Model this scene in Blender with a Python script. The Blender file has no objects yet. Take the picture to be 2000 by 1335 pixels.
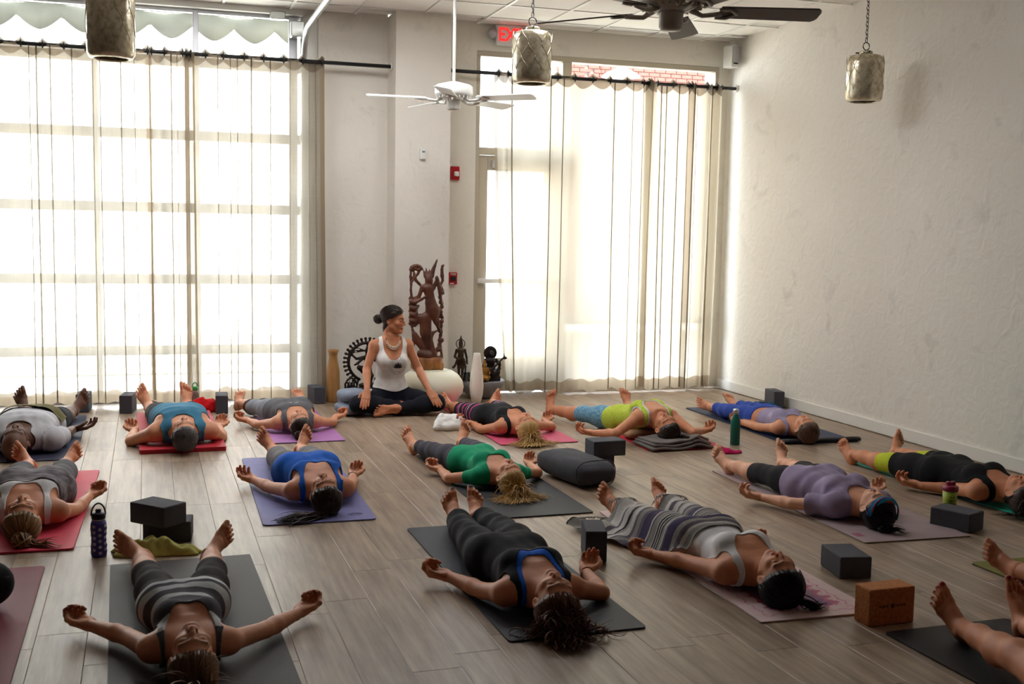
import bpy, bmesh, math, random
import numpy as np
from mathutils import Vector, Matrix, noise as mnoise

S = bpy.context.scene
COL = S.collection
PI = math.pi

# ------------------------------------------------------------------ camera, sky, light, exposure
CAM_Z = 1.55
F_PX, PITCH, ROLL, YAW = 2190.0, 0.0975, 0.0183, 0.3157
_c, _s = math.cos, math.sin
FWD = np.array([_s(YAW) * _c(PITCH), _c(YAW) * _c(PITCH), -_s(PITCH)])
_R = np.array([_c(YAW), -_s(YAW), 0.0])
_U = np.cross(_R, FWD)
RGT = _R * _c(ROLL) + _U * _s(ROLL)
UPV = -_R * _s(ROLL) + _U * _c(ROLL)
CPOS = np.array([0.0, 0.0, CAM_Z])

cam = bpy.data.objects.new('camera', bpy.data.cameras.new('camera'))
COL.objects.link(cam)
m = Matrix.Identity(4)
for i in range(3):
    m[i][0], m[i][1], m[i][2], m[i][3] = RGT[i], UPV[i], -FWD[i], CPOS[i]
cam.matrix_world = m
cam.data.sensor_width = 36.0
cam.data.lens = F_PX / 2000.0 * 36.0
cam.data.clip_start = 0.05
cam.data.clip_end = 200
cam.data.dof.use_dof = True
cam.data.dof.focus_distance = 7.2
cam.data.dof.aperture_fstop = 5.6
S.camera = cam

world = bpy.data.worlds.new('sky')
S.world = world
world.use_nodes = True
_bg = world.node_tree.nodes['Background']
_bg.inputs['Color'].default_value = (0.80, 0.91, 1.0, 1)
_bg.inputs['Strength'].default_value = 2.4

S.view_settings.view_transform = 'Standard'
S.view_settings.look = 'None'
S.view_settings.gamma = 1.0
S.view_settings.use_curve_mapping = False
S.view_settings.exposure = 2.33
S.cycles.max_bounces = 9
S.cycles.diffuse_bounces = 5
S.cycles.glossy_bounces = 4
S.cycles.transmission_bounces = 6
S.cycles.transparent_max_bounces = 12
S.cycles.caustics_reflective = False
S.cycles.caustics_refractive = False
S.cycles.sample_clamp_indirect = 6.0
S.cycles.use_denoising = True

_sun = bpy.data.lights.new('sun', 'SUN'); _sun.energy = 6.0; _sun.angle = math.radians(0.6); _sun.color = (1.0, 0.97, 0.92)
_so = bpy.data.objects.new('sun', _sun); COL.objects.link(_so); _so.location = (0, -8, 14)
_so.rotation_euler = (math.radians(33), 0, math.radians(-12))     # high sun behind the building: it lights the street, not the room

FILL_PANELS = ((0.3, 8.5), (1.6, 8.3), (2.8, 7.5))      # three fill lights added above the view to brighten the back wall
for tx_, ty_ in FILL_PANELS:
    _l = bpy.data.lights.new('fill_light', 'AREA'); _l.shape = 'RECTANGLE'; _l.size = 0.54; _l.size_y = 1.1; _l.energy = 2.1; _l.color = (0.97, 0.98, 1.0)
    _o = bpy.data.objects.new('fill_light', _l); COL.objects.link(_o); _o.location = (tx_, ty_, 3.43)

def portal(name, x0, x1, y, z0, z1):
    # sampling aid in the window opening: emits nothing itself
    l = bpy.data.lights.new(name, 'AREA')
    l.shape = 'RECTANGLE'; l.size = x1 - x0; l.size_y = z1 - z0
    l.cycles.is_portal = True
    o = bpy.data.objects.new(name, l); COL.objects.link(o)
    o.location = ((x0 + x1) / 2, y, (z0 + z1) / 2)
    o.rotation_euler = (-PI / 2, 0, 0)
    return o
portal('window_portal', -2.75, 1.3, 10.62, 0.02, 3.42)
portal('door_portal', 2.98, 5.47, 10.5, 0.05, 3.2)

def ray(u, v):
    return FWD + (u - 1000.0) / F_PX * RGT - (v - 667.5) / F_PX * UPV
def gz(u, v, z=0.0):
    d = ray(u, v); return CPOS + (z - CAM_Z) / d[2] * d
def gy(u, v, y):
    d = ray(u, v); return CPOS + y / d[1] * d
def gx(u, v, x):
    d = ray(u, v); return CPOS + x / d[0] * d
def gd(u, v, depth):
    return CPOS + depth * ray(u, v)

# ------------------------------------------------------------------ object helpers
def tag(o, label=None, cat=None, group=None, kind=None):
    if label: o['label'] = label
    if cat: o['category'] = cat
    if group: o['group'] = group
    if kind: o['kind'] = kind
    return o

def thing(name, label, cat, loc=(0, 0, 0), rz=0.0, group=None):
    o = bpy.data.objects.new(name, None); COL.objects.link(o)
    o.empty_display_size = 0.05
    o.location = loc; o.rotation_euler = (0, 0, rz)
    return tag(o, label, cat, group)

def link(name, me, mat=None, parent=None, loc=None, rot=None):
    o = bpy.data.objects.new(name, me); COL.objects.link(o)
    if mat is not None:
        for mm in (mat if isinstance(mat, (list, tuple)) else [mat]):
            me.materials.append(mm)
    if parent is not None: o.parent = parent
    if loc is not None: o.location = loc
    if rot is not None: o.rotation_euler = rot
    return o

def np_mesh(name, V, faces, smooth=True, col=None):
    """V (n,3); faces: list of int arrays (m,k)"""
    me = bpy.data.meshes.new(name)
    V = np.asarray(V, np.float32)
    faces = [np.asarray(f, np.int32) for f in faces if len(f)]
    nl = sum(f.size for f in faces); nf = sum(len(f) for f in faces)
    me.vertices.add(len(V)); me.vertices.foreach_set('co', V.ravel())
    me.loops.add(nl); me.polygons.add(nf)
    lv = np.concatenate([f.ravel() for f in faces])
    tot = np.concatenate([np.full(len(f), f.shape[1], np.int32) for f in faces])
    st = np.concatenate([[0], np.cumsum(tot)[:-1]]).astype(np.int32)
    me.loops.foreach_set('vertex_index', lv.astype(np.int32))
    me.polygons.foreach_set('loop_start', st)
    me.polygons.foreach_set('use_smooth', np.full(nf, smooth, bool))
    if col is not None:
        a = me.color_attributes.new('Col', 'FLOAT_COLOR', 'POINT')
        c4 = np.ones((len(V), 4), np.float32); c4[:, :3] = col
        a.data.foreach_set('color', c4.ravel())
    me.update(calc_edges=True); me.validate()
    return me

class MB:
    """collects simple shapes into one mesh"""
    def __init__(s): s.v = []; s.f = []; s.sm = []
    def add(s, vs, fs, smooth=False):
        n = len(s.v); s.v += [tuple(map(float, p)) for p in vs]
        s.f += [tuple(i + n for i in f) for f in fs]; s.sm += [smooth] * len(fs)
        return s
    def box(s, c, d, rz=0.0, R=None):
        x, y, z = [q / 2 for q in d]
        P = [Vector((a, b, e)) for e in (-z, z) for a, b in ((-x, -y), (x, -y), (x, y), (-x, y))]
        M = R if R is not None else Matrix.Rotation(rz, 3, 'Z')
        P = [M @ p + Vector(c) for p in P]
        return s.add(P, [(3, 2, 1, 0), (4, 5, 6, 7), (0, 1, 5, 4), (1, 2, 6, 5), (2, 3, 7, 6), (3, 0, 4, 7)])
    def bbox(s, c, d, bev=0.004, seg=2, rz=0.0):
        bm = bmesh.new(); bmesh.ops.create_cube(bm, size=1.0)
        for v in bm.verts: v.co = Vector((v.co.x * d[0], v.co.y * d[1], v.co.z * d[2]))
        bmesh.ops.bevel(bm, geom=bm.edges[:], offset=bev, segments=seg, affect='EDGES', profile=0.5)
        M = Matrix.Rotation(rz, 3, 'Z')
        vs = [M @ v.co + Vector(c) for v in bm.verts]
        bm.verts.index_update()
        fs = [tuple(v.index for v in f.verts) for f in bm.faces]
        bm.free(); return s.add(vs, fs, False)
    def lathe(s, prof, c=(0, 0, 0), n=24, cap0=True, cap1=True, smooth=True):
        vs = []; fs = []
        for r, z in prof:
            for i in range(n):
                a = 2 * PI * i / n
                vs.append((c[0] + r * math.cos(a), c[1] + r * math.sin(a), c[2] + z))
        for j in range(len(prof) - 1):
            for i in range(n):
                k = (i + 1) % n
                fs.append((j * n + i, j * n + k, (j + 1) * n + k, (j + 1) * n + i))
        if cap0: fs.append(tuple(range(n - 1, -1, -1)))
        if cap1: fs.append(tuple((len(prof) - 1) * n + i for i in range(n)))
        return s.add(vs, fs, smooth)
    def tube(s, pts, r, n=8, caps=True, closed=False, flat=1.0, upv=(0, 0, 1)):
        P = [Vector(p) for p in pts]; N = len(P)
        rr = r if hasattr(r, '__len__') else [r] * N
        vs = []; fs = []
        for i, p in enumerate(P):
            a = P[(i - 1) % N] if (closed or i > 0) else P[i]
            b = P[(i + 1) % N] if (closed or i < N - 1) else P[i]
            t = (b - a); t = t.normalized() if t.length > 1e-9 else Vector((0, 0, 1))
            u = Vector(upv)
            if abs(t.dot(u)) > 0.95: u = Vector((1, 0, 0))
            x = t.cross(u).normalized(); y = x.cross(t).normalized()
            for k in range(n):
                q = 2 * PI * k / n
                vs.append(p + x * math.cos(q) * rr[i] + y * math.sin(q) * rr[i] * flat)
        for i in range(N if closed else N - 1):
            j = (i + 1) % N
            for k in range(n):
                l = (k + 1) % n
                fs.append((i * n + k, i * n + l, j * n + l, j * n + k))
        if caps and not closed:
            fs.append(tuple(range(n - 1, -1, -1))); fs.append(tuple((N - 1) * n + k for k in range(n)))
        return s.add(vs, fs, True)
    def prism(s, poly, y0, y1, smooth=False):
        """polygon in xz extruded along y"""
        n = len(poly)
        vs = [(x, y0, z) for x, z in poly] + [(x, y1, z) for x, z in poly]
        fs = [tuple(range(n)), tuple(range(2 * n - 1, n - 1, -1))]
        fs += [(i, i + n, (i + 1) % n + n, (i + 1) % n) for i in range(n)]
        return s.add(vs, fs, smooth)
    def slab(s, poly, z0, z1):
        n = len(poly)
        vs = [(x, y, z0) for x, y in poly] + [(x, y, z1) for x, y in poly]
        fs = [tuple(range(n - 1, -1, -1)), tuple(range(n, 2 * n))]
        fs += [(i, (i + 1) % n, (i + 1) % n + n, i + n) for i in range(n)]
        return s.add(vs, fs)
    def sphere(s, c, r, n=12, m=8):
        r = r if hasattr(r, '__len__') else (r, r, r)
        vs = [(c[0], c[1], c[2] - r[2])]; fs = []
        for j in range(1, m):
            b = -PI / 2 + PI * j / m
            for i in range(n):
                a = 2 * PI * i / n
                vs.append((c[0] + r[0] * math.cos(b) * math.cos(a), c[1] + r[1] * math.cos(b) * math.sin(a), c[2] + r[2] * math.sin(b)))
        vs.append((c[0], c[1], c[2] + r[2])); L = len(vs) - 1
        for i in range(n):
            k = (i + 1) % n
            fs.append((0, 1 + k, 1 + i)); fs.append((L, L - n + i, L - n + k))
            for j in range(m - 2):
                fs.append((1 + j * n + i, 1 + j * n + k, 1 + (j + 1) * n + k, 1 + (j + 1) * n + i))
        return s.add(vs, fs, True)
    def mesh(s, name):
        me = bpy.data.meshes.new(name)
        me.from_pydata(s.v, [], s.f)
        me.polygons.foreach_set('use_smooth', s.sm)
        me.update(); return me
    def build(s, name, mat, parent=None, loc=None, rot=None):
        return link(name, s.mesh(name), mat, parent, loc, rot)

# ------------------------------------------------------------------ materials
def nt(name):
    mt = bpy.data.materials.new(name); mt.use_nodes = True
    n = mt.node_tree; n.nodes.clear()
    out = n.nodes.new('ShaderNodeOutputMaterial')
    return mt, n, out
def nd(n, typ, **kw):
    x = n.nodes.new(typ)
    for k, v in kw.items():
        if k in x.inputs: x.inputs[k].default_value = v
        else: setattr(x, k, v)
    return x
def c4(c): return (c[0], c[1], c[2], 1.0)
def srgb(r, g, b):
    f = lambda v: (v / 255 / 12.92) if v / 255 <= 0.04045 else ((v / 255 + 0.055) / 1.055) ** 2.4
    return (f(r), f(g), f(b))

def pbr(name, col, rough=0.6, metal=0.0, spec=0.5, var=0.0, vscale=12.0, bump=0.0, bscale=60.0,
        stretch=(1, 1, 1), sheen=0.0, col2=None, attr=False, coat=0.0, detail=4.0, rnd=0.0, bdist=0.01):
    mt, n, out = nt(name)
    b = nd(n, 'ShaderNodeBsdfPrincipled')
    b.inputs['Roughness'].default_value = rough
    b.inputs['Metallic'].default_value = metal
    b.inputs['Specular IOR Level'].default_value = spec
    b.inputs['Sheen Weight'].default_value = sheen
    b.inputs['Coat Weight'].default_value = coat
    n.links.new(b.outputs[0], out.inputs[0])
    tc = nd(n, 'ShaderNodeTexCoord'); mp = nd(n, 'ShaderNodeMapping')
    mp.inputs['Scale'].default_value = stretch
    n.links.new(tc.outputs['Object'], mp.inputs[0])
    src = None
    if attr:
        src = nd(n, 'ShaderNodeAttribute', attribute_name='Col').outputs['Color']
    b.inputs['Base Color'].default_value = c4(col)
    if var > 0 or col2 is not None:
        nz = nd(n, 'ShaderNodeTexNoise', Scale=vscale, Detail=detail)
        n.links.new(mp.outputs[0], nz.inputs['Vector'])
        rp = nd(n, 'ShaderNodeValToRGB')
        rp.color_ramp.elements[0].position = 0.3; rp.color_ramp.elements[1].position = 0.7
        lo = col2 if col2 is not None else tuple(max(0, q * (1 - var)) for q in col)
        hi = col if col2 is not None else tuple(min(1, q * (1 + var)) for q in col)
        if src is not None:
            lo = (1 - var,) * 3; hi = (min(1.3, 1 + var),) * 3
        rp.color_ramp.elements[0].color = c4(lo); rp.color_ramp.elements[1].color = c4(hi)
        n.links.new(nz.outputs['Fac'], rp.inputs[0])
        if src is not None:
            mx = nd(n, 'ShaderNodeMix', data_type='RGBA', blend_type='MULTIPLY')
            mx.inputs[0].default_value = 1.0
            n.links.new(src, mx.inputs[6]); n.links.new(rp.outputs[0], mx.inputs[7])
            src = mx.outputs[2]
        else: src = rp.outputs[0]
    if src is not None: n.links.new(src, b.inputs['Base Color'])
    if bump > 0:
        bz = nd(n, 'ShaderNodeTexNoise', Scale=bscale, Detail=5.0)
        n.links.new(mp.outputs[0], bz.inputs['Vector'])
        bp = nd(n, 'ShaderNodeBump', Strength=bump, Distance=bdist)
        n.links.new(bz.outputs['Fac'], bp.inputs['Height'])
        n.links.new(bp.outputs[0], b.inputs['Normal'])
    return mt

def fabric(name, col, var=0.12, rough=0.85, bump=0.25, bscale=90, **kw):
    return pbr(name, col, rough=rough, spec=0.2, var=var, vscale=kw.pop('vscale', 14), bump=bump, bscale=bscale, sheen=0.04, bdist=0.0025, **kw)

def stripes(name, stops, axis='Y', rough=0.85, warp=0.01, wscale=6.0, scale=1.0, interp='CONSTANT', lo=-0.6, hi=0.4, noise2=0.0):
    """bands of colour along one object axis between lo and hi; stops = [(position in metres, colour)]"""
    mt, n, out = nt(name)
    b = nd(n, 'ShaderNodeBsdfPrincipled', Roughness=rough); b.inputs['Specular IOR Level'].default_value = 0.2
    n.links.new(b.outputs[0], out.inputs[0])
    tc = nd(n, 'ShaderNodeTexCoord'); sp = nd(n, 'ShaderNodeSeparateXYZ')
    n.links.new(tc.outputs['Object'], sp.inputs[0])
    nz = nd(n, 'ShaderNodeTexNoise', Scale=wscale, Detail=2.0); n.links.new(tc.outputs['Object'], nz.inputs['Vector'])
    ma = nd(n, 'ShaderNodeMath', operation='MULTIPLY_ADD'); ma.inputs[1].default_value = warp * 2
    n.links.new(nz.outputs['Fac'], ma.inputs[0]); n.links.new(sp.outputs[axis], ma.inputs[2])
    mr = nd(n, 'ShaderNodeMapRange'); mr.inputs['From Min'].default_value = lo + warp; mr.inputs['From Max'].default_value = hi + warp
    n.links.new(ma.outputs[0], mr.inputs['Value'])
    rp = nd(n, 'ShaderNodeValToRGB'); cr = rp.color_ramp; cr.interpolation = interp
    stops = stops[:32]
    for i, (p, c) in enumerate(stops):
        q = min(1, max(0, (p - lo) / (hi - lo)))
        e = cr.elements[i] if i < 2 else cr.elements.new(q)
        e.position = q; e.color = c4(c)
    n.links.new(mr.outputs[0], rp.inputs[0])
    src = rp.outputs[0]
    if noise2 > 0:
        z2 = nd(n, 'ShaderNodeTexNoise', Scale=60.0, Detail=3.0); n.links.new(tc.outputs['Object'], z2.inputs['Vector'])
        r2 = nd(n, 'ShaderNodeValToRGB'); r2.color_ramp.elements[0].color = c4((1 - noise2,) * 3); r2.color_ramp.elements[1].color = (1, 1, 1, 1)
        n.links.new(z2.outputs['Fac'], r2.inputs[0])
        mx = nd(n, 'ShaderNodeMix', data_type='RGBA', blend_type='MULTIPLY'); mx.inputs[0].default_value = 1
        n.links.new(src, mx.inputs[6]); n.links.new(r2.outputs[0], mx.inputs[7]); src = mx.outputs[2]
    n.links.new(src, b.inputs['Base Color'])
    return mt

def glass_mat(name, tint=(1, 1, 1), gloss=0.12):
    mt, n, out = nt(name)
    t = nd(n, 'ShaderNodeBsdfTransparent'); t.inputs[0].default_value = c4(tint)
    g = nd(n, 'ShaderNodeBsdfGlossy', Roughness=0.03)
    fr = nd(n, 'ShaderNodeLayerWeight', Blend=gloss)
    mx = nd(n, 'ShaderNodeMixShader')
    n.links.new(fr.outputs['Fresnel'], mx.inputs[0]); n.links.new(t.outputs[0], mx.inputs[1]); n.links.new(g.outputs[0], mx.inputs[2])
    n.links.new(mx.outputs[0], out.inputs[0])
    return mt

def linen(name, see, col=(0.80, 0.68, 0.50), trans=0.6):
    """loosely woven linen: open weave (transparent) + light passing through the threads"""
    mt, n, out = nt(name)
    tc = nd(n, 'ShaderNodeTexCoord')
    mp = nd(n, 'ShaderNodeMapping'); mp.inputs['Scale'].default_value = (260, 260, 5)
    mq = nd(n, 'ShaderNodeMapping'); mq.inputs['Scale'].default_value = (6, 6, 320)
    za = nd(n, 'ShaderNodeTexNoise', Scale=1.0, Detail=3.0); zb = nd(n, 'ShaderNodeTexNoise', Scale=1.0, Detail=3.0)
    n.links.new(tc.outputs['Object'], mp.inputs[0]); n.links.new(tc.outputs['Object'], mq.inputs[0])
    n.links.new(mp.outputs[0], za.inputs['Vector']); n.links.new(mq.outputs[0], zb.inputs['Vector'])
    ad = nd(n, 'ShaderNodeMath', operation='ADD'); n.links.new(za.outputs['Fac'], ad.inputs[0]); n.links.new(zb.outputs['Fac'], ad.inputs[1])
    mr = nd(n, 'ShaderNodeMapRange'); mr.inputs['From Min'].default_value = 0.6; mr.inputs['From Max'].default_value = 1.4
    mr.inputs['To Min'].default_value = see * 0.7; mr.inputs['To Max'].default_value = see * 1.3
    n.links.new(ad.outputs[0], mr.inputs['Value'])
    t = nd(n, 'ShaderNodeBsdfTransparent'); t.inputs[0].default_value = (1, 0.98, 0.95, 1)
    tl = nd(n, 'ShaderNodeBsdfTranslucent'); tl.inputs[0].default_value = c4(col)
    df = nd(n, 'ShaderNodeBsdfDiffuse'); df.inputs[0].default_value = c4(col)
    m1 = nd(n, 'ShaderNodeMixShader'); m1.inputs[0].default_value = trans
    n.links.new(df.outputs[0], m1.inputs[1]); n.links.new(tl.outputs[0], m1.inputs[2])
    m2 = nd(n, 'ShaderNodeMixShader'); n.links.new(mr.outputs[0], m2.inputs[0])
    n.links.new(m1.outputs[0], m2.inputs[1]); n.links.new(t.outputs[0], m2.inputs[2])
    n.links.new(m2.outputs[0], out.inputs[0])
    return mt

def plank_mat():
    mt, n, out = nt('weathered_oak_plank')
    b = nd(n, 'ShaderNodeBsdfPrincipled', Roughness=0.36)
    b.inputs['Specular IOR Level'].default_value = 0.5
    n.links.new(b.outputs[0], out.inputs[0])
    tc = nd(n, 'ShaderNodeTexCoord'); oi = nd(n, 'ShaderNodeObjectInfo')
    vm = nd(n, 'ShaderNodeVectorMath', operation='ADD')
    cb = nd(n, 'ShaderNodeCombineXYZ')
    mul = nd(n, 'ShaderNodeMath', operation='MULTIPLY'); mul.inputs[1].default_value = 37.0
    n.links.new(oi.outputs['Random'], mul.inputs[0])
    n.links.new(mul.outputs[0], cb.inputs[0]); n.links.new(mul.outputs[0], cb.inputs[1])
    n.links.new(tc.outputs['Object'], vm.inputs[0]); n.links.new(cb.outputs[0], vm.inputs[1])
    mp = nd(n, 'ShaderNodeMapping'); mp.inputs['Scale'].default_value = (26, 1.6, 1)
    n.links.new(vm.outputs[0], mp.inputs[0])
    nz = nd(n, 'ShaderNodeTexNoise', Scale=1.0, Detail=7.0, Roughness=0.62); n.links.new(mp.outputs[0], nz.inputs['Vector'])
    mp2 = nd(n, 'ShaderNodeMapping'); mp2.inputs['Scale'].default_value = (7, 2.6, 1); n.links.new(vm.outputs[0], mp2.inputs[0])
    n2 = nd(n, 'ShaderNodeTexNoise', Scale=1.0, Detail=3.0); n.links.new(mp2.outputs[0], n2.inputs['Vector'])
    rp = nd(n, 'ShaderNodeValToRGB')
    rp.color_ramp.elements[0].position = 0.28; rp.color_ramp.elements[0].color = c4(srgb(120, 100, 82))
    rp.color_ramp.elements[1].position = 0.72; rp.color_ramp.elements[1].color = c4(srgb(180, 160, 139))
    e = rp.color_ramp.elements.new(0.5); e.color = c4(srgb(154, 134, 114))
    n.links.new(nz.outputs['Fac'], rp.inputs[0])
    r2 = nd(n, 'ShaderNodeValToRGB'); r2.color_ramp.elements[0].position = 0.25; r2.color_ramp.elements[0].color = (0.72, 0.70, 0.68, 1)
    r2.color_ramp.elements[1].position = 0.5; r2.color_ramp.elements[1].color = (1, 1, 1, 1)
    n.links.new(n2.outputs['Fac'], r2.inputs[0])
    mx = nd(n, 'ShaderNodeMix', data_type='RGBA', blend_type='MULTIPLY'); mx.inputs[0].default_value = 0.8
    n.links.new(rp.outputs[0], mx.inputs[6]); n.links.new(r2.outputs[0], mx.inputs[7])
    hv = nd(n, 'ShaderNodeHueSaturation')
    mr = nd(n, 'ShaderNodeMapRange'); mr.inputs['To Min'].default_value = 0.88; mr.inputs['To Max'].default_value = 1.06
    n.links.new(oi.outputs['Random'], mr.inputs['Value']); n.links.new(mr.outputs[0], hv.inputs['Value'])
    n.links.new(mx.outputs[2], hv.inputs['Color']); n.links.new(hv.outputs[0], b.inputs['Base Color'])
    bp = nd(n, 'ShaderNodeBump', Strength=0.08, Distance=0.003); n.links.new(nz.outputs['Fac'], bp.inputs['Height'])
    n.links.new(bp.outputs[0], b.inputs['Normal'])
    return mt

def plaster(name, col):
    mt, n, out = nt(name)
    b = nd(n, 'ShaderNodeBsdfPrincipled', Roughness=0.8); b.inputs['Specular IOR Level'].default_value = 0.25
    n.links.new(b.outputs[0], out.inputs[0])
    tc = nd(n, 'ShaderNodeTexCoord')
    n1 = nd(n, 'ShaderNodeTexNoise', Scale=3.2, Detail=8.0, Roughness=0.62, Distortion=0.9)
    n2 = nd(n, 'ShaderNodeTexNoise', Scale=1.1, Detail=3.0)
    n.links.new(tc.outputs['Object'], n1.inputs['Vector']); n.links.new(tc.outputs['Object'], n2.inputs['Vector'])
    r1 = nd(n, 'ShaderNodeValToRGB'); r1.color_ramp.elements[0].position = 0.30; r1.color_ramp.elements[0].color = c4([q * 0.88 for q in col])
    r1.color_ramp.elements[1].position = 0.42; r1.color_ramp.elements[1].color = c4(col)
    n.links.new(n1.outputs['Fac'], r1.inputs[0])
    r2 = nd(n, 'ShaderNodeValToRGB'); r2.color_ramp.elements[0].color = (0.93, 0.92, 0.90, 1); r2.color_ramp.elements[1].color = (1, 1, 1, 1)
    n.links.new(n2.outputs['Fac'], r2.inputs[0])
    mx = nd(n, 'ShaderNodeMix', data_type='RGBA', blend_type='MULTIPLY'); mx.inputs[0].default_value = 1
    n.links.new(r1.outputs[0], mx.inputs[6]); n.links.new(r2.outputs[0], mx.inputs[7]); n.links.new(mx.outputs[2], b.inputs['Base Color'])
    n3 = nd(n, 'ShaderNodeTexNoise', Scale=9.0, Detail=6.0, Distortion=1.2); n.links.new(tc.outputs['Object'], n3.inputs['Vector'])
    bp = nd(n, 'ShaderNodeBump', Strength=0.35, Distance=0.02); n.links.new(n3.outputs['Fac'], bp.inputs['Height'])
    n.links.new(bp.outputs[0], b.inputs['Normal'])
    return mt

M = {}
M['plank'] = plank_mat()
M['plaster'] = plaster('cream_plaster', srgb(238, 234, 228))
M['wall_paint'] = plaster('beige_plaster', srgb(234, 229, 220))
M['trim'] = pbr('white_trim_paint', srgb(232, 230, 226), rough=0.45)
M['tile'] = pbr('ceiling_tile_white', srgb(246, 244, 240), rough=0.9, var=0.02, vscale=60, bump=0.15, bscale=200)
M['tbar'] = pbr('ceiling_grid_white', srgb(245, 245, 240), rough=0.4)
M['frame'] = pbr('taupe_window_metal', srgb(186, 176, 158), rough=0.45)
M['alu'] = pbr('brushed_aluminium', srgb(190, 190, 196), rough=0.35, metal=0.6)
M['steel'] = pbr('galvanised_steel', srgb(205, 208, 206), rough=0.3, metal=0.85)
M['glass'] = glass_mat('clear_window_glass')
M['black_metal'] = pbr('black_rod_metal', (0.012, 0.012, 0.014), rough=0.4)
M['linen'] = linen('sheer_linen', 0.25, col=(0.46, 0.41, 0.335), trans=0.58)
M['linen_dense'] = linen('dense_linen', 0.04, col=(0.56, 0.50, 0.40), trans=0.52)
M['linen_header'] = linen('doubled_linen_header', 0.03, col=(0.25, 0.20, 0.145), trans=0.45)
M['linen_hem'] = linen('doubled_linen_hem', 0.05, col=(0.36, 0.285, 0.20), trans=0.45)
M['white_paint'] = pbr('white_enamel', srgb(230, 230, 226), rough=0.35)
M['fan_dark'] = pbr('dark_taupe_blade', srgb(92, 82, 74), rough=0.5)  # one even dark taupe, darker than the other fan's blades
M['fan_grey'] = pbr('pewter_fan_metal', srgb(196, 192, 184), rough=0.4)
M['red'] = pbr('red_plastic', srgb(176, 16, 26), rough=0.35)
M['foam'] = pbr('charcoal_foam', srgb(74, 74, 82), rough=0.85, var=0.08, vscale=120, bump=0.25, bscale=300)
M['cork'] = pbr('cork', srgb(204, 130, 70), rough=0.8, col2=srgb(168, 100, 50), vscale=90, bump=0.3, bscale=160)
M['bronze'] = pbr('aged_bronze', srgb(88, 66, 46), rough=0.5, metal=0.6, col2=srgb(40, 30, 22), vscale=18)
M['dark_bronze'] = pbr('dark_bronze', srgb(52, 40, 34), rough=0.5, metal=0.5, col2=srgb(24, 19, 17), vscale=18)
M['gold'] = pbr('worn_gilding', srgb(176, 126, 52), rough=0.4, metal=0.7, col2=srgb(86, 54, 22), vscale=30)
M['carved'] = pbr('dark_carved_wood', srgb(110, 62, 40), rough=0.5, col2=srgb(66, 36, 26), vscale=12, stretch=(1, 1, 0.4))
M['carved_golden'] = pbr('golden_carved_wood', srgb(178, 120, 62), rough=0.5, col2=srgb(110, 62, 34), vscale=12)  # lighter, more golden tone than the panel's wood
M['wood_vase'] = pbr('pale_turned_wood', srgb(206, 158, 98), rough=0.5, col2=srgb(168, 118, 66), vscale=5, stretch=(3, 3, 0.6))
M['ceramic'] = pbr('white_ceramic', srgb(238, 232, 222), rough=0.35)
M['cream_pot'] = pbr('cream_matte_pot', srgb(238, 234, 212), rough=0.55)
M['grey_stone'] = pbr('grey_stoneware', srgb(134, 134, 140), rough=0.7, var=0.08)
M['wax'] = pbr('candle_wax', srgb(250, 236, 205), rough=0.5)
# ------------------------------------------------------------------ the room
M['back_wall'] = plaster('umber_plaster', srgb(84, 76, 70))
XR, YW, HC = 5.592, 10.27, 3.472
def struct(name, mb, mat, parent=None):
    o = mb.build(name, mat, parent)
    if parent is None: o['kind'] = 'structure'
    return o

floor = struct('floor', MB().box((1.3, 3.6, -0.06), (8.7, 13.5, 0.1)), M['plank'])
PW, PL = 0.184, 1.22
def plank_mesh(w, l):
    b = 0.0016; x, y = w / 2 - 0.0004, l / 2 - 0.0004
    vs = [(-x, -y, -0.008), (x, -y, -0.008), (x, y, -0.008), (-x, y, -0.008),
          (-x, -y, -b), (x, -y, -b), (x, y, -b), (-x, y, -b),
          (-x + b, -y + b, 0), (x - b, -y + b, 0), (x - b, y - b, 0), (-x + b, y - b, 0)]
    fs = []
    for a in (0, 4):
        for i in range(4):
            j = (i + 1) % 4; fs.append((a + i, a + j, a + 4 + j, a + 4 + i))
    fs.append((8, 9, 10, 11))
    return vs, fs
_pv, _pf = plank_mesh(PW, PL)
_pm = bpy.data.meshes.new('plank'); _pm.from_pydata(_pv, [], _pf); _pm.materials.append(M['plank'])
rng = random.Random(4)
def in_view(x, y, marg):
    q = np.array([x, y, 0.0]) - CPOS; w = q @ FWD
    if w < 0.5: return False
    u = 1000 + F_PX * (q @ RGT) / w; v = 667.5 - F_PX * (q @ UPV) / w
    return -marg < u < 2000 + marg and v < 1335 + marg
npl = 0; inner = []; extra = []
for c in range(-30, 40):
    x = 0.689 + PW * c - PW / 2
    if x - PW / 2 < -3.0 or x + PW / 2 > XR + 0.05: continue
    off = rng.random() * PL
    y = YW + 0.02 - PL / 2 + off - PL
    if y + PL / 2 < YW - 0.02: inner.append((x, (y + PL / 2 + YW) / 2, YW - y - PL / 2))
    while y > -3.0:
        inner.append((x, y, PL)); y -= PL
planks = []
for x, y, l in inner:
    vis = in_view(x, y, 40) or in_view(x, y - l / 2, 40) or in_view(x, y + l / 2, 40)
    (planks if vis else extra).append((x, y, l))
planks.sort(key=lambda p: p[1])
extra += planks[290:]
for x, y, l in planks[:290]:
    o = bpy.data.objects.new('plank', _pm); COL.objects.link(o)
    o.parent = floor; o.location = (x, y, 0); o.scale = (1, l / PL, 1)
mb = MB()
for x, y, l in extra:
    vs, fs = plank_mesh(PW, l); mb.add([(a + x, b + y, z) for a, b, z in vs], fs)
o = mb.build('plank_field', M['plank'], floor); o['kind'] = 'stuff'

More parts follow.
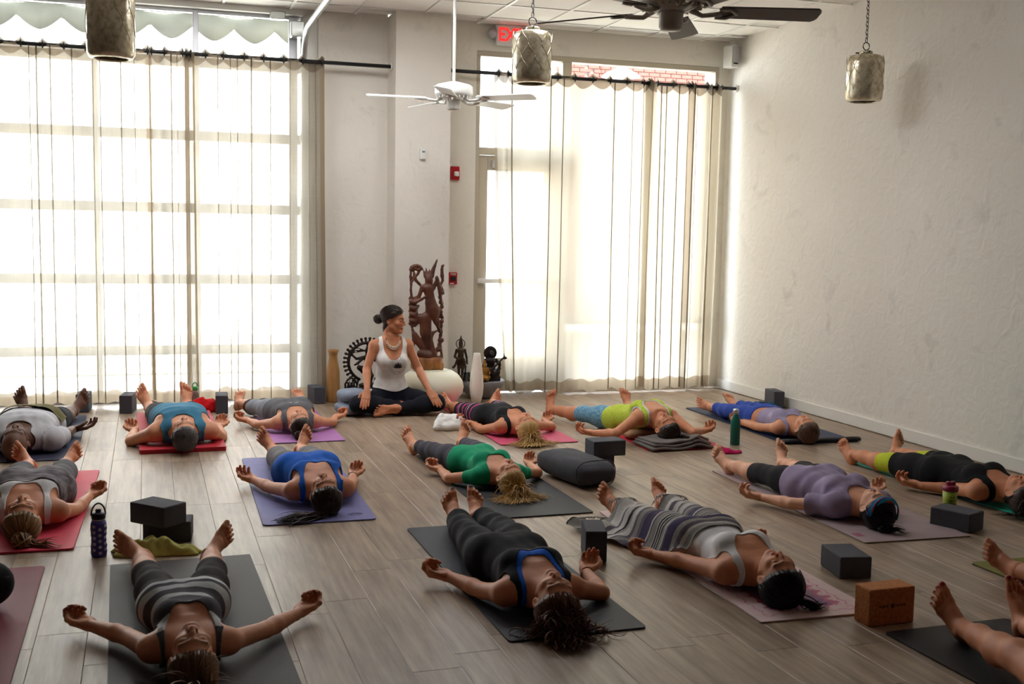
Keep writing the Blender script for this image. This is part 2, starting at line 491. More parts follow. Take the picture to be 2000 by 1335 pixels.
# ceiling: slab, T-bar grid and lay-in tiles
ceil = struct('ceiling', MB().box((1.3, 3.6, HC + 0.07), (8.7, 13.5, 0.1)), M['tile'])
TS = 0.5755
gxs = [1.81 + TS * i for i in range(-9, 8)]; gys = [9.93 - TS * i for i in range(-1, 24)]
mb = MB()
for x in gxs:
    if -3 < x < XR: mb.box((x, 3.6, HC + 0.004), (0.024, 13.3, 0.012))
for y in gys:
    if y < YW: mb.box((1.3, y, HC + 0.005), (8.6, 0.024, 0.012))
mb.build('ceiling_grid', M['tbar'], ceil)
mb = MB().bbox((0, 0, 0.014), (TS - 0.03, TS - 0.03, 0.016), 0.003, 1)
tm = mb.mesh('ceiling_tile'); tm.materials.append(M['tile'])
for i in range(-9, 7):
    for j in range(0, 6):
        cx, cy = 1.81 + TS * (i + 0.5), 9.93 - TS * (j - 0.5)
        if cx > XR - 0.1 or cx < -1.6: continue
        if cy + TS / 2 > YW: cy_, sy = (9.93 + YW) / 2, (YW - 9.93) / TS
        else: cy_, sy = cy, 1.0
        if j == 0 and 2.0 < cx < 2.7: sy *= 0.1
        o = bpy.data.objects.new('ceiling_tile', tm); COL.objects.link(o); o.parent = ceil
        o.location = (cx, cy_, HC); o.scale = (1, sy, 1)

struct('wall_right', MB().box((XR + 0.1, 3.6, HC / 2), (0.2, 13.5, HC + 0.1)), M['plaster'])
struct('baseboard_right', MB().box((XR - 0.008, 3.6, 0.045), (0.016, 13.3, 0.09)), M['trim'])
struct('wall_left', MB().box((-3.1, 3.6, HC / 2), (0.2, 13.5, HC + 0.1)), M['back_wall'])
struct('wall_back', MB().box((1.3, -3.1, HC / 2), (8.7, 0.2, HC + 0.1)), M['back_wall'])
mb = MB()
mb.box((1.80, YW + 0.15, HC / 2 + 0.04), (0.63, 0.3, HC + 0.08))
mb.box((2.79, YW + 0.15, HC / 2 + 0.04), (0.34, 0.3, HC + 0.08))
mb.box((4.276, YW + 0.15, (3.235 + HC) / 2 + 0.04), (2.632, 0.3, HC - 3.235 + 0.08))
mb.box((5.545, YW + 0.15, 1.617), (0.11, 0.3, 3.234))
mb.box((-2.9, YW + 0.15, HC / 2 + 0.04), (0.22, 0.3, HC + 0.08))
struct('wall_window', mb, M['wall_paint'])
struct('wall_pillar', MB().box((2.3675, 10.10, HC / 2), (0.505, 0.36, HC)), M['wall_paint'])
struct('trim_1', MB().box((1.41, YW + 0.2, HC / 2 + 0.04), (0.15, 0.26, HC + 0.08)), M['trim'])
struct('trim_2', MB().box((-0.7, YW + 0.1, 3.49), (4.1, 0.24, 0.13)), M['trim'])

# window_1: glazed overhead door behind the left curtains
win = bpy.data.objects.new('window_1', None); COL.objects.link(win); win['kind'] = 'structure'
WY = 10.36
zr = [0.03, 0.457, 1.085, 1.711, 2.342, 2.972, 3.425]
xs = [-2.78, -2.05, -1.23, -0.40, 0.432, 1.27]
for z in zr:
    MB().bbox((-0.74, WY, z), (4.14, 0.045, 0.085 if z < 3.4 else 0.06), 0.004, 1).build('rail', M['alu'], win)
for x in xs:
    MB().bbox((x, WY, 1.72), (0.05 if x not in (1.27, -2.78) else 0.075, 0.05, 3.4), 0.004, 1).build('mullion', M['alu'], win)
for i in range(5):
    for j in range(6):
        MB().box(((xs[i] + xs[i + 1]) / 2, WY, (zr[j] + zr[j + 1]) / 2), (xs[i + 1] - xs[i] - 0.05, 0.006, zr[j + 1] - zr[j] - 0.07)).build('glass_pane', M['glass'], win)
# overhead door track with its bracket
tr = thing('door_track', 'galvanised tubular overhead door track curving up to the ceiling beside the left window', 'track', (1.345, 10.2, 2.0))
pts = [(0, 0, -1.9), (0, 0, 0.95)] + [(0, -0.32 + 0.32 * math.cos(a), 0.95 + 0.33 * math.sin(a)) for a in [PI / 2 * k / 8 for k in range(1, 9)]] + [(0, -2.2, 1.31), (0, -4.5, 1.33)]
MB().tube(pts, 0.032, 10, flat=0.8, upv=(1, 0, 0)).build('rail_tube', M['steel'], tr)
MB().bbox((-0.05, 0.06, 1.30), (0.12, 0.12, 0.14), 0.01, 1).build('bracket', M['steel'], tr)
MB().bbox((-0.22, 0.07, 1.41), (0.13, 0.08, 0.07), 0.008, 1).build('top_roller', M['steel'], tr)
for k in range(5):
    MB().bbox((0.03, 0.05, -1.2 + 0.5 * k), (0.02, 0.1, 0.05), 0.004, 1).build('clip', M['steel'], tr)
# printed lettering on the glass, seen from the back
def text(name, body, size, mat, parent, loc, rot, ext=0.001, sx=1.0, align='CENTER', bold=0.0):
    cu = bpy.data.curves.new(name, 'FONT'); cu.body = body; cu.size = size; cu.extrude = ext; cu.offset = bold
    cu.align_x = align; cu.align_y = 'CENTER'
    t = bpy.data.objects.new(name, cu); COL.objects.link(t)
    dg = bpy.context.evaluated_depsgraph_get()
    me = bpy.data.meshes.new_from_object(t.evaluated_get(dg)); me.name = name
    bpy.data.objects.remove(t)
    o = link(name, me, mat, parent, loc, rot); o.scale = (sx, 1, 1)
    return o
M['vinyl'] = glass_mat('frosted_vinyl', (0.82, 0.82, 0.82), 0.05)
for ch, px, sz in (('S', 549, 0.21), ('n', 516, 0.15), ('r', 486, 0.15)):
    p = gy(px, 330, WY); text('lettering', ch, sz, M['vinyl'], win, (p[0], WY + 0.01, p[2] - (0.03 if ch != 'S' else 0)), (PI / 2, 0, PI), 0.001)
p = gy(60, 600, WY); text('lettering', 'U', 0.42, M['vinyl'], win, (p[0], WY + 0.01, p[2]), (PI / 2, 0, PI), 0.001, 0.8)

# window_2 and door_1: metal storefront frame on the right
w2 = bpy.data.objects.new('window_2', None); COL.objects.link(w2); w2['kind'] = 'structure'
FY = 10.33
def bar(name, x0, x1, z0, z1, par, mat='frame', y=FY, t=0.11):
    return MB().bbox(((x0 + x1) / 2, y, (z0 + z1) / 2), (x1 - x0, t, z1 - z0), 0.004, 1).build(name, M[mat], par)
bar('frame_head', 2.96, 5.49, 3.185, 3.235, w2)
bar('frame_jamb', 2.96, 3.0, 0, 3.185, w2); bar('frame_jamb', 5.455, 5.49, 0, 3.185, w2)
bar('mullion', 3.82, 3.912, 0, 3.185, w2)
bar('transom_rail', 3.0, 3.82, 2.275, 2.343, w2)
bar('sill', 3.912, 5.455, 0, 0.1, w2); bar('mid_rail', 3.912, 5.455, 0.66, 0.72, w2)
for x0, x1, z0, z1 in ((3.0, 3.82, 2.343, 3.185), (3.912, 5.455, 0.72, 3.185), (3.912, 5.455, 0.1, 0.66)):
    MB().box(((x0 + x1) / 2, FY, (z0 + z1) / 2), (x1 - x0, 0.008, z1 - z0)).build('glass_pane', M['glass'], w2)
d1 = bpy.data.objects.new('door_1', None); COL.objects.link(d1); d1['kind'] = 'structure'
bar('door_stile', 3.004, 3.094, 0.01, 2.27, d1, t=0.05); bar('door_stile', 3.726, 3.816, 0.01, 2.27, d1, t=0.05)
bar('door_rail', 3.094, 3.726, 2.131, 2.27, d1, t=0.05); bar('door_rail', 3.094, 3.726, 0.01, 0.336, d1, t=0.05)
MB().box((3.41, FY, 1.233), (0.632, 0.008, 1.795)).build('glass_pane', M['glass'], d1)
pb = MB().bbox((3.37, FY - 0.075, 1.084), (0.76, 0.035, 0.045), 0.008, 2).build('push_bar', M['white_paint'], d1)
MB().box((3.03, FY - 0.04, 1.084), (0.03, 0.06, 0.04)).build('bar_bracket', M['steel'], pb)
MB().box((3.70, FY - 0.04, 1.084), (0.03, 0.06, 0.04)).build('bar_bracket', M['steel'], pb)
MB().bbox((3.25, FY - 0.05, 2.19), (0.26, 0.05, 0.07), 0.006, 1).build('door_closer', M['alu'], d1)

mt, n, out = nt('fill_panel_glow'); e = nd(n, 'ShaderNodeEmission', Strength=2.0); n.links.new(e.outputs[0], out.inputs[0])
M['fill_diffuser'] = mt  # glowing face of the added fill panels
for (tx_, ty_), lb in zip(FILL_PANELS, ('added fill light panel above the grey-haired man', 'added fill light panel above the woman in the grey tank', 'added fill light panel above the bolster cushion')):
    t = thing('fill_panel', lb, 'ceiling light', (tx_, ty_, HC))  # invented housing around each added fill light
    mb = MB()
    for sx in (-1, 1): mb.box((sx * 0.285, 0, -0.012), (0.03, 1.2, 0.03)); mb.box((0, sx * 0.585, -0.012), (0.54, 0.03, 0.03))
    mb.build('frame', M['tbar'], t)
    MB().box((0, 0, -0.008), (0.54, 1.14, 0.01)).build('fill_diffuser', M['fill_diffuser'], t)

# ------------------------------------------------------------------ outside
M['paving'] = pbr('pale_paving', srgb(214, 210, 202), rough=0.9, var=0.06, vscale=1.5)
M['asphalt'] = pbr('sunlit_asphalt', srgb(150, 146, 134), rough=0.95, var=0.08, vscale=2)
M['brick'] = pbr('red_brick', srgb(104, 58, 48), rough=0.9, col2=srgb(90, 48, 40), vscale=6)
M['mortar'] = pbr('pale_mortar', srgb(116, 104, 96), rough=0.95)
M['awning'] = pbr('grey_green_canvas', srgb(100, 97, 84), rough=0.9, var=0.05)
M['render'] = pbr('white_render', srgb(236, 234, 230), rough=0.9)
struct('exterior_paving', MB().box((1.3, 20.2, -0.12), (60, 19.3, 0.1)), M['paving'])
struct('exterior_street', MB().box((1.3, 15.0, -0.0675), (60, 4.5, 0.02)), M['asphalt'])
bd = thing('brick_building', 'red brick building across the street seen above the right curtain', 'building', (10.0, 20.0, -0.07))
wall = MB().box((0, 0.3, 3.0), (5.4, 0.56, 6.2)).build('wall', M['mortar'], bd)
bmesh_b = MB().bbox((0, 0, 0), (0.215, 0.05, 0.065), 0.004, 1).mesh('brick'); bmesh_b.materials.append(M['brick'])
for r in range(10):
    for c in range(13):
        o = bpy.data.objects.new('brick', bmesh_b); COL.objects.link(o); o.parent = wall
        o.location = (-1.95 + c * 0.228 + (0.114 if r % 2 else 0), 0.005 + rng.uniform(-0.004, 0.004), 4.28 + r * 0.077)
mb = MB()
for r in range(78):
    for c in range(24):
        z = 0.05 + r * 0.077; x = -2.58 + c * 0.228 + (0.114 if r % 2 else 0)
        if 4.25 < z < 5.04 and -2.05 < x < 0.95: continue
        if x > 2.6: continue
        mb.box((x, 0.005, z), (0.215, 0.05, 0.065))
o = mb.build('brickwork', M['brick'], wall); o['kind'] = 'stuff'
bp = thing('pale_building', 'white rendered building front beyond the street at left', 'building', (-2.0, 26.0, 0))
MB().box((0, 0.5, 3.5), (19, 1.0, 7.2)).build('wall', M['render'], bp)
MB().box((0, -0.1, 6.6), (19, 0.2, 0.25)).build('cornice', M['trim'], bp)
ls = MB().lathe([(0.03, 0.12), (0.07, 0.10), (0.22, 0.03), (0.35, -0.05), (0.35, -0.06), (0.22, 0.01), (0.02, 0.05)], n=28).build('lamp_shade', M['white_paint'], bd, (8.18 - 10.0, -1.0, 4.50))
MB().tube([(0, 0, 0.1), (0, 0, 0.3), (0, 0.15, 0.42), (0, 0.5, 0.42), (0, 1.01, 0.3)], 0.02, 8, upv=(1, 0, 0)).build('gooseneck_arm', M['white_paint'], ls)
aw = thing('scalloped_awning', 'grey green awning with a scalloped valance hanging outside the left window', 'awning', (0, 11.6, 0))
P = 0.395
def scal(x):
    t = ((x + 0.73) / P) % 1.0
    return 3.36 + 0.13 * (abs(t - 0.5) * 2) ** 1.6
N = 160; vs = []; fs = []
for i in range(N + 1):
    x = -3.2 + 4.8 * i / N; w = 0.02 * math.sin(x * 9)
    for y, z in ((w, scal(x)), (w, 3.60), (w + 0.012, 3.60), (w + 0.012, scal(x))): vs.append((x, y, z))
for i in range(N):
    for k in range(4): fs.append((i * 4 + k, i * 4 + (k + 1) % 4, i * 4 + 4 + (k + 1) % 4, i * 4 + 4 + k))
MB().add(vs, fs, True).build('valance', M['awning'], aw)
MB().add([(-3.2, 0, 3.6), (1.6, 0, 3.6), (1.6, -1.0, 4.3), (-3.2, -1.0, 4.3), (-3.2, 0, 3.62), (1.6, 0, 3.62), (1.6, -1.0, 4.32), (-3.2, -1.0, 4.32)],
         [(0, 1, 2, 3), (7, 6, 5, 4), (0, 4, 5, 1), (1, 5, 6, 2), (2, 6, 7, 3), (3, 7, 4, 0)]).build('canopy', M['awning'], aw)

# ------------------------------------------------------------------ curtain rods and curtains
RODY, RODZ = 10.08, 3.005
def rod(label, x0, x1, ends):
    r = thing('curtain_rod', label, 'curtain rod', (x0, RODY, RODZ))
    MB().tube([(0, 0, 0), (x1 - x0, 0, 0)], 0.017, 10, upv=(0, 0, 1)).build('pole', M['black_metal'], r)
    for e in ends:
        MB().tube([(e - x0 - 0.006, 0, 0), (e - x0 + 0.006, 0, 0)], 0.035, 14).build('end_plate', M['white_paint'], r)
    return r
rod('black curtain rod over the left window ending at the pillar', -2.78, 2.113, (2.107,))
rod('black curtain rod over the glass door from the pillar to the right wall', 2.622, 5.59, (2.63, 5.584))

def vnoise(x, s): return mnoise.noise(Vector((x, s * 7.31, s * 1.7)))
def curtain(label, group, gr, z_bot, seed, first=1, drift=(0, 0), mat='linen'):
    """gr: grommet x positions along the rod; fabric weaves in front of / behind the rod"""
    gr = [2 * gr[0] - gr[1]] + list(gr) + [2 * gr[-1] - gr[-2]]
    c = thing('curtain', label, 'curtain', (gr[1], RODY, 0), group=group)
    K = 9; cols = []; prg = random.Random(seed * 13 + 5)
    x_first, x_last = gr[1] - 0.03, gr[-2] + 0.03
    for i in range(len(gr) - 1):
        gap = gr[i + 1] - gr[i]; L = max(0.185, gap * 1.12)
        amp = 0.62 * math.sqrt(max(0, (L / 2) ** 2 - (gap / 2) ** 2))
        sg = first * (1 if i % 2 else -1)
        for k in range(K):
            t = k / K; x = gr[i] + gap * t
            if x < x_first or x > x_last: continue
            o_ = -sg * amp * math.sin(PI * t)
            cols.append((x, o_, math.sin(PI * t), sg))
            if (k == 3 and prg.random() < 0.65 or k == 6 and prg.random() < 0.2) and 1 < i < len(gr) - 2:      # a narrow pleat: the cloth doubles back on itself
                w = prg.uniform(0.0035, 0.009); cols.append((x + w, o_ - 0.002, math.sin(PI * t), sg)); cols.append((x - w * 0.5, o_ + 0.003, math.sin(PI * t), sg))
                cols.append((x + w * 0.9, o_ + 0.006, math.sin(PI * t), sg))
    nx = len(cols); zt = RODZ + 0.055
    def col(ci, z):
        x, off, sag, sg = cols[ci]
        f = (zt - z) / (zt - z_bot)
        a = off * (1 - 0.45 * f) * (1 + 0.5 * vnoise(x * 3 + f * 1.2, seed) * min(1, f * 3))
        a += 0.035 * f * vnoise(x * 5.5, seed + 3) + 0.02 * f * vnoise(x * 14 + f, seed + 9)
        e0 = max(0, 1 - (ci / nx) / 0.25); e1 = max(0, 1 - (1 - ci / nx) / 0.25)
        xx = x + (drift[0] * e0 + drift[1] * e1) * f ** 1.6 + 0.012 * f * vnoise(x * 4 + z * 0.7, seed + 5)
        return xx - gr[1], a, sag
    def sheet(name, zs, mt, out=0.0, waves=False, cr=None):
        vs = []; fs = []
        c0, c1 = cr or (0, nx)
        for zi, z in enumerate(zs):
            for ci in range(c0, c1):
                xx, a, sag = col(ci, z)
                zz = z
                if z > RODZ - 0.2: zz = z - 0.058 * sag * max(0, 1 - (zt - z) / 0.45)
                if waves and z < 0.3: zz = z + 0.012 * math.sin(cols[ci][0] * 17 + seed) + 0.01 * math.sin(cols[ci][0] * 41)
                vs.append((xx, a + out, zz))
        w = c1 - c0
        for j in range(len(zs) - 1):
            for i in range(w - 1):
                fs.append((j * w + i, j * w + i + 1, (j + 1) * w + i + 1, (j + 1) * w + i))
        return MB().add(vs, fs, True).build(name, M[mt], c)
    hb = z_bot + 0.105
    zz_ = list(np.linspace(zt - 0.10, hb, 26)); sh = 2
    sheet('cloth', zz_, mat, waves=True, cr=(sh, nx - sh))
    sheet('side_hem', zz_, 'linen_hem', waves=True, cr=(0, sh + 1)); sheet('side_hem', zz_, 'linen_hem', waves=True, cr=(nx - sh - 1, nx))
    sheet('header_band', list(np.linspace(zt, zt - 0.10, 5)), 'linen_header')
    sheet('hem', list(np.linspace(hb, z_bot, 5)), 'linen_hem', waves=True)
    for g in gr[1:-1]:
        gm = MB().tube([(0.0, 0.027 * math.cos(a), 0.027 * math.sin(a)) for a in [2 * PI * k / 14 for k in range(14)]], 0.006, 6, closed=True)
        gm.build('grommet', M['black_metal'], c, (g - gr[1], 0, RODZ))
    return c
def rx(px, py=100): return float(gy(px, py, RODY)[0])
LG, RG = 'sheer linen curtains over the left window', 'linen curtains over the glass door'
g1 = [rx(288) - 0.163 * i for i in range(15, -1, -1)]
curtain('wide sheer linen curtain at the far left, ending at the narrow gap of light', LG, g1, 0.03, 1, 1, (0, 0.02))
curtain('narrow sheer linen curtain in the middle, between the gap of light and the overlap', LG, [rx(q) for q in (296, 321, 357, 372)], 0.03, 2, -1, (0.0, 0.02))
curtain('sheer linen curtain hanging at the right end of the left window beside the wall', LG, [rx(q) for q in (364, 401, 436, 477, 515, 554, 591, 629)], 0.03, 3, -1, (0, 0.03))
curtain('wide sheer linen curtain in front of the glass door', RG, [rx(q, 150) for q in (974, 992, 1022, 1056, 1089, 1123, 1158, 1192, 1225, 1258, 1268)], 0.03, 4, 1, (0.16, 0), 'linen_dense')
curtain('bunched linen curtain with deep folds against the right wall', RG, [rx(q, 160) for q in (1272, 1284, 1315, 1346, 1352, 1358, 1382, 1390, 1400, 1410)], 0.03, 5, 1, (0, -0.02), 'linen_dense')

# ------------------------------------------------------------------ small fixtures on walls and ceiling
t = thing('exit_sign', 'white exit sign with glowing red letters and a side lamp, above the glass door', 'exit sign', (3.29, YW, 3.38))
MB().bbox((0, -0.035, 0), (0.32, 0.05, 0.19), 0.012, 2).build('housing', M['white_paint'], t)
mt, n, out = nt('glowing_red_letters'); e = nd(n, 'ShaderNodeEmission', Strength=0.3); e.inputs[0].default_value = (1.0, 0.03, 0.03, 1); n.links.new(e.outputs[0], out.inputs[0])
text('lettering', 'EXIT', 0.17, mt, t, (0, -0.062, 0.0), (PI / 2, 0, 0), 0.002, 0.82, bold=0.004)
MB().lathe([(0.0, 0.0), (0.04, 0.0), (0.048, 0.02), (0.03, 0.05)], n=18, cap0=False).build('side_lamp', M['alu'], t, (-0.2, -0.03, 0.01), (PI / 2, 0, 0))
MB().box((0, -0.03, 0.093), (0.08, 0.05, 0.02)).build('mount', M['white_paint'], t)
t = thing('fire_strobe', 'red fire alarm strobe with a clear lens, high beside the pillar', 'fire alarm', (2.755, YW, 2.09))
MB().bbox((0, -0.02, 0), (0.085, 0.04, 0.125), 0.008, 2).build('housing', M['red'], t)
MB().bbox((0.008, -0.05, -0.008), (0.045, 0.03, 0.045), 0.008, 2).build('strobe_lens', M['white_paint'], t)
t = thing('fire_pull_station', 'red fire pull station with a black handle, below the strobe', 'fire alarm', (2.747, YW, 1.107))
MB().bbox((0, -0.02, 0), (0.08, 0.04, 0.115), 0.006, 2).build('housing', M['red'], t)
MB().bbox((0, -0.046, -0.004), (0.052, 0.016, 0.04), 0.004, 2).build('pull_handle', M['black_metal'], t)
text('lettering', 'FIRE', 0.03, M['white_paint'], t, (0, -0.042, 0.038), (PI / 2, 0, 0), 0.001)
MB().box((-0.012, -0.042, -0.047), (0.04, 0.003, 0.009)).build('label_strip', M['white_paint'], t)
t = thing('thermostat', 'small white thermostat on the front of the pillar', 'thermostat', (2.363, 9.92, 2.231))
MB().bbox((0, -0.014, 0), (0.055, 0.028, 0.095), 0.006, 2).build('housing', M['white_paint'], t)
MB().box((0.004, -0.029, 0.02), (0.026, 0.003, 0.016)).build('display', M['grey_stone'], t)
t = thing('wall_speaker', 'small white loudspeaker on the right wall by the ceiling corner', 'speaker', (5.50, 10.05, 3.30))
pr = [(-0.05, -0.10), (0.05, -0.10), (0.05, 0.10), (0.03, 0.115), (-0.03, 0.115), (-0.05, 0.10)]
MB().prism(pr, -0.06, 0.06).build('cabinet', M['white_paint'], t, rot=(0, 0, 0.25))
MB().prism([(a * 0.88, b * 0.75 + 0.02) for a, b in pr], -0.068, -0.06).build('grille', M['alu'], t, rot=(0, 0, 0.25))
MB().box((0, -0.066, -0.065), (0.05, 0.008, 0.012)).build('slot', M['black_metal'], t, rot=(0, 0, 0.25))
MB().box((0.055, 0.02, 0.02), (0.06, 0.04, 0.04)).build('wall_bracket', M['white_paint'], t)

def fan(label, c, zc, ang0, blade, body, dark):
    t = thing('ceiling_fan', label, 'ceiling fan', (c[0], c[1], zc), math.radians(ang0))
    MB().lathe([(0.012, 0.12), (0.012, HC - zc - 0.06)], n=12).build('downrod', M[body if dark else 'white_paint'], t)
    MB().lathe([(0.075, HC - zc), (0.07, HC - zc - 0.03), (0.03, HC - zc - 0.08)], n=24).build('canopy', M['white_paint'], t)
    MB().lathe([(0.03, 0.14), (0.13, 0.115), (0.148, 0.10), (0.15, 0.045), (0.14, 0.03), (0.10, 0.012), (0.06, 0.0)], n=40).build('motor_housing', M[body], t)
    MB().lathe([(0.06, 0.0), (0.055, -0.01), (0.055, -0.065), (0.045, -0.08), (0.0, -0.082)], n=28, cap1=False).build('switch_housing', M[body], t)
    mb = MB()
    for k in range(24):
        a = 2 * PI * k / 24
        mb.box((0.115 * math.cos(a), 0.115 * math.sin(a), 0.017), (0.045, 0.008, 0.012), a)
    mb.build('vent_fins', M[body], t)
    for k in range(5):
        a = 2 * PI * k / 5
        arm = MB().tube([(0.09, 0, 0.012), (0.14, 0, -0.012), (0.19, 0, -0.006), (0.23, 0, 0.0)], [0.014, 0.011, 0.011, 0.012], 8)
        arm.tube([(0.21, -0.045, 0.0), (0.26, -0.05, 0.0), (0.30, 0, 0.0), (0.26, 0.05, 0.0), (0.21, 0.045, 0.0)], 0.008, 6)
        io = arm.build('blade_iron', M[body], t, rot=(math.radians(-12), 0, a))
        n = 10; pl = []
        for i in range(n + 1): pl.append((0.22 + 0.44 * i / n, -0.058 - 0.010 * i / n))
        pl += [(0.675, -0.05), (0.68, -0.03), (0.68, 0.03), (0.675, 0.05)]
        for i in range(n, -1, -1): pl.append((0.22 + 0.44 * i / n, 0.058 + 0.010 * i / n))
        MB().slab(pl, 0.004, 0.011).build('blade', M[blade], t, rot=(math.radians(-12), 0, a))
    return t
p = gy(886, 195, 8.62)
# fan heading: angle measured from the camera's right
BA = -math.degrees(YAW)
fan('white five-blade ceiling fan hanging on a long white downrod by the pillar', (float(p[0]), float(p[1])), float(p[2]), BA - 22, 'white_paint', 'white_paint', False)
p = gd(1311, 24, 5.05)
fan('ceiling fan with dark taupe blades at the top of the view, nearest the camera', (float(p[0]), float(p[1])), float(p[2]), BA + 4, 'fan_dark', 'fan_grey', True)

def mercury():
    mt, n, out = nt('mercury_glass')
    b = nd(n, 'ShaderNodeBsdfPrincipled', Roughness=0.2, Metallic=0.6)
    n.links.new(b.outputs[0], out.inputs[0])
    tc = nd(n, 'ShaderNodeTexCoord')
    nz = nd(n, 'ShaderNodeTexNoise', Scale=28.0, Detail=6.0); n.links.new(tc.outputs['Object'], nz.inputs['Vector'])
    rp = nd(n, 'ShaderNodeValToRGB'); rp.color_ramp.elements[0].position = 0.35; rp.color_ramp.elements[0].color = c4(srgb(186, 174, 146))
    rp.color_ramp.elements[1].position = 0.6; rp.color_ramp.elements[1].color = c4(srgb(228, 218, 194))
    n.links.new(nz.outputs['Fac'], rp.inputs[0]); n.links.new(rp.outputs[0], b.inputs['Base Color'])
    bp = nd(n, 'ShaderNodeBump', Strength=0.3, Distance=0.004); n.links.new(nz.outputs['Fac'], bp.inputs['Height']); n.links.new(bp.outputs[0], b.inputs['Normal'])
    return mt
M['mercury'] = mercury()
M['bulb'] = pbr('frosted_bulb', srgb(240, 236, 226), rough=0.4)
def pendant(label, p, r, h):
    t = thing('pendant_lamp', label, 'pendant lamp', (float(p[0]), float(p[1]), float(p[2])))
    prof = [(0.30, 0.56), (0.34, 0.53), (0.36, 0.50), (0.80, 0.47), (0.93, 0.43), (0.99, 0.36), (1.0, 0.28), (1.0, -0.36), (0.98, -0.43), (0.90, -0.48), (0.74, -0.50), (0.72, -0.47), (0.86, -0.44), (0.95, -0.36), (0.95, 0.36), (0.30, 0.46)]
    body = MB().lathe([(a * r, z * h) for a, z in prof], n=40, cap0=True, cap1=True).build('glass_shade', M['mercury'], t)
    mb = MB()       # raised ogee lattice on the shade
    K = 9
    for row in range(3):
        for k in range(K):
            a0 = 2 * PI * (k + 0.5 * (row % 2)) / K; z0 = -0.26 * h + row * 0.24 * h
            for sgn in (-1, 1):
                pts = []
                for i in range(7):
                    q = i / 6; aa = a0 + sgn * (PI / K) * (0.5 - 0.5 * math.cos(PI * q)); z = z0 + 0.24 * h * q
                    pts.append((1.003 * r * math.cos(aa), 1.003 * r * math.sin(aa), z))
                mb.tube(pts, 0.0022, 4)
    mb.build('lattice_relief', M['mercury'], body)
    MB().lathe([(0.36 * r, 0.50 * h), (0.36 * r, 0.56 * h), (0.1 * r, 0.585 * h)], n=20).build('cap', M['mercury'], t)
    mb = MB()
    for a in (0.3, 2.4, 4.5): mb.tube([(0.34 * r * math.cos(a), 0.34 * r * math.sin(a), 0.535 * h), (0.55 * r * math.cos(a), 0.55 * r * math.sin(a), 0.54 * h)], 0.006, 6)
    mb.build('set_screws', M['black_metal'], t)
    mb = MB(); z = 0.585 * h + 0.03; top = HC - p[2]
    mb.tube([(0.028 * math.cos(a), 0, z + 0.028 * math.sin(a)) for a in [2 * PI * k / 14 for k in range(14)]], 0.004, 6, closed=True)
    z += 0.045; k = 0
    while z < top - 0.03:
        ring = []
        for q in range(10):
            a = 2 * PI * q / 10; x = 0.009 * math.cos(a); zz = 0.019 * math.sin(a)
            ring.append((x if k % 2 == 0 else 0.002, 0.002 if k % 2 == 0 else x, z + zz))
        mb.tube(ring, 0.003, 5, closed=True); z += 0.03; k += 1
    mb.build('chain', M['black_metal'], t)
    MB().lathe([(0.05, top), (0.05, top - 0.015), (0.012, top - 0.03)], n=18).build('ceiling_rose', M['black_metal'], t)
    MB().sphere((0, 0, -0.12 * h), 0.03).build('bulb', M['bulb'], t)
    return t
pendant('mercury glass pendant lamp cut off by the top edge at the left', gd(216, 44, 6.7), 0.141, 0.43)
pendant('mercury glass pendant lamp hanging in front of the exit sign', gd(1039, 112, 7.7), 0.136, 0.36)
pendant('mercury glass pendant lamp hanging by the right wall', gd(1689, 153, 8.5), 0.137, 0.355)
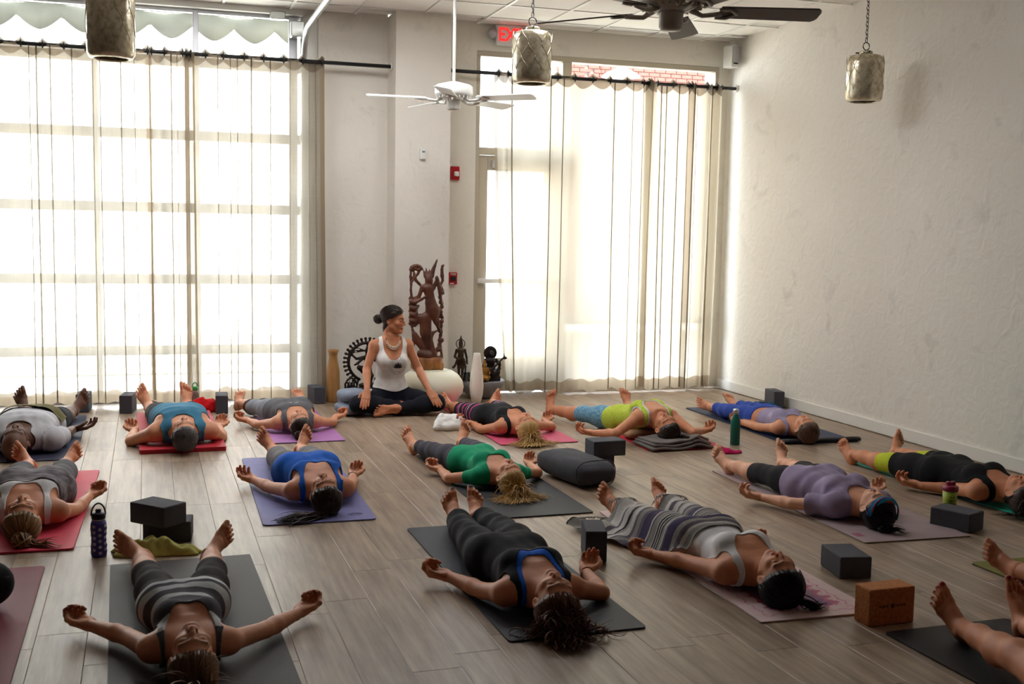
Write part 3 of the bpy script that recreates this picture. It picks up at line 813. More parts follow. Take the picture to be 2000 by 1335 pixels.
# ------------------------------------------------------------------ implicit-surface modeller (numpy)
class Field:
    def __init__(s, lo, hi, h):
        s.o = np.array(lo, float); s.h = h
        s.n = np.maximum(4, np.ceil((np.array(hi, float) - s.o) / h).astype(int) + 1)
        s.F = np.full(s.n, 1.0, np.float32)
        s.ax = [s.o[i] + h * np.arange(s.n[i]) for i in range(3)]
    def sub(s, lo, hi):
        sl = []
        for i in range(3):
            a = int(np.clip(math.floor((lo[i] - s.o[i]) / s.h), 0, s.n[i] - 1)); b = int(np.clip(math.ceil((hi[i] - s.o[i]) / s.h) + 1, a + 1, s.n[i]))
            sl.append(slice(a, b))
        g = np.meshgrid(*[s.ax[i][sl[i]] for i in range(3)], indexing='ij', sparse=True)
        return tuple(sl), g
    def put(s, sl, d, k, op='u'):
        A = s.F[sl]
        if op == 'u':
            if k > 0:
                h = np.maximum(k - np.abs(A - d), 0) / k; s.F[sl] = np.minimum(A, d) - h * h * k * 0.25
            else: s.F[sl] = np.minimum(A, d)
        else:
            d = -d
            if k > 0:
                h = np.maximum(k - np.abs(A - d), 0) / k; s.F[sl] = np.maximum(A, d) + h * h * k * 0.25
            else: s.F[sl] = np.maximum(A, d)
    def cone(s, a, b, ra, rb, k=0.02, op='u'):
        a = np.array(a, float); b = np.array(b, float); mg = max(ra, rb) + max(k, 0.01) + 2 * s.h
        sl, (X, Y, Z) = s.sub(np.minimum(a, b) - mg, np.maximum(a, b) + mg)
        ab = b - a; L = max(1e-9, ab @ ab)
        t = np.clip(((X - a[0]) * ab[0] + (Y - a[1]) * ab[1] + (Z - a[2]) * ab[2]) / L, 0, 1)
        d = np.sqrt((X - a[0] - t * ab[0]) ** 2 + (Y - a[1] - t * ab[1]) ** 2 + (Z - a[2] - t * ab[2]) ** 2) - (ra + (rb - ra) * t)
        s.put(sl, d, k, op); return s
    def chain(s, pts, rs, k=0.02, op='u'):
        for i in range(len(pts) - 1): s.cone(pts[i], pts[i + 1], rs[i], rs[i + 1], k, op)
        return s
    def ell(s, c, r, k=0.02, op='u', R=None):
        c = np.array(c, float); r = np.array(r if hasattr(r, '__len__') else (r, r, r), float); mg = r.max() + max(k, 0.01) + 2 * s.h
        sl, (X, Y, Z) = s.sub(c - mg, c + mg)
        x, y, z = X - c[0], Y - c[1], Z - c[2]
        if R is not None:
            R = np.array(R); x, y, z = (R[0, 0] * x + R[1, 0] * y + R[2, 0] * z), (R[0, 1] * x + R[1, 1] * y + R[2, 1] * z), (R[0, 2] * x + R[1, 2] * y + R[2, 2] * z)
        k0 = np.sqrt((x / r[0]) ** 2 + (y / r[1]) ** 2 + (z / r[2]) ** 2); k1 = np.sqrt((x / r[0] ** 2) ** 2 + (y / r[1] ** 2) ** 2 + (z / r[2] ** 2) ** 2) + 1e-9
        s.put(sl, k0 * (k0 - 1) / k1, k, op); return s
    def box(s, c, hd, rd=0.005, k=0.0, op='u'):
        c = np.array(c, float); hd = np.array(hd, float); mg = hd + max(k, 0.01) + 2 * s.h
        sl, (X, Y, Z) = s.sub(c - mg, c + mg)
        q = [np.abs(a - c[i]) - hd[i] + rd for i, a in enumerate((X, Y, Z))]
        d = np.sqrt(np.maximum(q[0], 0) ** 2 + np.maximum(q[1], 0) ** 2 + np.maximum(q[2], 0) ** 2) + np.minimum(np.maximum(np.maximum(q[0], q[1]), q[2]), 0) - rd
        s.put(sl, d, k, op); return s
    def fn(s, f, lo, hi, k=0.02, op='u'):
        sl, g = s.sub(lo, hi); s.put(sl, np.broadcast_to(f(*g), s.F[sl].shape), k, op); return s
    def nets(s, smooth=1):
        F = s.F
        F[0], F[-1], F[:, 0], F[:, -1], F[:, :, 0], F[:, :, -1] = [np.maximum(q, 1e-4) for q in (F[0], F[-1], F[:, 0], F[:, -1], F[:, :, 0], F[:, :, -1])]
        I = F < 0; nx, ny, nz = F.shape
        cn = [(a, b, c) for a in (0, 1) for b in (0, 1) for c in (0, 1)]
        cnt = np.zeros((nx - 1, ny - 1, nz - 1), np.int8)
        for a, b, c in cn: cnt += I[a:nx - 1 + a, b:ny - 1 + b, c:nz - 1 + c]
        act = (cnt > 0) & (cnt < 8)
        ci = np.argwhere(act); idx = np.full(act.shape, -1, np.int64); idx[act] = np.arange(len(ci))
        Fc = {q: F[ci[:, 0] + q[0], ci[:, 1] + q[1], ci[:, 2] + q[2]] for q in cn}
        P = np.zeros((len(ci), 3)); W = np.zeros(len(ci))
        for q in cn:
            for d in range(3):
                if q[d]: continue
                r = list(q); r[d] = 1; r = tuple(r)
                fa, fb = Fc[q], Fc[r]; x = (fa < 0) != (fb < 0)
                t = fa[x] / (fa[x] - fb[x])
                p = np.array(q, float)[None].repeat(x.sum(), 0); p[:, d] += t
                P[x] += p; W[x] += 1
        V = s.o + s.h * (ci + P / W[:, None])
        Q = []
        for d in range(3):
            e1, e2 = (d + 1) % 3, (d + 2) % 3
            sl0 = [slice(None)] * 3; sl1 = [slice(None)] * 3
            sl0[d] = slice(0, -1); sl1[d] = slice(1, None)
            ch = I[tuple(sl0)] != I[tuple(sl1)]
            e = np.argwhere(ch)
            e = e[(e[:, e1] > 0) & (e[:, e2] > 0) & (e[:, e1] < F.shape[e1] - 1) & (e[:, e2] < F.shape[e2] - 1)]
            ins = I[e[:, 0], e[:, 1], e[:, 2]]
            def cell(a, b):
                c = e.copy(); c[:, e1] -= a; c[:, e2] -= b
                return idx[c[:, 0], c[:, 1], c[:, 2]]
            q = np.stack([cell(1, 1), cell(0, 1), cell(0, 0), cell(1, 0)], 1)
            q[~ins] = q[~ins][:, ::-1]
            Q.append(q)
        Q = np.concatenate(Q)
        Q = Q[(Q >= 0).all(1)]
        for it in range(smooth): V = relax(V, Q, 0.5); V = relax(V, Q, -0.45)
        return V, Q

def relax(V, Q, lam):
    n = len(V); A = np.zeros((n, 3)); w = np.zeros(n)
    for i in range(4):
        a, b = Q[:, i], Q[:, (i + 1) % 4]
        for d in range(3): A[:, d] += np.bincount(a, V[b, d], n) + np.bincount(b, V[a, d], n)
        w += np.bincount(a, minlength=n) + np.bincount(b, minlength=n)
    w[w == 0] = 1
    return V + lam * (A / w[:, None] - V)

def normals(V, T):
    N = np.zeros_like(V); fn = np.cross(V[T[:, 1]] - V[T[:, 0]], V[T[:, 2]] - V[T[:, 0]])
    for i in range(3):
        for d in range(3): N[:, d] += np.bincount(T[:, i], fn[:, d], len(V))
    return N / (np.linalg.norm(N, axis=1, keepdims=True) + 1e-12)
def tris(Q): return np.concatenate([Q[:, [0, 1, 2]], Q[:, [0, 2, 3]]])

def clip(V, T, g, extra):
    """keep the part of the mesh where g > 0, with clean cut edges"""
    ins = g > 0; cnt = ins[T].sum(1)
    def rot(t, first):
        k = np.argmax(ins[t] == first, axis=1); ar = np.arange(len(t))[:, None]
        return t[ar, (k[:, None] + np.arange(3)) % 3]
    full = T[cnt == 3]; one = rot(T[cnt == 1], True); two = rot(T[cnt == 2], False)
    E = np.concatenate([one[:, [0, 1]], one[:, [0, 2]], two[:, [0, 1]], two[:, [0, 2]]])
    if len(E) == 0: uq = np.zeros((0, 2), int); inv = np.zeros(0, int)
    else: uq, inv = np.unique(np.sort(E, 1), axis=0, return_inverse=True); inv = inv.ravel()
    ga, gb = g[uq[:, 0]], g[uq[:, 1]]; t = (ga / (ga - gb + 1e-12))[:, None]
    n = len(V)
    def ip(A):
        A2 = A if A.ndim == 2 else A[:, None]
        r = np.concatenate([A2, A2[uq[:, 0]] * (1 - t) + A2[uq[:, 1]] * t]); return r if A.ndim == 2 else r[:, 0]
    V2 = ip(V); ex = [ip(a) for a in extra]
    m1, m2 = len(one), len(two)
    i1, i2, i3, i4 = inv[:m1], inv[m1:2 * m1], inv[2 * m1:2 * m1 + m2], inv[2 * m1 + m2:]
    T2 = np.concatenate([full, np.stack([one[:, 0], n + i1, n + i2], 1), np.stack([n + i3, two[:, 1], two[:, 2]], 1), np.stack([n + i3, two[:, 2], n + i4], 1)])
    used = np.unique(T2); mp = np.full(len(V2), -1); mp[used] = np.arange(len(used))
    return V2[used], mp[T2], [a[used] for a in ex]

def shell(V, T, N, off, inner=0.85):
    """offset surface with a rim that runs back to the body"""
    Vo = V + N * off[:, None]
    E = np.concatenate([T[:, [0, 1]], T[:, [1, 2]], T[:, [2, 0]]])
    key = np.sort(E, 1); uq, inv, c = np.unique(key, axis=0, return_inverse=True, return_counts=True)
    be = E[c[inv.ravel()] == 1]
    bv = np.unique(be); mp = np.full(len(V), -1); mp[bv] = np.arange(len(bv)) + len(V)
    Vi = V[bv] + N[bv] * (off[bv] * (1 - inner))[:, None]
    Q = np.stack([be[:, 1], be[:, 0], mp[be[:, 0]], mp[be[:, 1]]], 1)
    return np.concatenate([Vo, Vi]), [T, Q]

# ------------------------------------------------------------------ yoga mats
def yoga_mat(label, nl, fl, w, mt, th=0.006, rad=0.02, under=None, roll=None, fold=None):
    nl = np.array(nl[:2], float); fl = np.array(fl[:2], float)
    d = fl - nl; L = float(np.hypot(*d)); rz = -math.atan2(d[0], d[1])
    t = thing('yoga_mat', label, 'yoga mat', (nl[0], nl[1], 0.0015), rz)
    pl = []
    for cx, cy, a0 in ((rad, rad, PI), (w - rad, rad, 1.5 * PI), (w - rad, L - rad, 0), (rad, L - rad, 0.5 * PI)):
        for k in range(5): pl.append((cx + rad * math.cos(a0 + k * PI / 8), cy + rad * math.sin(a0 + k * PI / 8)))
    if under:
        MB().slab(pl, 0, th * 0.45).build('underside', M[under], t)
        MB().slab(pl, th * 0.45, th).build('surface', M[mt], t)
    else: MB().slab(pl, 0, th).build('surface', M[mt], t)
    if roll:
        pts = [(-0.01, 0.015, 0.016), (w * 0.5, 0.012, 0.017), (w + 0.015, 0.02, 0.018)]
        mb = MB(); n = 16; prof = []
        for k in range(n):
            a = 2 * PI * k / n; prof.append((0.035 * math.cos(a), 0.017 * math.sin(a)))
        vs = []; fs = []
        for i in range(13):
            x = -0.005 + (w + 0.02) * i / 12; b = 0.004 * math.sin(i * 1.3)
            for py, pz in prof: vs.append((x, 0.03 + py + b, 0.018 + pz))
        for i in range(12):
            for k in range(n): fs.append((i * n + k, i * n + (k + 1) % n, (i + 1) * n + (k + 1) % n, (i + 1) * n + k))
        fs += [tuple(range(n - 1, -1, -1)), tuple(12 * n + k for k in range(n))]
        mb.add(vs, fs, True).build('rolled_end', M[roll], t)
    return t
def mm(n, r, g, b, **kw):
    M[n] = pbr(n, srgb(r, g, b), rough=kw.get('rough', 0.55), spec=0.28, var=0.05, vscale=8, bump=0.12, bscale=220)
for a in (('mat_charcoal', 40, 41, 46), ('mat_slate', 44, 46, 56), ('mat_periwinkle', 112, 112, 168), ('mat_red', 178, 36, 52), ('mat_mauve', 164, 146, 150),
          ('mat_olive_edge', 128, 112, 60), ('mat_teal', 46, 188, 164), ('mat_dark_grey', 52, 46, 47), ('mat_navy', 42, 56, 88), ('mat_pink', 200, 78, 112),
          ('mat_purple', 168, 112, 172), ('mat_crimson', 186, 48, 66), ('mat_coral', 208, 60, 84), ('mat_midnight', 48, 50, 72), ('mat_black', 30, 30, 33),
          ('mat_olive', 112, 112, 40), ('mat_maroon', 128, 40, 58), ('mat_dark_edge', 24, 24, 28)): mm(*a)
def pattern_mat():
    mt, n, out = nt('mat_mandala_print')
    b = nd(n, 'ShaderNodeBsdfPrincipled', Roughness=0.65); n.links.new(b.outputs[0], out.inputs[0])
    tc = nd(n, 'ShaderNodeTexCoord'); sp = nd(n, 'ShaderNodeSeparateXYZ'); n.links.new(tc.outputs['Object'], sp.inputs[0])
    # distance to the nearest mat edge with a scalloped, worn inner border
    def math_(op, a, b_=None, c_=None):
        x = nd(n, 'ShaderNodeMath', operation=op)
        for i, q in enumerate((a, b_, c_)):
            if q is None: continue
            if isinstance(q, (int, float)): x.inputs[i].default_value = q
            else: n.links.new(q, x.inputs[i])
        return x.outputs[0]
    W, L = 0.54, 1.84
    dx = math_('SUBTRACT', W / 2, math_('ABSOLUTE', math_('SUBTRACT', sp.outputs['X'], W / 2)))
    dy = math_('SUBTRACT', L / 2, math_('ABSOLUTE', math_('SUBTRACT', sp.outputs['Y'], L / 2)))
    dd = math_('MINIMUM', dx, dy)
    wv = math_('ADD', math_('ABSOLUTE', math_('SINE', math_('MULTIPLY', sp.outputs['X'], 42.0))), math_('ABSOLUTE', math_('SINE', math_('MULTIPLY', sp.outputs['Y'], 42.0))))
    nz = nd(n, 'ShaderNodeTexNoise', Scale=70.0, Detail=5.0); n.links.new(tc.outputs['Object'], nz.inputs['Vector'])
    bd = math_('ADD', math_('MULTIPLY', wv, 0.022), math_('MULTIPLY', nz.outputs['Fac'], 0.05))
    e = math_('SUBTRACT', dd, bd)
    rp = nd(n, 'ShaderNodeValToRGB'); cr = rp.color_ramp
    cr.elements[0].position = 0.0; cr.elements[0].color = c4(srgb(214, 190, 190)); cr.elements[1].position = 0.55; cr.elements[1].color = c4(srgb(150, 96, 132))
    for p, c in ((0.24, (206, 180, 182)), (0.27, (186, 88, 116)), (0.30, (210, 186, 188)), (0.42, (206, 176, 180)), (0.45, (186, 92, 122)), (0.9, (132, 96, 140))):
        x = cr.elements.new(p); x.color = c4(srgb(*c))
    mr = nd(n, 'ShaderNodeMapRange'); mr.inputs['From Min'].default_value = -0.06; mr.inputs['From Max'].default_value = 0.2
    n.links.new(e, mr.inputs['Value']); n.links.new(mr.outputs[0], rp.inputs[0]); n.links.new(rp.outputs[0], b.inputs['Base Color'])
    return mt
M['mat_mandala'] = pattern_mat()

yoga_mat('charcoal yoga mat under the blonde woman in the green tee', (1.766, 5.68), (1.756, 7.46), 0.59, 'mat_charcoal')
yoga_mat('slate grey yoga mat under the woman in the black jumpsuit', (1.29, 3.915), (1.27, 5.60), 0.575, 'mat_slate')
tm_ = yoga_mat('periwinkle blue yoga mat under the woman in the bright blue tank', (0.56, 5.84), (0.59, 7.61), 0.60, 'mat_periwinkle', rad=0.03)
M['mat_print'] = pbr('mat_corner_print', srgb(74, 70, 110), rough=0.6)
MB().tube([(0.5 + 0.04 * math.cos(a), 0.12 + 0.022 * math.sin(a), 0.0066) for a in [2 * PI * k / 20 for k in range(20)]], 0.003, 5, closed=True, flat=0.3).tube([(0.475, 0.112, 0.0066), (0.5, 0.135, 0.0066), (0.525, 0.112, 0.0066)], 0.003, 5, flat=0.3).build('printed_emblem', M['mat_print'], tm_)
yoga_mat('thick red exercise mat under the grey-haired man', (-0.062, 7.92), (-0.093, 9.555), 0.575, 'mat_red', th=0.028)
tm_ = yoga_mat('mauve grey yoga mat with an olive underside, under the woman with the striped headband', (3.47, 4.76), (3.54, 6.53), 0.635, 'mat_mauve', under='mat_olive_edge', rad=0.01)
M['tag_pink'] = pbr('pink_mat_tag', srgb(150, 80, 110), rough=0.6)
MB().box((0.05, 0.14, 0.0065), (0.045, 0.06, 0.001)).build('tag', M['tag_pink'], tm_)
yoga_mat('teal yoga mat under the woman in black by the right edge', (4.685, 4.85), (4.62, 6.60), 0.60, 'mat_teal', th=0.006, under='mat_charcoal')
yoga_mat('pink mandala printed yoga mat under the woman with the woven blanket', (2.335, 3.853), (2.39, 5.69), 0.54, 'mat_mandala', rad=0.008)
yoga_mat('large dark grey yoga mat under the woman in the striped tank, front left', (-0.135, 3.48), (-0.176, 5.31), 0.625, 'mat_dark_grey', rad=0.006)
yoga_mat('navy yoga mat with a rolled end, nearest the right wall', (4.555, 7.25), (4.60, 9.02), 0.62, 'mat_navy', under='mat_dark_edge', roll='mat_dark_edge')
yoga_mat('pink yoga mat with a dark underside, under the blonde woman in the black tank', (2.44, 7.69), (2.45, 9.42), 0.61, 'mat_pink', under='mat_dark_edge')
_a, _b, _c2 = gz(532, 867), gz(484.6, 795.7), gz(676, 862)
yoga_mat('lilac purple yoga mat under the woman in the grey tank', _a, _b, float(np.hypot(*(_c2 - _a)[:2])), 'mat_purple', under='mat_dark_edge')
yoga_mat('deep red yoga mat under the woman in the lime tank', gz(1266, 881), gz(1128, 815), 0.61, 'mat_crimson')
_a, _b = gz(144, 1072), gz(195, 919); _d = _b - _a; _d[0], _d[1] = 0.03, float(_b[1] - _a[1])
yoga_mat('coral red yoga mat at the left edge, under the blonde woman in the grey top', (_a[0] - 0.61, _a[1]), (_b[0] - 0.61, _b[1]), 0.61, 'mat_coral', th=0.009)
_a, _b = gz(148, 898), gz(170, 812)
yoga_mat('midnight blue yoga mat under the bald man', (_a[0] - 0.61, _a[1]), (_b[0] - 0.61, _b[1]), 0.61, 'mat_midnight')
_a, _b = gz(1726, 1237), gz(1971, 1205)
yoga_mat('black yoga mat in the lower right corner behind the cork block', (_a[0] + 0.02, _a[1] - 1.75), (_a[0], _a[1]), 0.60, 'mat_black')
_a = gz(1895, 1100)
yoga_mat('olive green yoga mat at the right edge under a bare foot', (_a[0], _a[1] - 1.75), (_a[0], _a[1]), 0.60, 'mat_olive', under='mat_dark_edge')
_a, _b = gz(6.6, 1333), gz(88, 1107)
yoga_mat('maroon yoga mat in the lower left corner', (_b[0] - 0.60, _b[1] - 1.75), (_b[0] - 0.60, _b[1]), 0.60, 'mat_maroon')

# ------------------------------------------------------------------ blocks
def block(label, fl, rz, dims, z0=0.0, mt='foam', right=False):
    w, d, h = dims; p = np.array(fl[:2], float); R = np.array([[math.cos(rz), -math.sin(rz)], [math.sin(rz), math.cos(rz)]])
    if right: p = p - R @ np.array([w, 0])
    c = p + R @ np.array([w / 2, d / 2])
    o = MB().bbox((0, 0, h / 2), (w, d, h), 0.007, 3).build('yoga_block', M[mt], None, (c[0], c[1], z0 + 0.0005), (0, 0, rz))
    return tag(o, label, 'yoga block')
r_ = math.radians
A4, A6, A9 = 0.102, 0.152, 0.229
block('charcoal yoga block standing left of the grey-haired man, by the window', gz(233, 808), r_(-9), (A4, A9, A6))
block('charcoal yoga block standing beside the red cloth, by the window', gz(421, 808), r_(-3), (A4, A9, A6))
block('charcoal yoga block behind the feet of the woman in the grey tank', gz(614, 789.5), r_(10), (A4, A9, A6))
block('charcoal yoga block behind the right foot of the bald man', gz(148, 806), r_(-4), (A4, A9, A6))
block('charcoal yoga block standing against the right wall baseboard', gz(1511, 797), r_(-9), (A4, A9, A6))
block('charcoal yoga block lying turned at the bottom of the stack beside the bolster', gz(1200, 918), r_(16), (A9, A6, A4), right=True)
block('charcoal yoga block lying on top of the stack beside the bolster', gz(1160, 893, A4), r_(2), (A9, A6, A4), z0=A4 + 0.001)
block('charcoal yoga block standing by the hand of the woman in the black jumpsuit', gz(1143, 1099), r_(-16), (A4, A9, A6))
block('charcoal yoga block at the bottom of the stack above the green towel', gz(279, 1061), r_(-6), (A9, A6, A4))
block('charcoal yoga block on top of the stack above the green towel', gz(319.5, 1033, A4), r_(-47), (A9, A6, A4), z0=A4 + 0.001, right=True)
block('charcoal yoga block lying alone between the mauve mat and the cork block', gz(1640, 1131), r_(-11), (A6, A9, A4))
block('charcoal yoga block lying in front of the lime shaker bottle', gz(1893, 1042), r_(22), (A6, A9, A4))
cb = block('tan cork yoga block at the lower right, near the printed mat', gz(1697, 1225), r_(1), (A9 * 0.95, A4, A6), mt='cork')
M['cork_print'] = pbr('dark_cork_print', srgb(84, 48, 26), rough=0.8)
MB().lathe([(0.010, 0), (0.010, 0.001)], n=14).build('printed_dot', M['cork_print'], cb, (0, -A4 / 2 - 0.0005, 0.08), (PI / 2, 0, 0))
mbp = MB()
for sx in (-1, 1):
    for k in range(5): mbp.box((sx * (0.024 + 0.009 * k), -A4 / 2 - 0.0006, 0.08), (0.005, 0.001, 0.006 if k % 2 else 0.010))
o = mbp.build('printed_mark', M['cork_print'], cb); o['kind'] = 'stuff'

# ------------------------------------------------------------------ bottles
M['blue_silicone'] = pbr('blue_silicone', srgb(62, 60, 150), rough=0.5)
M['navy_plastic'] = pbr('navy_plastic', srgb(20, 20, 44), rough=0.4)
M['pale_glass'] = pbr('pale_bottle_glass', srgb(190, 186, 196), rough=0.1, spec=0.8)
M['green_enamel'] = pbr('deep_green_enamel', srgb(14, 104, 88), rough=0.35)
M['lime_plastic'] = pbr('lime_plastic', srgb(166, 186, 62), rough=0.4)
M['maroon_plastic'] = pbr('maroon_plastic', srgb(140, 30, 62), rough=0.4)
M['green_plastic'] = pbr('bright_green_plastic', srgb(46, 150, 70), rough=0.4)
M['smoke_plastic'] = pbr('smoky_bottle_plastic', srgb(128, 112, 104), rough=0.15, spec=0.7)
p = gz(193.5, 1085)
t = thing('water_bottle', 'glass water bottle in a blue holed silicone sleeve, with a loop cap', 'bottle', (p[0], p[1], 0))
R0 = 0.0355
prof = [(0.028, 0.0), (0.034, 0.003), (R0, 0.01), (R0, 0.05), (0.0325, 0.075), (0.0335, 0.10), (R0, 0.125), (R0, 0.155), (0.031, 0.172)]
sl = MB().lathe(prof, n=36).build('sleeve', M['blue_silicone'], t)
def prof_r(z):
    return float(np.interp(z, [q[1] for q in prof], [q[0] for q in prof]))
hb_ = MB().lathe([(0.0078, 0.0), (0.0078, 0.0022), (0.006, 0.003)], n=14).mesh('hole'); hb_.materials.append(M['pale_glass'])
for col_ in range(8):
    for row in range(5):
        z = 0.022 + row * 0.028 + (0.014 if col_ % 2 else 0); a = 2 * PI * col_ / 8 + 0.2
        if z > 0.15: continue
        rr = prof_r(z) - 0.0013
        o = bpy.data.objects.new('hole', hb_); COL.objects.link(o); o.parent = sl
        o.location = (rr * math.cos(a), rr * math.sin(a), z); o.rotation_euler = (0, PI / 2, a)
MB().lathe([(0.029, 0.172), (0.029, 0.18)], n=30).build('glass_neck', M['pale_glass'], t)
cp = MB().lathe([(0.031, 0.18), (0.032, 0.183), (0.032, 0.203), (0.029, 0.207), (0.014, 0.209), (0.013, 0.222), (0.010, 0.226)], n=30).build('cap', M['navy_plastic'], t)
MB().tube([(0.032 * math.cos(a), 0, 0.196 + 0.056 * math.sin(a)) for a in [PI * k / 14 for k in range(15)]], 0.0038, 8, upv=(0, 1, 0)).build('loop_handle', M['navy_plastic'], t, rot=(0, 0, 0.2))
p = gz(1435, 868)
t = thing('water_bottle', 'tall green steel bottle with a silver cap, beside the magenta pouch', 'bottle', (p[0], p[1], 0))
MB().lathe([(0.034, 0.0), (0.036, 0.003), (0.036, 0.17), (0.034, 0.19), (0.022, 0.225), (0.019, 0.235)], n=36).build('bottle_body', M['green_enamel'], t)
MB().lathe([(0.021, 0.235), (0.022, 0.238), (0.022, 0.262), (0.018, 0.27), (0.0, 0.271)], n=30, cap1=False).build('cap', M['steel'], t)
p = gz(1853, 1012)
t = thing('shaker_bottle', 'lime shaker bottle with a maroon lid, behind a yoga block', 'bottle', (p[0], p[1], 0))
MB().lathe([(0.030, 0.0), (0.033, 0.004), (0.036, 0.09), (0.040, 0.165)], n=36).build('bottle_body', M['lime_plastic'], t)
MB().lathe([(0.042, 0.16), (0.043, 0.165), (0.043, 0.183), (0.034, 0.19), (0.016, 0.193)], n=36).build('lid', M['maroon_plastic'], t)
MB().lathe([(0.014, 0.19), (0.014, 0.208), (0.008, 0.212)], n=16).build('spout_cap', M['maroon_plastic'], t, (0.016, 0, 0))
MB().bbox((-0.016, 0, 0.2), (0.022, 0.02, 0.024), 0.004, 2).build('flip_hinge', M['maroon_plastic'], t)
M['lime_print'] = pbr('shaker_print', srgb(104, 122, 40), rough=0.5)
mbp = MB()
for k in range(6):
    for q in range(3):
        a = -PI / 2 - 0.6 + 0.5 * q; z = 0.03 + 0.02 * k; rr = 0.0325 + z * 0.045 + 0.0005
        mbp.box((rr * math.cos(a), rr * math.sin(a), z), (0.001, 0.009, 0.006), a)
mbp.build('volume_marks', M['lime_print'], t)
p = gz(381, 794.5)
t = thing('water_bottle', 'smoky clear bottle with a bright green looped lid, behind the red cloth', 'bottle', (p[0], p[1], 0))
MB().lathe([(0.030, 0.0), (0.034, 0.004), (0.034, 0.12), (0.030, 0.14), (0.022, 0.15)], n=30).build('bottle_body', M['smoke_plastic'], t)
MB().lathe([(0.026, 0.146), (0.027, 0.15), (0.027, 0.175), (0.020, 0.18)], n=24).build('lid', M['green_plastic'], t)
MB().tube([(0.022 * math.cos(a), 0, 0.178 + 0.034 * math.sin(a)) for a in [PI * k / 12 for k in range(13)]], 0.005, 8, upv=(0, 1, 0)).build('loop_handle', M['green_plastic'], t)

# ------------------------------------------------------------------ soft props
def crumple(name, label, cat, c, rx_, ry_, h, mt, rz=0.0, seed=1, lob=0.25, rings=16, segs=56, z0=0.001, fs=14, tail=None):
    vs = []; fc = []
    def out(a): return 1 + lob * mnoise.noise(Vector((math.cos(a) * 1.3 + seed, math.sin(a) * 1.3, seed * 0.7))) + lob * 0.5 * mnoise.noise(Vector((math.cos(a) * 3.1, math.sin(a) * 3.1 + seed, 2.0)))
    vs.append((0, 0, h))
    for r in range(1, rings + 1):
        q = r / rings
        for k in range(segs):
            a = 2 * PI * k / segs; o = out(a)
            x, y = rx_ * q * o * math.cos(a), ry_ * q * o * math.sin(a)
            n1 = 1 - math.sqrt(mnoise.noise(Vector((x * fs * 0.8 + seed, y * fs * 0.65, seed * 1.3))) ** 2 + 0.006) * 1.7
            n2 = mnoise.noise(Vector((x * fs * 2.7, y * fs * 2.7, seed + 4.0)))
            z = h * (1 - q ** 2.4) * (0.35 + 0.60 * max(0, n1) + 0.10 * n2) + 0.007 + 0.006 * n2
            vs.append((x, y, max(0.006, z)))
    vs[0] = (0, 0, sum(vs[1 + k][2] for k in range(segs)) / segs)
    for k in range(segs): fc.append((0, 1 + k, 1 + (k + 1) % segs))
    for r in range(rings - 1):
        for k in range(segs):
            a, b = 1 + r * segs + k, 1 + r * segs + (k + 1) % segs
            fc.append((a, a + segs, b + segs, b))
    n0 = len(vs); base = 1 + (rings - 1) * segs
    for k in range(segs): x, y, z = vs[base + k]; vs.append((x * 0.985, y * 0.985, 0.0))
    for k in range(segs):
        j = (k + 1) % segs; fc.append((base + k, n0 + k, n0 + j, base + j))
    fc.append(tuple(n0 + k for k in range(segs - 1, -1, -1)))
    o = MB().add(vs, fc, True).build(name, M[mt], None, (c[0], c[1], z0), (0, 0, rz))
    return tag(o, label, cat)
M['white_terry'] = fabric('white_terry', srgb(242, 240, 238), bump=0.6, bscale=240)
M['olive_towel'] = fabric('olive_towel', srgb(186, 182, 104), bump=0.5, bscale=220)
M['red_cloth'] = fabric('red_cloth', srgb(200, 20, 26))
M['teal_cloth'] = fabric('teal_blue_cloth', srgb(32, 112, 150), col2=srgb(28, 60, 100))
M['grey_wool'] = fabric('grey_wool', srgb(116, 110, 106), bump=0.5, bscale=200)
M['magenta_cloth'] = fabric('magenta_cloth', srgb(182, 16, 84))
M['bolster'] = fabric('charcoal_cotton', srgb(74, 74, 80), bump=0.3, bscale=160)
M['cushion_grey'] = fabric('blue_grey_cotton', srgb(134, 142, 160), bump=0.25)
crumple('towel', 'crumpled olive green towel below the stacked blocks at left', 'towel', gz(300, 1080), 0.20, 0.085, 0.085, 'olive_towel', -0.22, 5, 0.35)
crumple('cloth', 'teal and blue cloth between the navy mat and the right wall', 'cloth', gz(1490, 803), 0.17, 0.11, 0.10, 'teal_cloth', -0.2, 9, 0.3)
crumple('pouch', 'small magenta pouch with a black edge at the foot of the green bottle', 'pouch', gz(1421, 884), 0.10, 0.055, 0.035, 'magenta_cloth', -0.15, 11, 0.15)

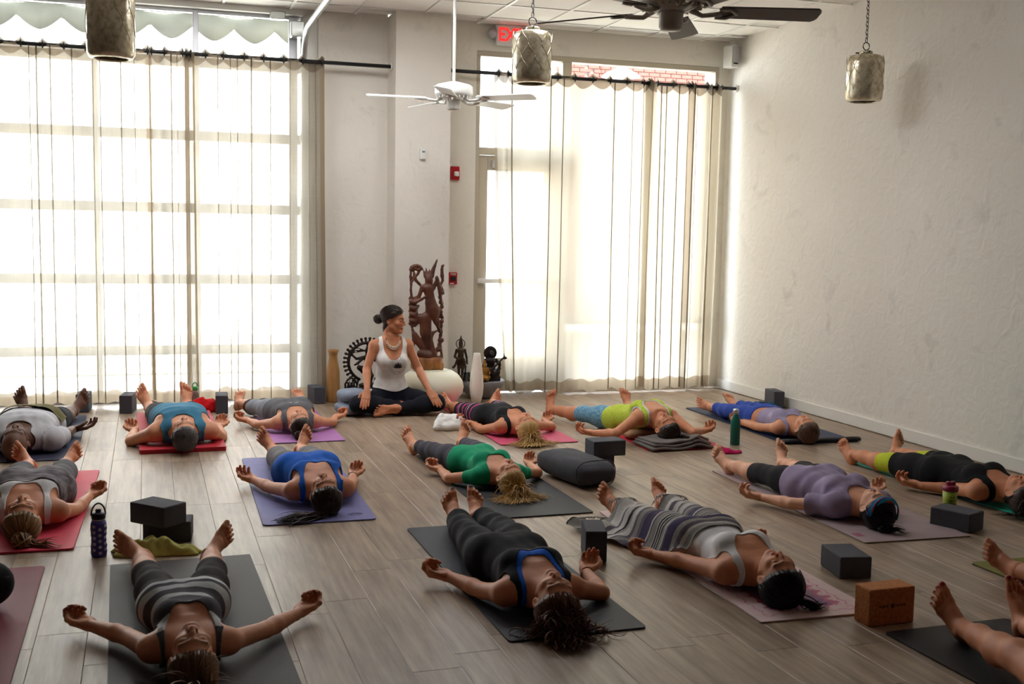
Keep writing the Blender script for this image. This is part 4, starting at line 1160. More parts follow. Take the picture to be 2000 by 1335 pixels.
def lump(name, label, cat, c, prims, mt, rz=0.0, amp=0.006, h=0.008):
    f = Field((-0.26, -0.20, -0.02), (0.26, 0.20, 0.24), h)
    for a, b, ra, rb in prims: f.cone(a, b, ra, rb, 0.022)
    V, Q = f.nets(1); N = normals(V, tris(Q))
    d = np.array([mnoise.noise(Vector(v * 22.0)) + 0.5 * mnoise.noise(Vector(v * 47.0)) for v in V])
    V = V + N * (amp * d)[:, None]; V[:, 2] = np.maximum(V[:, 2], 0.0)
    return tag(link(name, np_mesh(name, V, [Q]), M[mt], None, (float(c[0]), float(c[1]), 0.001), (0, 0, rz)), label, cat)
lump('towel', 'crumpled white towel on the floor beside the pink mat', 'towel', gz(875, 838), [((-0.11, -0.02, 0.02), (-0.05, -0.03, 0.025), 0.026, 0.03), ((-0.07, 0.0, 0.05), (0.08, 0.0, 0.06), 0.045, 0.05), ((-0.04, 0.03, 0.085), (0.05, 0.02, 0.08), 0.032, 0.036), ((0.07, -0.02, 0.05), (0.11, 0.03, 0.045), 0.045, 0.038), ((-0.03, -0.05, 0.03), (0.09, -0.05, 0.03), 0.034, 0.034), ((-0.06, 0.02, 0.10), (-0.045, 0.02, 0.115), 0.018, 0.014)], 'white_terry', 0.15)
lump('cloth', 'crumpled bright red cloth beside the red mat, by the window', 'cloth', gz(400, 803), [((-0.09, 0.0, 0.04), (0.05, 0.0, 0.055), 0.04, 0.05), ((0.05, -0.02, 0.05), (0.085, 0.01, 0.03), 0.05, 0.03), ((-0.07, 0.03, 0.08), (-0.02, 0.02, 0.09), 0.024, 0.03), ((0.0, -0.04, 0.025), (0.08, -0.05, 0.02), 0.028, 0.024), ((-0.10, -0.02, 0.02), (-0.05, -0.05, 0.02), 0.025, 0.024)], 'red_cloth', 0.1, 0.010)

def folded_blanket():
    p = gz(1322, 878)
    t = thing('folded_blanket', 'grey wool blanket folded in layers under the head of the woman in lime', 'blanket', (p[0] + 0.02, p[1] + 0.11, 0.009), 0.06)
    for li in range(3):
        nx, ny = 30, 10; W, D = 0.50 - 0.03 * li, 0.30 - 0.02 * li; th = 0.02
        vs = []; fs = []
        def zc(x, y): return li * 0.021 + 0.011 + 0.040 * (li / 3 + 0.35) * math.exp(-((x - 0.14) / 0.06) ** 2) + 0.006 * math.sin(x * 22 + li + y * 5)
        for i in range(nx + 1):
            x = -W / 2 + W * i / nx
            ring = []
            for j in range(ny + 1): y = -D / 2 + D * j / ny; ring.append((x, y, zc(x, y) - th * 0.48))
            for k in range(1, 6): a = -PI / 2 + PI * k / 6; ring.append((x, D / 2 + th * 0.48 * math.cos(a), zc(x, D / 2) + th * 0.48 * math.sin(a)))
            for j in range(ny, -1, -1): y = -D / 2 + D * j / ny; ring.append((x, y, zc(x, y) + th * 0.48))
            for k in range(1, 6): a = PI / 2 + PI * k / 6; ring.append((x, -D / 2 + th * 0.48 * math.cos(a), zc(x, -D / 2) + th * 0.48 * math.sin(a)))
            vs += ring; n = len(ring)
        for i in range(nx):
            for k in range(n): fs.append((i * n + k, i * n + n + k, i * n + n + (k + 1) % n, i * n + (k + 1) % n))
        fs += [tuple(range(n)), tuple(nx * n + k for k in range(n - 1, -1, -1))]
        MB().add(vs, fs, True).build('blanket_layer', M['grey_wool'], t)
folded_blanket()

def superbox(mb, a, b, c, e1=3.0, e2=3.0, n=40, m=22, wr=0.0, seed=0):
    vs = []; fs = []
    sp = lambda w, e: math.copysign(abs(w) ** (2 / e), w)
    for j in range(m + 1):
        v = -PI / 2 + PI * j / m
        for i in range(n):
            u = 2 * PI * i / n
            x, y, z = a * sp(math.cos(v), e1) * sp(math.cos(u), e2), b * sp(math.cos(v), e1) * sp(math.sin(u), e2), c * sp(math.sin(v), e1)
            if wr: k = 1 + wr * mnoise.noise(Vector((x * 9 + seed, y * 14, z * 12))); z *= k; y *= 1 + 0.4 * (k - 1)
            vs.append((x, y, z))
    for j in range(m):
        for i in range(n): fs.append((j * n + i, j * n + (i + 1) % n, (j + 1) * n + (i + 1) % n, (j + 1) * n + i))
    return mb.add(vs, fs, True)
_a, _b, _d = gz(1040, 921), gz(1139, 961), gz(1208, 950)
ax_ = (_a - _b)[:2]; Lb = float(np.hypot(*ax_)); ctr = (_b + (_a - _b) / 2 + (_d - _b) / 2); Wb = float(np.hypot(*(_d - _b)[:2]))
t = thing('bolster', 'charcoal rectangular bolster cushion beside the woman in the green tee', 'bolster', (ctr[0], ctr[1], 0.0), math.atan2(ax_[1], ax_[0]))
print('bolster', Lb, Wb)
superbox(MB(), max(0.30, Lb / 2), max(0.13, Wb / 2), 0.083, 3.0, 5.0, wr=0.10, seed=3).build('cover', M['bolster'], t, (0, 0, 0.083))
MB().tube([(-max(0.30, Lb / 2) * 0.80, 0.995 * max(0.13, Wb / 2) * math.copysign(abs(math.cos(a)) ** 0.66, math.cos(a)), 0.083 + 0.0835 * math.copysign(abs(math.sin(a)) ** 0.66, math.sin(a))) for a in [2 * PI * k / 32 for k in range(32)]], 0.0035, 5, closed=True, upv=(1, 0, 0)).build('piping', M['bolster'], t)
p = gy(702, 785, 9.22)
t = thing('cushion', 'blue grey folded cushion under the knee of the sitting teacher', 'cushion', (float(p[0]) - 0.05, 9.31, 0.0), 0.15)
superbox(MB(), 0.13, 0.15, 0.055, 2.6, 3.5, wr=0.12, seed=8).build('lower_fold', M['cushion_grey'], t, (0.0, 0, 0.055))
superbox(MB(), 0.12, 0.145, 0.055, 2.6, 3.5, wr=0.12, seed=12).build('upper_fold', M['cushion_grey'], t, (0.012, 0.01, 0.16))

# ------------------------------------------------------------------ altar corner: pots, vases, statues
def carved():
    """openwork panel: dancer with veil, swan and leaf border, modelled in the plane of the panel"""
    s = 1.0 / 227.0; C = lambda u, v: ((u - 211.0) / 4.174 * s, (1008 - v) / 4.174 * s)
    f = Field((-0.19, -0.07, -0.01), (0.19, 0.07, 1.06), 0.0062)
    def ln(pts, r, y=0.0, k=0.008, rz_=None):
        P = [(C(*q)[0], y, C(*q)[1]) for q in pts]; rs = r if hasattr(r, '__len__') else [r] * len(P)
        f.chain(P, rs, k)
    # left border: scrolled leaves and cloud crest
    for i, q in enumerate([(85, 160), (105, 150), (128, 148), (148, 155), (160, 170), (140, 180), (112, 172), (78, 178)]): f.ell((C(*q)[0], 0, C(*q)[1]), (0.021, 0.028, 0.017), 0.006)
    ln([(75, 190), (72, 240), (78, 300), (76, 350), (85, 420), (110, 440)], [0.010, 0.012, 0.011, 0.011, 0.013, 0.012], 0.0)
    ln([(95, 185), (108, 215), (95, 250), (75, 270)], 0.009, 0.01); ln([(150, 180), (132, 215), (112, 240), (78, 290)], [0.012, 0.012, 0.009, 0.008], -0.01)
    for i in range(9):
        v = 420 + i * 26
        ln([(78, v), (105, v + 8), (140 - 6 * (i % 3), v - 18)], [0.020, 0.021, 0.012], 0.01 * (-1) ** i)
    # right border
    ln([(350, 140), (342, 175), (345, 230), (352, 270)], [0.008, 0.013, 0.017, 0.010], 0.0); ln([(350, 150), (358, 142)], 0.008); ln([(345, 160), (338, 148)], 0.007)
    ln([(350, 270), (330, 310), (350, 350), (335, 400), (348, 460), (330, 520), (352, 580), (340, 650), (345, 700), (325, 770), (340, 830), (350, 900)], [0.012] * 12, 0.0)
    for i in range(14): q = (338 + 12 * math.sin(i * 1.9), 330 + i * 40); f.ell((C(*q)[0], 0.012 * (-1) ** i, C(*q)[1]), (0.018, 0.022, 0.020), 0.008)
    # dancer
    cx, cz = C(228, 262); f.ell((cx, -0.012, cz), (0.036, 0.036, 0.048), 0.01); f.ell((cx + 0.020, -0.038, cz - 0.012), (0.012, 0.012, 0.02), 0.008)
    for dx, hh in ((-0.05, 0.035), (-0.025, 0.055), (0.005, 0.045), (0.035, 0.06), (0.055, 0.05)): f.cone((cx + dx * 0.6, -0.005, cz + 0.03), (cx + dx, 0.0, cz + 0.05 + hh), 0.018, 0.004, 0.01)
    ln([(262, 190), (278, 150), (296, 105), (300, 88)], [0.018, 0.014, 0.008, 0.003], 0.0)
    ln([(225, 300), (222, 330)], [0.017, 0.020], -0.01)
    ln([(175, 325), (268, 330)], [0.022, 0.022], -0.005, 0.02); ln([(222, 340), (238, 400), (245, 450)], [0.048, 0.036, 0.037], -0.01, 0.03)
    ln([(245, 460), (262, 520), (265, 540)], [0.048, 0.056, 0.05], -0.012, 0.03)
    ln([(172, 325), (148, 390), (112, 450)], [0.022, 0.017, 0.014], -0.015); ln([(112, 450), (160, 425), (215, 395)], [0.015, 0.013, 0.012], -0.03)
    ln([(150, 300), (120, 270), (100, 215)], [0.014, 0.013, 0.010], 0.0); ln([(270, 320), (300, 270), (296, 240)], [0.02, 0.016, 0.014], -0.01)
    ln([(296, 250), (318, 330), (332, 440)], [0.017, 0.018, 0.013], -0.02)
    ln([(262, 540), (215, 570), (160, 575)], [0.045, 0.034, 0.018], -0.01, 0.02); ln([(270, 545), (296, 610), (312, 665)], [0.04, 0.026, 0.013], -0.02, 0.02); ln([(306, 655), (322, 672)], [0.013, 0.009], -0.03)
    ln([(190, 590), (205, 700), (222, 820)], [0.045, 0.046, 0.030], -0.005, 0.03); ln([(225, 600), (232, 720), (236, 800)], [0.026, 0.022, 0.018], -0.03)
    for i in range(6): ln([(150, 560 + i * 9), (110, 560 + i * 16), (82, 600 + i * 10)], [0.016, 0.017, 0.010], 0.008 * (-1) ** i)
    # swan
    ln([(165, 880), (225, 905), (275, 890)], [0.035, 0.043, 0.035], -0.01, 0.03); ln([(270, 875), (258, 800), (250, 750), (268, 705), (300, 690)], [0.03, 0.018, 0.015, 0.014, 0.008], -0.02)
    for i in range(8): ln([(195, 860 - i * 6), (140 - i * 4, 790 - i * 10), (88 + i * 2, 655 + i * 26)], [0.020, 0.022, 0.008], 0.01 - 0.006 * (i % 3))
    ln([(300, 860), (325, 830), (345, 780)], [0.02, 0.016, 0.008], 0.0)
    # low rim joining everything to the base
    ln([(90, 920), (345, 920)], [0.016, 0.016], 0.0, 0.02)
    V, Q = f.nets(1); return V, Q
p = gy(868, 751, 9.6)
POTX, POTY = 2.392, 9.60
t = thing('ovoid_pot', 'large cream ovoid pot on the floor behind the sitting teacher', 'pot', (POTX, POTY, 0))
MB().lathe([(0.10, 0.0), (0.16, 0.012), (0.23, 0.06), (0.272, 0.12), (0.285, 0.175), (0.272, 0.235), (0.235, 0.285), (0.185, 0.318), (0.15, 0.325), (0.14, 0.32)], n=56).build('pot_body', M['cream_pot'], t)
MB().lathe([(0.15, 0.3245), (0.151, 0.3275), (0.0, 0.3275)], n=40, cap0=False, cap1=False).build('lid', M['cream_pot'], t)
t = thing('carved_panel', 'tall openwork wooden carving of a dancer and swan standing on the cream pot', 'carving', (2.345, 9.60, 0.329))
f = Field((-0.17, -0.11, -0.01), (0.17, 0.11, 0.13), 0.008)
f.box((0, 0, 0.055), (0.135, 0.06, 0.053), 0.02)
for i in range(9): f.ell((-0.12 + 0.03 * i, -0.05 + 0.014 * math.sin(i * 2.2), 0.05 + 0.02 * math.sin(i * 1.3)), (0.02, 0.022, 0.045), 0.015)
V, Q = f.nets(1); link('trunk_base', np_mesh('trunk_base', V, [Q]), M['carved_golden'], t)
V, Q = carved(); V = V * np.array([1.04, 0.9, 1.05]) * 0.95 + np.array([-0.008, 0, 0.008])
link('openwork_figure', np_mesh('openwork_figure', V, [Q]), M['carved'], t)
p = gz(926, 784)
tv = MB().lathe([(0.036, 0.0), (0.044, 0.01), (0.058, 0.08), (0.064, 0.15), (0.060, 0.23), (0.046, 0.34), (0.034, 0.42), (0.031, 0.455), (0.028, 0.456), (0.030, 0.40), (0.0, 0.38)], n=40, cap1=False).build('vase', M['ceramic'], None, (float(p[0]), float(p[1]) - 0.07, 0.0005))
tag(tv, 'tall slim white ceramic vase in front of the grey bowl', 'vase')
p = gz(652, 777)
wv = []; n_ = 14
tag(MB().lathe([(0.062, 0.0), (0.066, 0.01), (0.063, 0.08), (0.060, 0.20), (0.058, 0.28), (0.044, 0.35), (0.036, 0.41), (0.042, 0.445), (0.054, 0.47), (0.046, 0.472), (0.034, 0.43), (0.0, 0.42)], n=n_, cap1=False).build('vase', M['wood_vase'], None, (1.585, 10.02, 0.0005)), 'pale carved wooden vase by the wall beside the left curtain', 'vase')
BX, BY = 2.965, 10.0
bw = MB().lathe([(0.09, 0.0), (0.10, 0.004), (0.155, 0.05), (0.205, 0.12), (0.225, 0.165), (0.22, 0.172), (0.205, 0.165), (0.20, 0.162), (0.0, 0.162)], n=56, cap1=False).build('bowl', M['grey_stone'], None, (BX, BY, 0.0005))
tag(bw, 'wide grey stoneware bowl holding the small statues', 'bowl')

def statue(name, label, loc, f, mt, rz=0.0, extra=None):
    V, Q = f.nets(1)
    return tag(link(name, np_mesh(name, V, [Q]), M[mt], None, loc, (0, 0, rz)), label, 'statue')
# standing deity
f = Field((-0.09, -0.07, -0.005), (0.09, 0.07, 0.45), 0.0048)
f.box((0, 0, 0.014), (0.045, 0.04, 0.016), 0.006); f.ell((0, 0, 0.035), (0.035, 0.03, 0.012), 0.01)
f.chain([(-0.016, 0, 0.045), (-0.017, 0, 0.12), (-0.018, 0, 0.19)], [0.011, 0.014, 0.019], 0.008).chain([(0.016, 0, 0.045), (0.018, -0.004, 0.12), (0.016, 0, 0.19)], [0.011, 0.014, 0.019], 0.008)
f.chain([(0, 0, 0.19), (0, 0, 0.235), (0, 0, 0.28)], [0.03, 0.023, 0.031], 0.02).chain([(-0.037, 0, 0.285), (0.037, 0, 0.285)], [0.013, 0.013], 0.012)
f.chain([(-0.04, 0, 0.285), (-0.058, -0.005, 0.225), (-0.03, -0.035, 0.20), (0.005, -0.045, 0.215)], [0.013, 0.011, 0.010, 0.009], 0.008)
f.chain([(0.04, 0, 0.285), (0.056, 0, 0.22), (0.058, -0.02, 0.16)], [0.013, 0.011, 0.009], 0.008).chain([(-0.045, -0.045, 0.238), (0.055, -0.045, 0.165)], [0.004, 0.004], 0.002)
f.cone((0, 0, 0.295), (0, 0, 0.315), 0.012, 0.012, 0.01).ell((0, -0.003, 0.335), (0.021, 0.022, 0.026), 0.006).chain([(0, 0, 0.355), (0, 0, 0.385), (0, 0, 0.425)], [0.02, 0.012, 0.003], 0.008)
f.chain([(0.042 * math.cos(a), 0.012, 0.343 + 0.042 * math.sin(a)) for a in [2 * PI * k / 20 for k in range(21)]], [0.005] * 21, 0.002)
f.chain([(-0.03, 0, 0.2), (-0.055, 0.0, 0.14), (-0.07, 0, 0.125)], [0.012, 0.010, 0.012], 0.008); f.chain([(0.03, 0, 0.2), (0.048, 0, 0.13), (0.045, 0, 0.06)], [0.010, 0.009, 0.007], 0.008)
statue('statue', 'standing bronze deity statue with a round halo, at the left of the bowl', (2.77, 10.01, 0.1655), f, 'bronze')
# seated musician with round halo and long lute
f = Field((-0.12, -0.10, -0.005), (0.15, 0.09, 0.345), 0.0052)
f.box((0, 0, 0.022), (0.082, 0.058, 0.024), 0.008).box((0, 0, 0.05), (0.07, 0.05, 0.012), 0.006)
f.chain([(-0.06, -0.03, 0.075), (0.0, -0.055, 0.07), (0.06, -0.03, 0.075)], [0.024, 0.022, 0.024], 0.02); f.chain([(0.05, -0.02, 0.085), (0.078, -0.01, 0.11)], [0.026, 0.02], 0.015)
f.chain([(0, 0, 0.085), (0, 0, 0.13), (0, 0, 0.18)], [0.045, 0.033, 0.04], 0.02).cone((-0.045, 0, 0.19), (0.045, 0, 0.19), 0.017, 0.017, 0.015)
f.chain([(-0.05, 0, 0.19), (-0.075, -0.02, 0.135), (-0.03, -0.06, 0.115)], [0.016, 0.014, 0.011], 0.01).chain([(0.05, 0, 0.19), (0.08, -0.02, 0.145), (0.07, -0.06, 0.165)], [0.016, 0.014, 0.011], 0.01)
f.ell((-0.02, -0.062, 0.1), (0.034, 0.02, 0.03), 0.01).chain([(-0.02, -0.065, 0.1), (0.05, -0.065, 0.165), (0.11, -0.06, 0.225)], [0.012, 0.009, 0.008], 0.006); f.ell((0.118, -0.06, 0.215), (0.02, 0.016, 0.014), 0.006).cone((0.11, -0.06, 0.225), (0.105, -0.06, 0.262), 0.008, 0.004, 0.004)
f.ell((0, -0.004, 0.245), (0.030, 0.03, 0.036), 0.01).cone((0, 0, 0.2), (0, 0, 0.22), 0.016, 0.016, 0.012).ell((0, -0.032, 0.24), (0.008, 0.008, 0.01), 0.006)
f.ell((0, 0.022, 0.255), (0.066, 0.012, 0.068), 0.006)
statue('statue', 'seated dark bronze musician statue with a round disc halo and a long lute', (3.055, 9.98, 0.1655), f, 'dark_bronze')
# small gilded figure
f = Field((-0.06, -0.06, -0.005), (0.06, 0.06, 0.215), 0.0045)
f.ell((0, 0, 0.012), (0.045, 0.04, 0.014), 0.006).chain([(-0.03, -0.02, 0.04), (0, -0.035, 0.035), (0.032, -0.02, 0.045)], [0.02, 0.018, 0.02], 0.015)
f.chain([(0, 0, 0.04), (0, 0, 0.085), (0, 0, 0.115)], [0.03, 0.026, 0.026], 0.015).cone((-0.03, 0, 0.12), (0.03, 0, 0.12), 0.011, 0.011, 0.01)
f.chain([(-0.03, 0, 0.12), (-0.045, -0.01, 0.08), (-0.03, -0.03, 0.06)], [0.011, 0.010, 0.008], 0.006).chain([(0.03, 0, 0.12), (0.046, -0.01, 0.085), (0.035, -0.035, 0.075)], [0.011, 0.010, 0.008], 0.006)
f.ell((0, -0.003, 0.148), (0.018, 0.018, 0.022), 0.008).chain([(0, 0, 0.16), (0, 0, 0.185), (0, 0, 0.205)], [0.016, 0.009, 0.003], 0.006)
statue('statue', 'small gilded seated statue in front of the musician statue', (2.965, 9.88, 0.1655), f, 'gold')
t = thing('candle_jar', 'glass candle jar with a cream candle in the grey bowl', 'candle', (2.80, 9.89, 0.1655))
M['jar_glass'] = glass_mat('candle_jar_glass', (0.96, 0.95, 0.93), 0.25)
MB().lathe([(0.03, 0.0), (0.032, 0.004), (0.032, 0.09), (0.03, 0.09), (0.03, 0.008), (0.0, 0.008)], n=24, cap1=False).build('jar', M['jar_glass'], t)
MB().lathe([(0.027, 0.009), (0.027, 0.035), (0.022, 0.037), (0.0, 0.036)], n=20, cap1=False).build('candle', M['wax'], t)  # plain cream wax, no flame
f = Field((-0.03, -0.03, -0.004), (0.03, 0.03, 0.06), 0.004); f.ell((0, 0, 0.012), (0.02, 0.016, 0.014), 0.006).cone((0.004, 0, 0.012), (0.013, 0, 0.034), 0.010, 0.006, 0.008)
V, Q = f.nets(1); tag(link('shell', np_mesh('shell', V, [Q]), M['ceramic'], None, (2.915, 9.83, 0.1655)), 'tiny white shell in the bowl in front of the gilded statue', 'shell')
# flaming-ring dancer on a planter, mostly behind the teacher
f = Field((-0.28, -0.06, -0.01), (0.28, 0.06, 0.52), 0.0065)
RC = 0.205
for k in range(44):
    a0, a1 = -1.15 + k * (2 * PI - 0.86) / 44, -1.15 + (k + 1) * (2 * PI - 0.86) / 44
    f.cone((RC * 0.83 * math.cos(a0 - 0.0 + 0), 0, 0.262 + RC * 0.83 * math.sin(a0)), (RC * 0.83 * math.cos(a1), 0, 0.262 + RC * 0.83 * math.sin(a1)), 0.013, 0.013, 0.004)
for k in range(30):
    a = -1.1 + k * (2 * PI - 0.94) / 29
    f.cone((RC * 0.85 * math.cos(a), 0, 0.262 + RC * 0.85 * math.sin(a)), (RC * 0.99 * math.cos(a), 0, 0.262 + RC * 0.99 * math.sin(a)), 0.008, 0.010, 0.003)
    f.ell((RC * 1.02 * math.cos(a), 0, 0.262 + RC * 1.02 * math.sin(a)), 0.014, 0.004)
f.ell((0, 0, 0.02), (0.11, 0.05, 0.024), 0.01).ell((0, 0, 0.055), (0.08, 0.04, 0.025), 0.015)
f.chain([(0.02, 0, 0.08), (0.03, -0.01, 0.14), (0.0, 0, 0.20)], [0.018, 0.022, 0.028], 0.012).chain([(0.01, 0, 0.20), (-0.08, -0.03, 0.215), (-0.03, -0.03, 0.15)], [0.026, 0.02, 0.012], 0.012)
f.chain([(0, 0, 0.2), (0, 0, 0.26), (0, 0, 0.30)], [0.03, 0.026, 0.033], 0.015).ell((0, -0.005, 0.35), (0.024, 0.025, 0.03), 0.01).cone((0, 0, 0.37), (0, 0, 0.42), 0.022, 0.006, 0.01)
for sx in (-1, 1):
    f.chain([(sx * 0.035, 0, 0.305), (sx * 0.10, 0, 0.29), (sx * 0.165, 0, 0.35)], [0.014, 0.011, 0.009], 0.008).chain([(sx * 0.035, 0, 0.30), (sx * 0.09, -0.02, 0.255), (sx * 0.12, -0.03, 0.24)], [0.014, 0.011, 0.009], 0.008)
    for q in range(3): f.chain([(sx * 0.02, 0.01, 0.36), (sx * (0.08 + 0.02 * q), 0.01, 0.385 - 0.02 * q), (sx * (0.15 + 0.01 * q), 0.01, 0.37 - 0.03 * q)], [0.006, 0.005, 0.004], 0.003)
statue('statue', 'dark bronze dancing statue inside a ring of flames, behind the teacher', (1.852, 9.78, 0.1225), f, 'dark_bronze')
pl_ = MB().bbox((0, 0, 0.06), (0.50, 0.24, 0.12), 0.01, 2).build('plinth', M['grey_stone'], None, (1.85, 9.78, 0.0005))
tag(pl_, 'low grey stone plinth under the ring statue', 'plinth')
f = Field((-0.07, -0.035, -0.004), (0.07, 0.035, 0.16), 0.0045)
f.box((0, 0, 0.010), (0.055, 0.025, 0.012), 0.004).chain([(-0.05, 0, 0.015), (-0.052, 0, 0.08), (-0.03, 0, 0.118), (0, 0, 0.135), (0.03, 0, 0.118), (0.052, 0, 0.08), (0.05, 0, 0.015)], [0.009] * 7, 0.004)
f.cone((0, 0, 0.135), (0, 0, 0.152), 0.008, 0.003, 0.004)
for x in (-0.026, 0.0, 0.026): f.chain([(x, 0, 0.02), (x, 0, 0.055), (x, 0, 0.075)], [0.009, 0.011, 0.008], 0.006).ell((x, 0, 0.088), 0.009, 0.003)
for x in (-0.013, 0.013): f.cone((x, 0.01, 0.02), (x, 0.01, 0.11), 0.004, 0.004, 0.002)
statue('statue', 'small dark arched shrine with three figures, left of the ring statue', (1.69, 9.69, 0.1225), f, 'dark_bronze')
# ------------------------------------------------------------------ people: one implicit surface each, posed from joints
def unit(v): v = np.asarray(v, float); return v / (np.linalg.norm(v) + 1e-12)
M['skin'] = pbr('skin', (1, 1, 1), rough=0.48, spec=0.35, var=0.06, vscale=30, attr=True, bump=0.05, bscale=300)
M['hair'] = pbr('hair', (1, 1, 1), rough=0.42, spec=0.4, var=0.10, vscale=40, attr=True)

def head_mesh(male):
    f = Field((-0.10, -0.12, -0.16), (0.10, 0.14, 0.14), 0.0042)
    f.ell((0, -0.012, 0.034), (0.073, 0.092, 0.082), 0.0)
    f.ell((0, 0.030, -0.030), (0.058, 0.060, 0.078), 0.035)
    jw = 0.020 if male else 0.016
    for s in (-1, 1):
        f.cone((s * 0.052, 0.004, -0.052), (s * 0.014, 0.066, -0.094), jw, jw, 0.025)
        f.cone((s * 0.012, 0.084, 0.022), (s * 0.042, 0.070, 0.020), 0.010, 0.009, 0.016)
        f.ell((s * 0.040, 0.058, -0.022), (0.024, 0.022, 0.020), 0.022)
    f.ell((0, 0.073, -0.094), (0.018, 0.016, 0.015), 0.018)
    for s in (-1, 1): f.ell((s * 0.031, 0.096, 0.002), (0.019, 0.014, 0.013), 0.016, 's')
    for s in (-1, 1): f.ell((s * 0.031, 0.0755, 0.001), (0.0155, 0.0125, 0.0105), 0.004)
    f.chain([(0, 0.088, 0.014), (0, 0.098, -0.008), (0, 0.107, -0.030)], [0.008, 0.0085, 0.0098], 0.010)
    for s in (-1, 1): f.ell((s * 0.0115, 0.096, -0.034), (0.0085, 0.010, 0.0075), 0.006)
    for s in (-1, 1): f.ell((s * 0.0065, 0.101, -0.042), (0.0035, 0.005, 0.004), 0.002, 's')
    f.ell((0, 0.086, -0.059), (0.023, 0.0115, 0.0065), 0.006).ell((0, 0.084, -0.070), (0.020, 0.0115, 0.0075), 0.005)
    f.cone((-0.02, 0.098, -0.0645), (0.02, 0.098, -0.0645), 0.0022, 0.0022, 0.003, 's')
    for s in (-1, 1):
        a = 0.35; R = np.array([[math.cos(s * a), -math.sin(s * a), 0], [math.sin(s * a), math.cos(s * a), 0], [0, 0, 1]])
        f.ell((s * 0.077, -0.012, -0.006), (0.0065, 0.020, 0.031), 0.006, 'u', R)
        f.ell((s * 0.083, -0.008, -0.004), (0.006, 0.010, 0.017), 0.004, 's', R)
    f.cone((0, -0.022, -0.05), (0, -0.030, -0.15), 0.050 if not male else 0.056, 0.050 if not male else 0.058, 0.025)
    V, Q = f.nets(1)
    x, y, z = np.abs(V[:, 0]), V[:, 1], V[:, 2]
    sm = lambda d, w: np.clip(1 - d / w, 0, 1)
    lips = sm(np.maximum(np.abs(z + 0.0645) - 0.009 + x * 0.25, np.maximum(x - 0.022, 0.080 - y)), 0.004)
    arc = 0.027 - 6.0 * (x - 0.030) ** 2
    brow = sm(np.maximum(np.abs(z - arc) - 0.0025, np.maximum(np.maximum(0.012 - x, x - 0.050), 0.05 - y)), 0.004)
    lash = sm(np.maximum(np.abs(z + 0.0035 + 5 * (x - 0.031) ** 2 * -1) - 0.0012, np.maximum(np.abs(x - 0.031) - 0.013, 0.06 - y)), 0.003)
    return V, Q, lips, brow, lash
def hand_mesh(curl):
    f = Field((-0.065, -0.04, -0.035), (0.085, 0.205, 0.105), 0.0035)
    kn = [(0.030, 0.088, 0.0), (0.010, 0.092, -0.002), (-0.010, 0.088, -0.001), (-0.028, 0.079, 0.002)]
    f.cone((0, -0.03, 0), (0, 0.012, 0), 0.024, 0.023, 0.01)
    for i, q in enumerate(kn): f.cone((q[0] * 0.5, 0.012, 0.0), q, 0.015, 0.0125, 0.016)
    f.ell((0.020, 0.038, 0.010), (0.017, 0.028, 0.014), 0.014).ell((-0.022, 0.035, 0.008), (0.013, 0.028, 0.012), 0.012)
    Ls = [(0.042, 0.025, 0.021), (0.046, 0.029, 0.022), (0.042, 0.027, 0.021), (0.034, 0.020, 0.018)]
    rs = [0.0106, 0.0108, 0.0104, 0.0092]; tips = []
    for i, q in enumerate(kn):
        p = np.array(q, float); a = 0.0; sp = (0.05, 0.01, -0.02, -0.06)[i]
        pts = [p.copy()]; c = curl * (1.0 + 0.12 * i)
        for j, L in enumerate(Ls[i]):
            a += (0.52, 0.78, 0.55)[j] * c
            p = p + L * np.array([math.sin(sp) * math.cos(a), math.cos(sp) * math.cos(a), math.sin(a)]); pts.append(p.copy())
        r = rs[i]; f.chain(pts, [r * 1.08, r, r * 0.92, r * 0.80], 0.004); tips.append(pts[-1])
    th = [(0.018, 0.022, 0.006), (0.044, 0.046, 0.020), (0.056, 0.074, 0.034), (0.054 - 0.012 * curl, 0.098, 0.046)]
    f.chain(th, [0.0155, 0.0125, 0.0108, 0.0088], 0.008); tips.append(np.array(th[-1]))
    V, Q = f.nets(1)
    d = np.min([np.linalg.norm(V - t, axis=1) for t in tips], axis=0)
    return V, Q, np.clip(1.6 - d / 0.012, 0, 1)
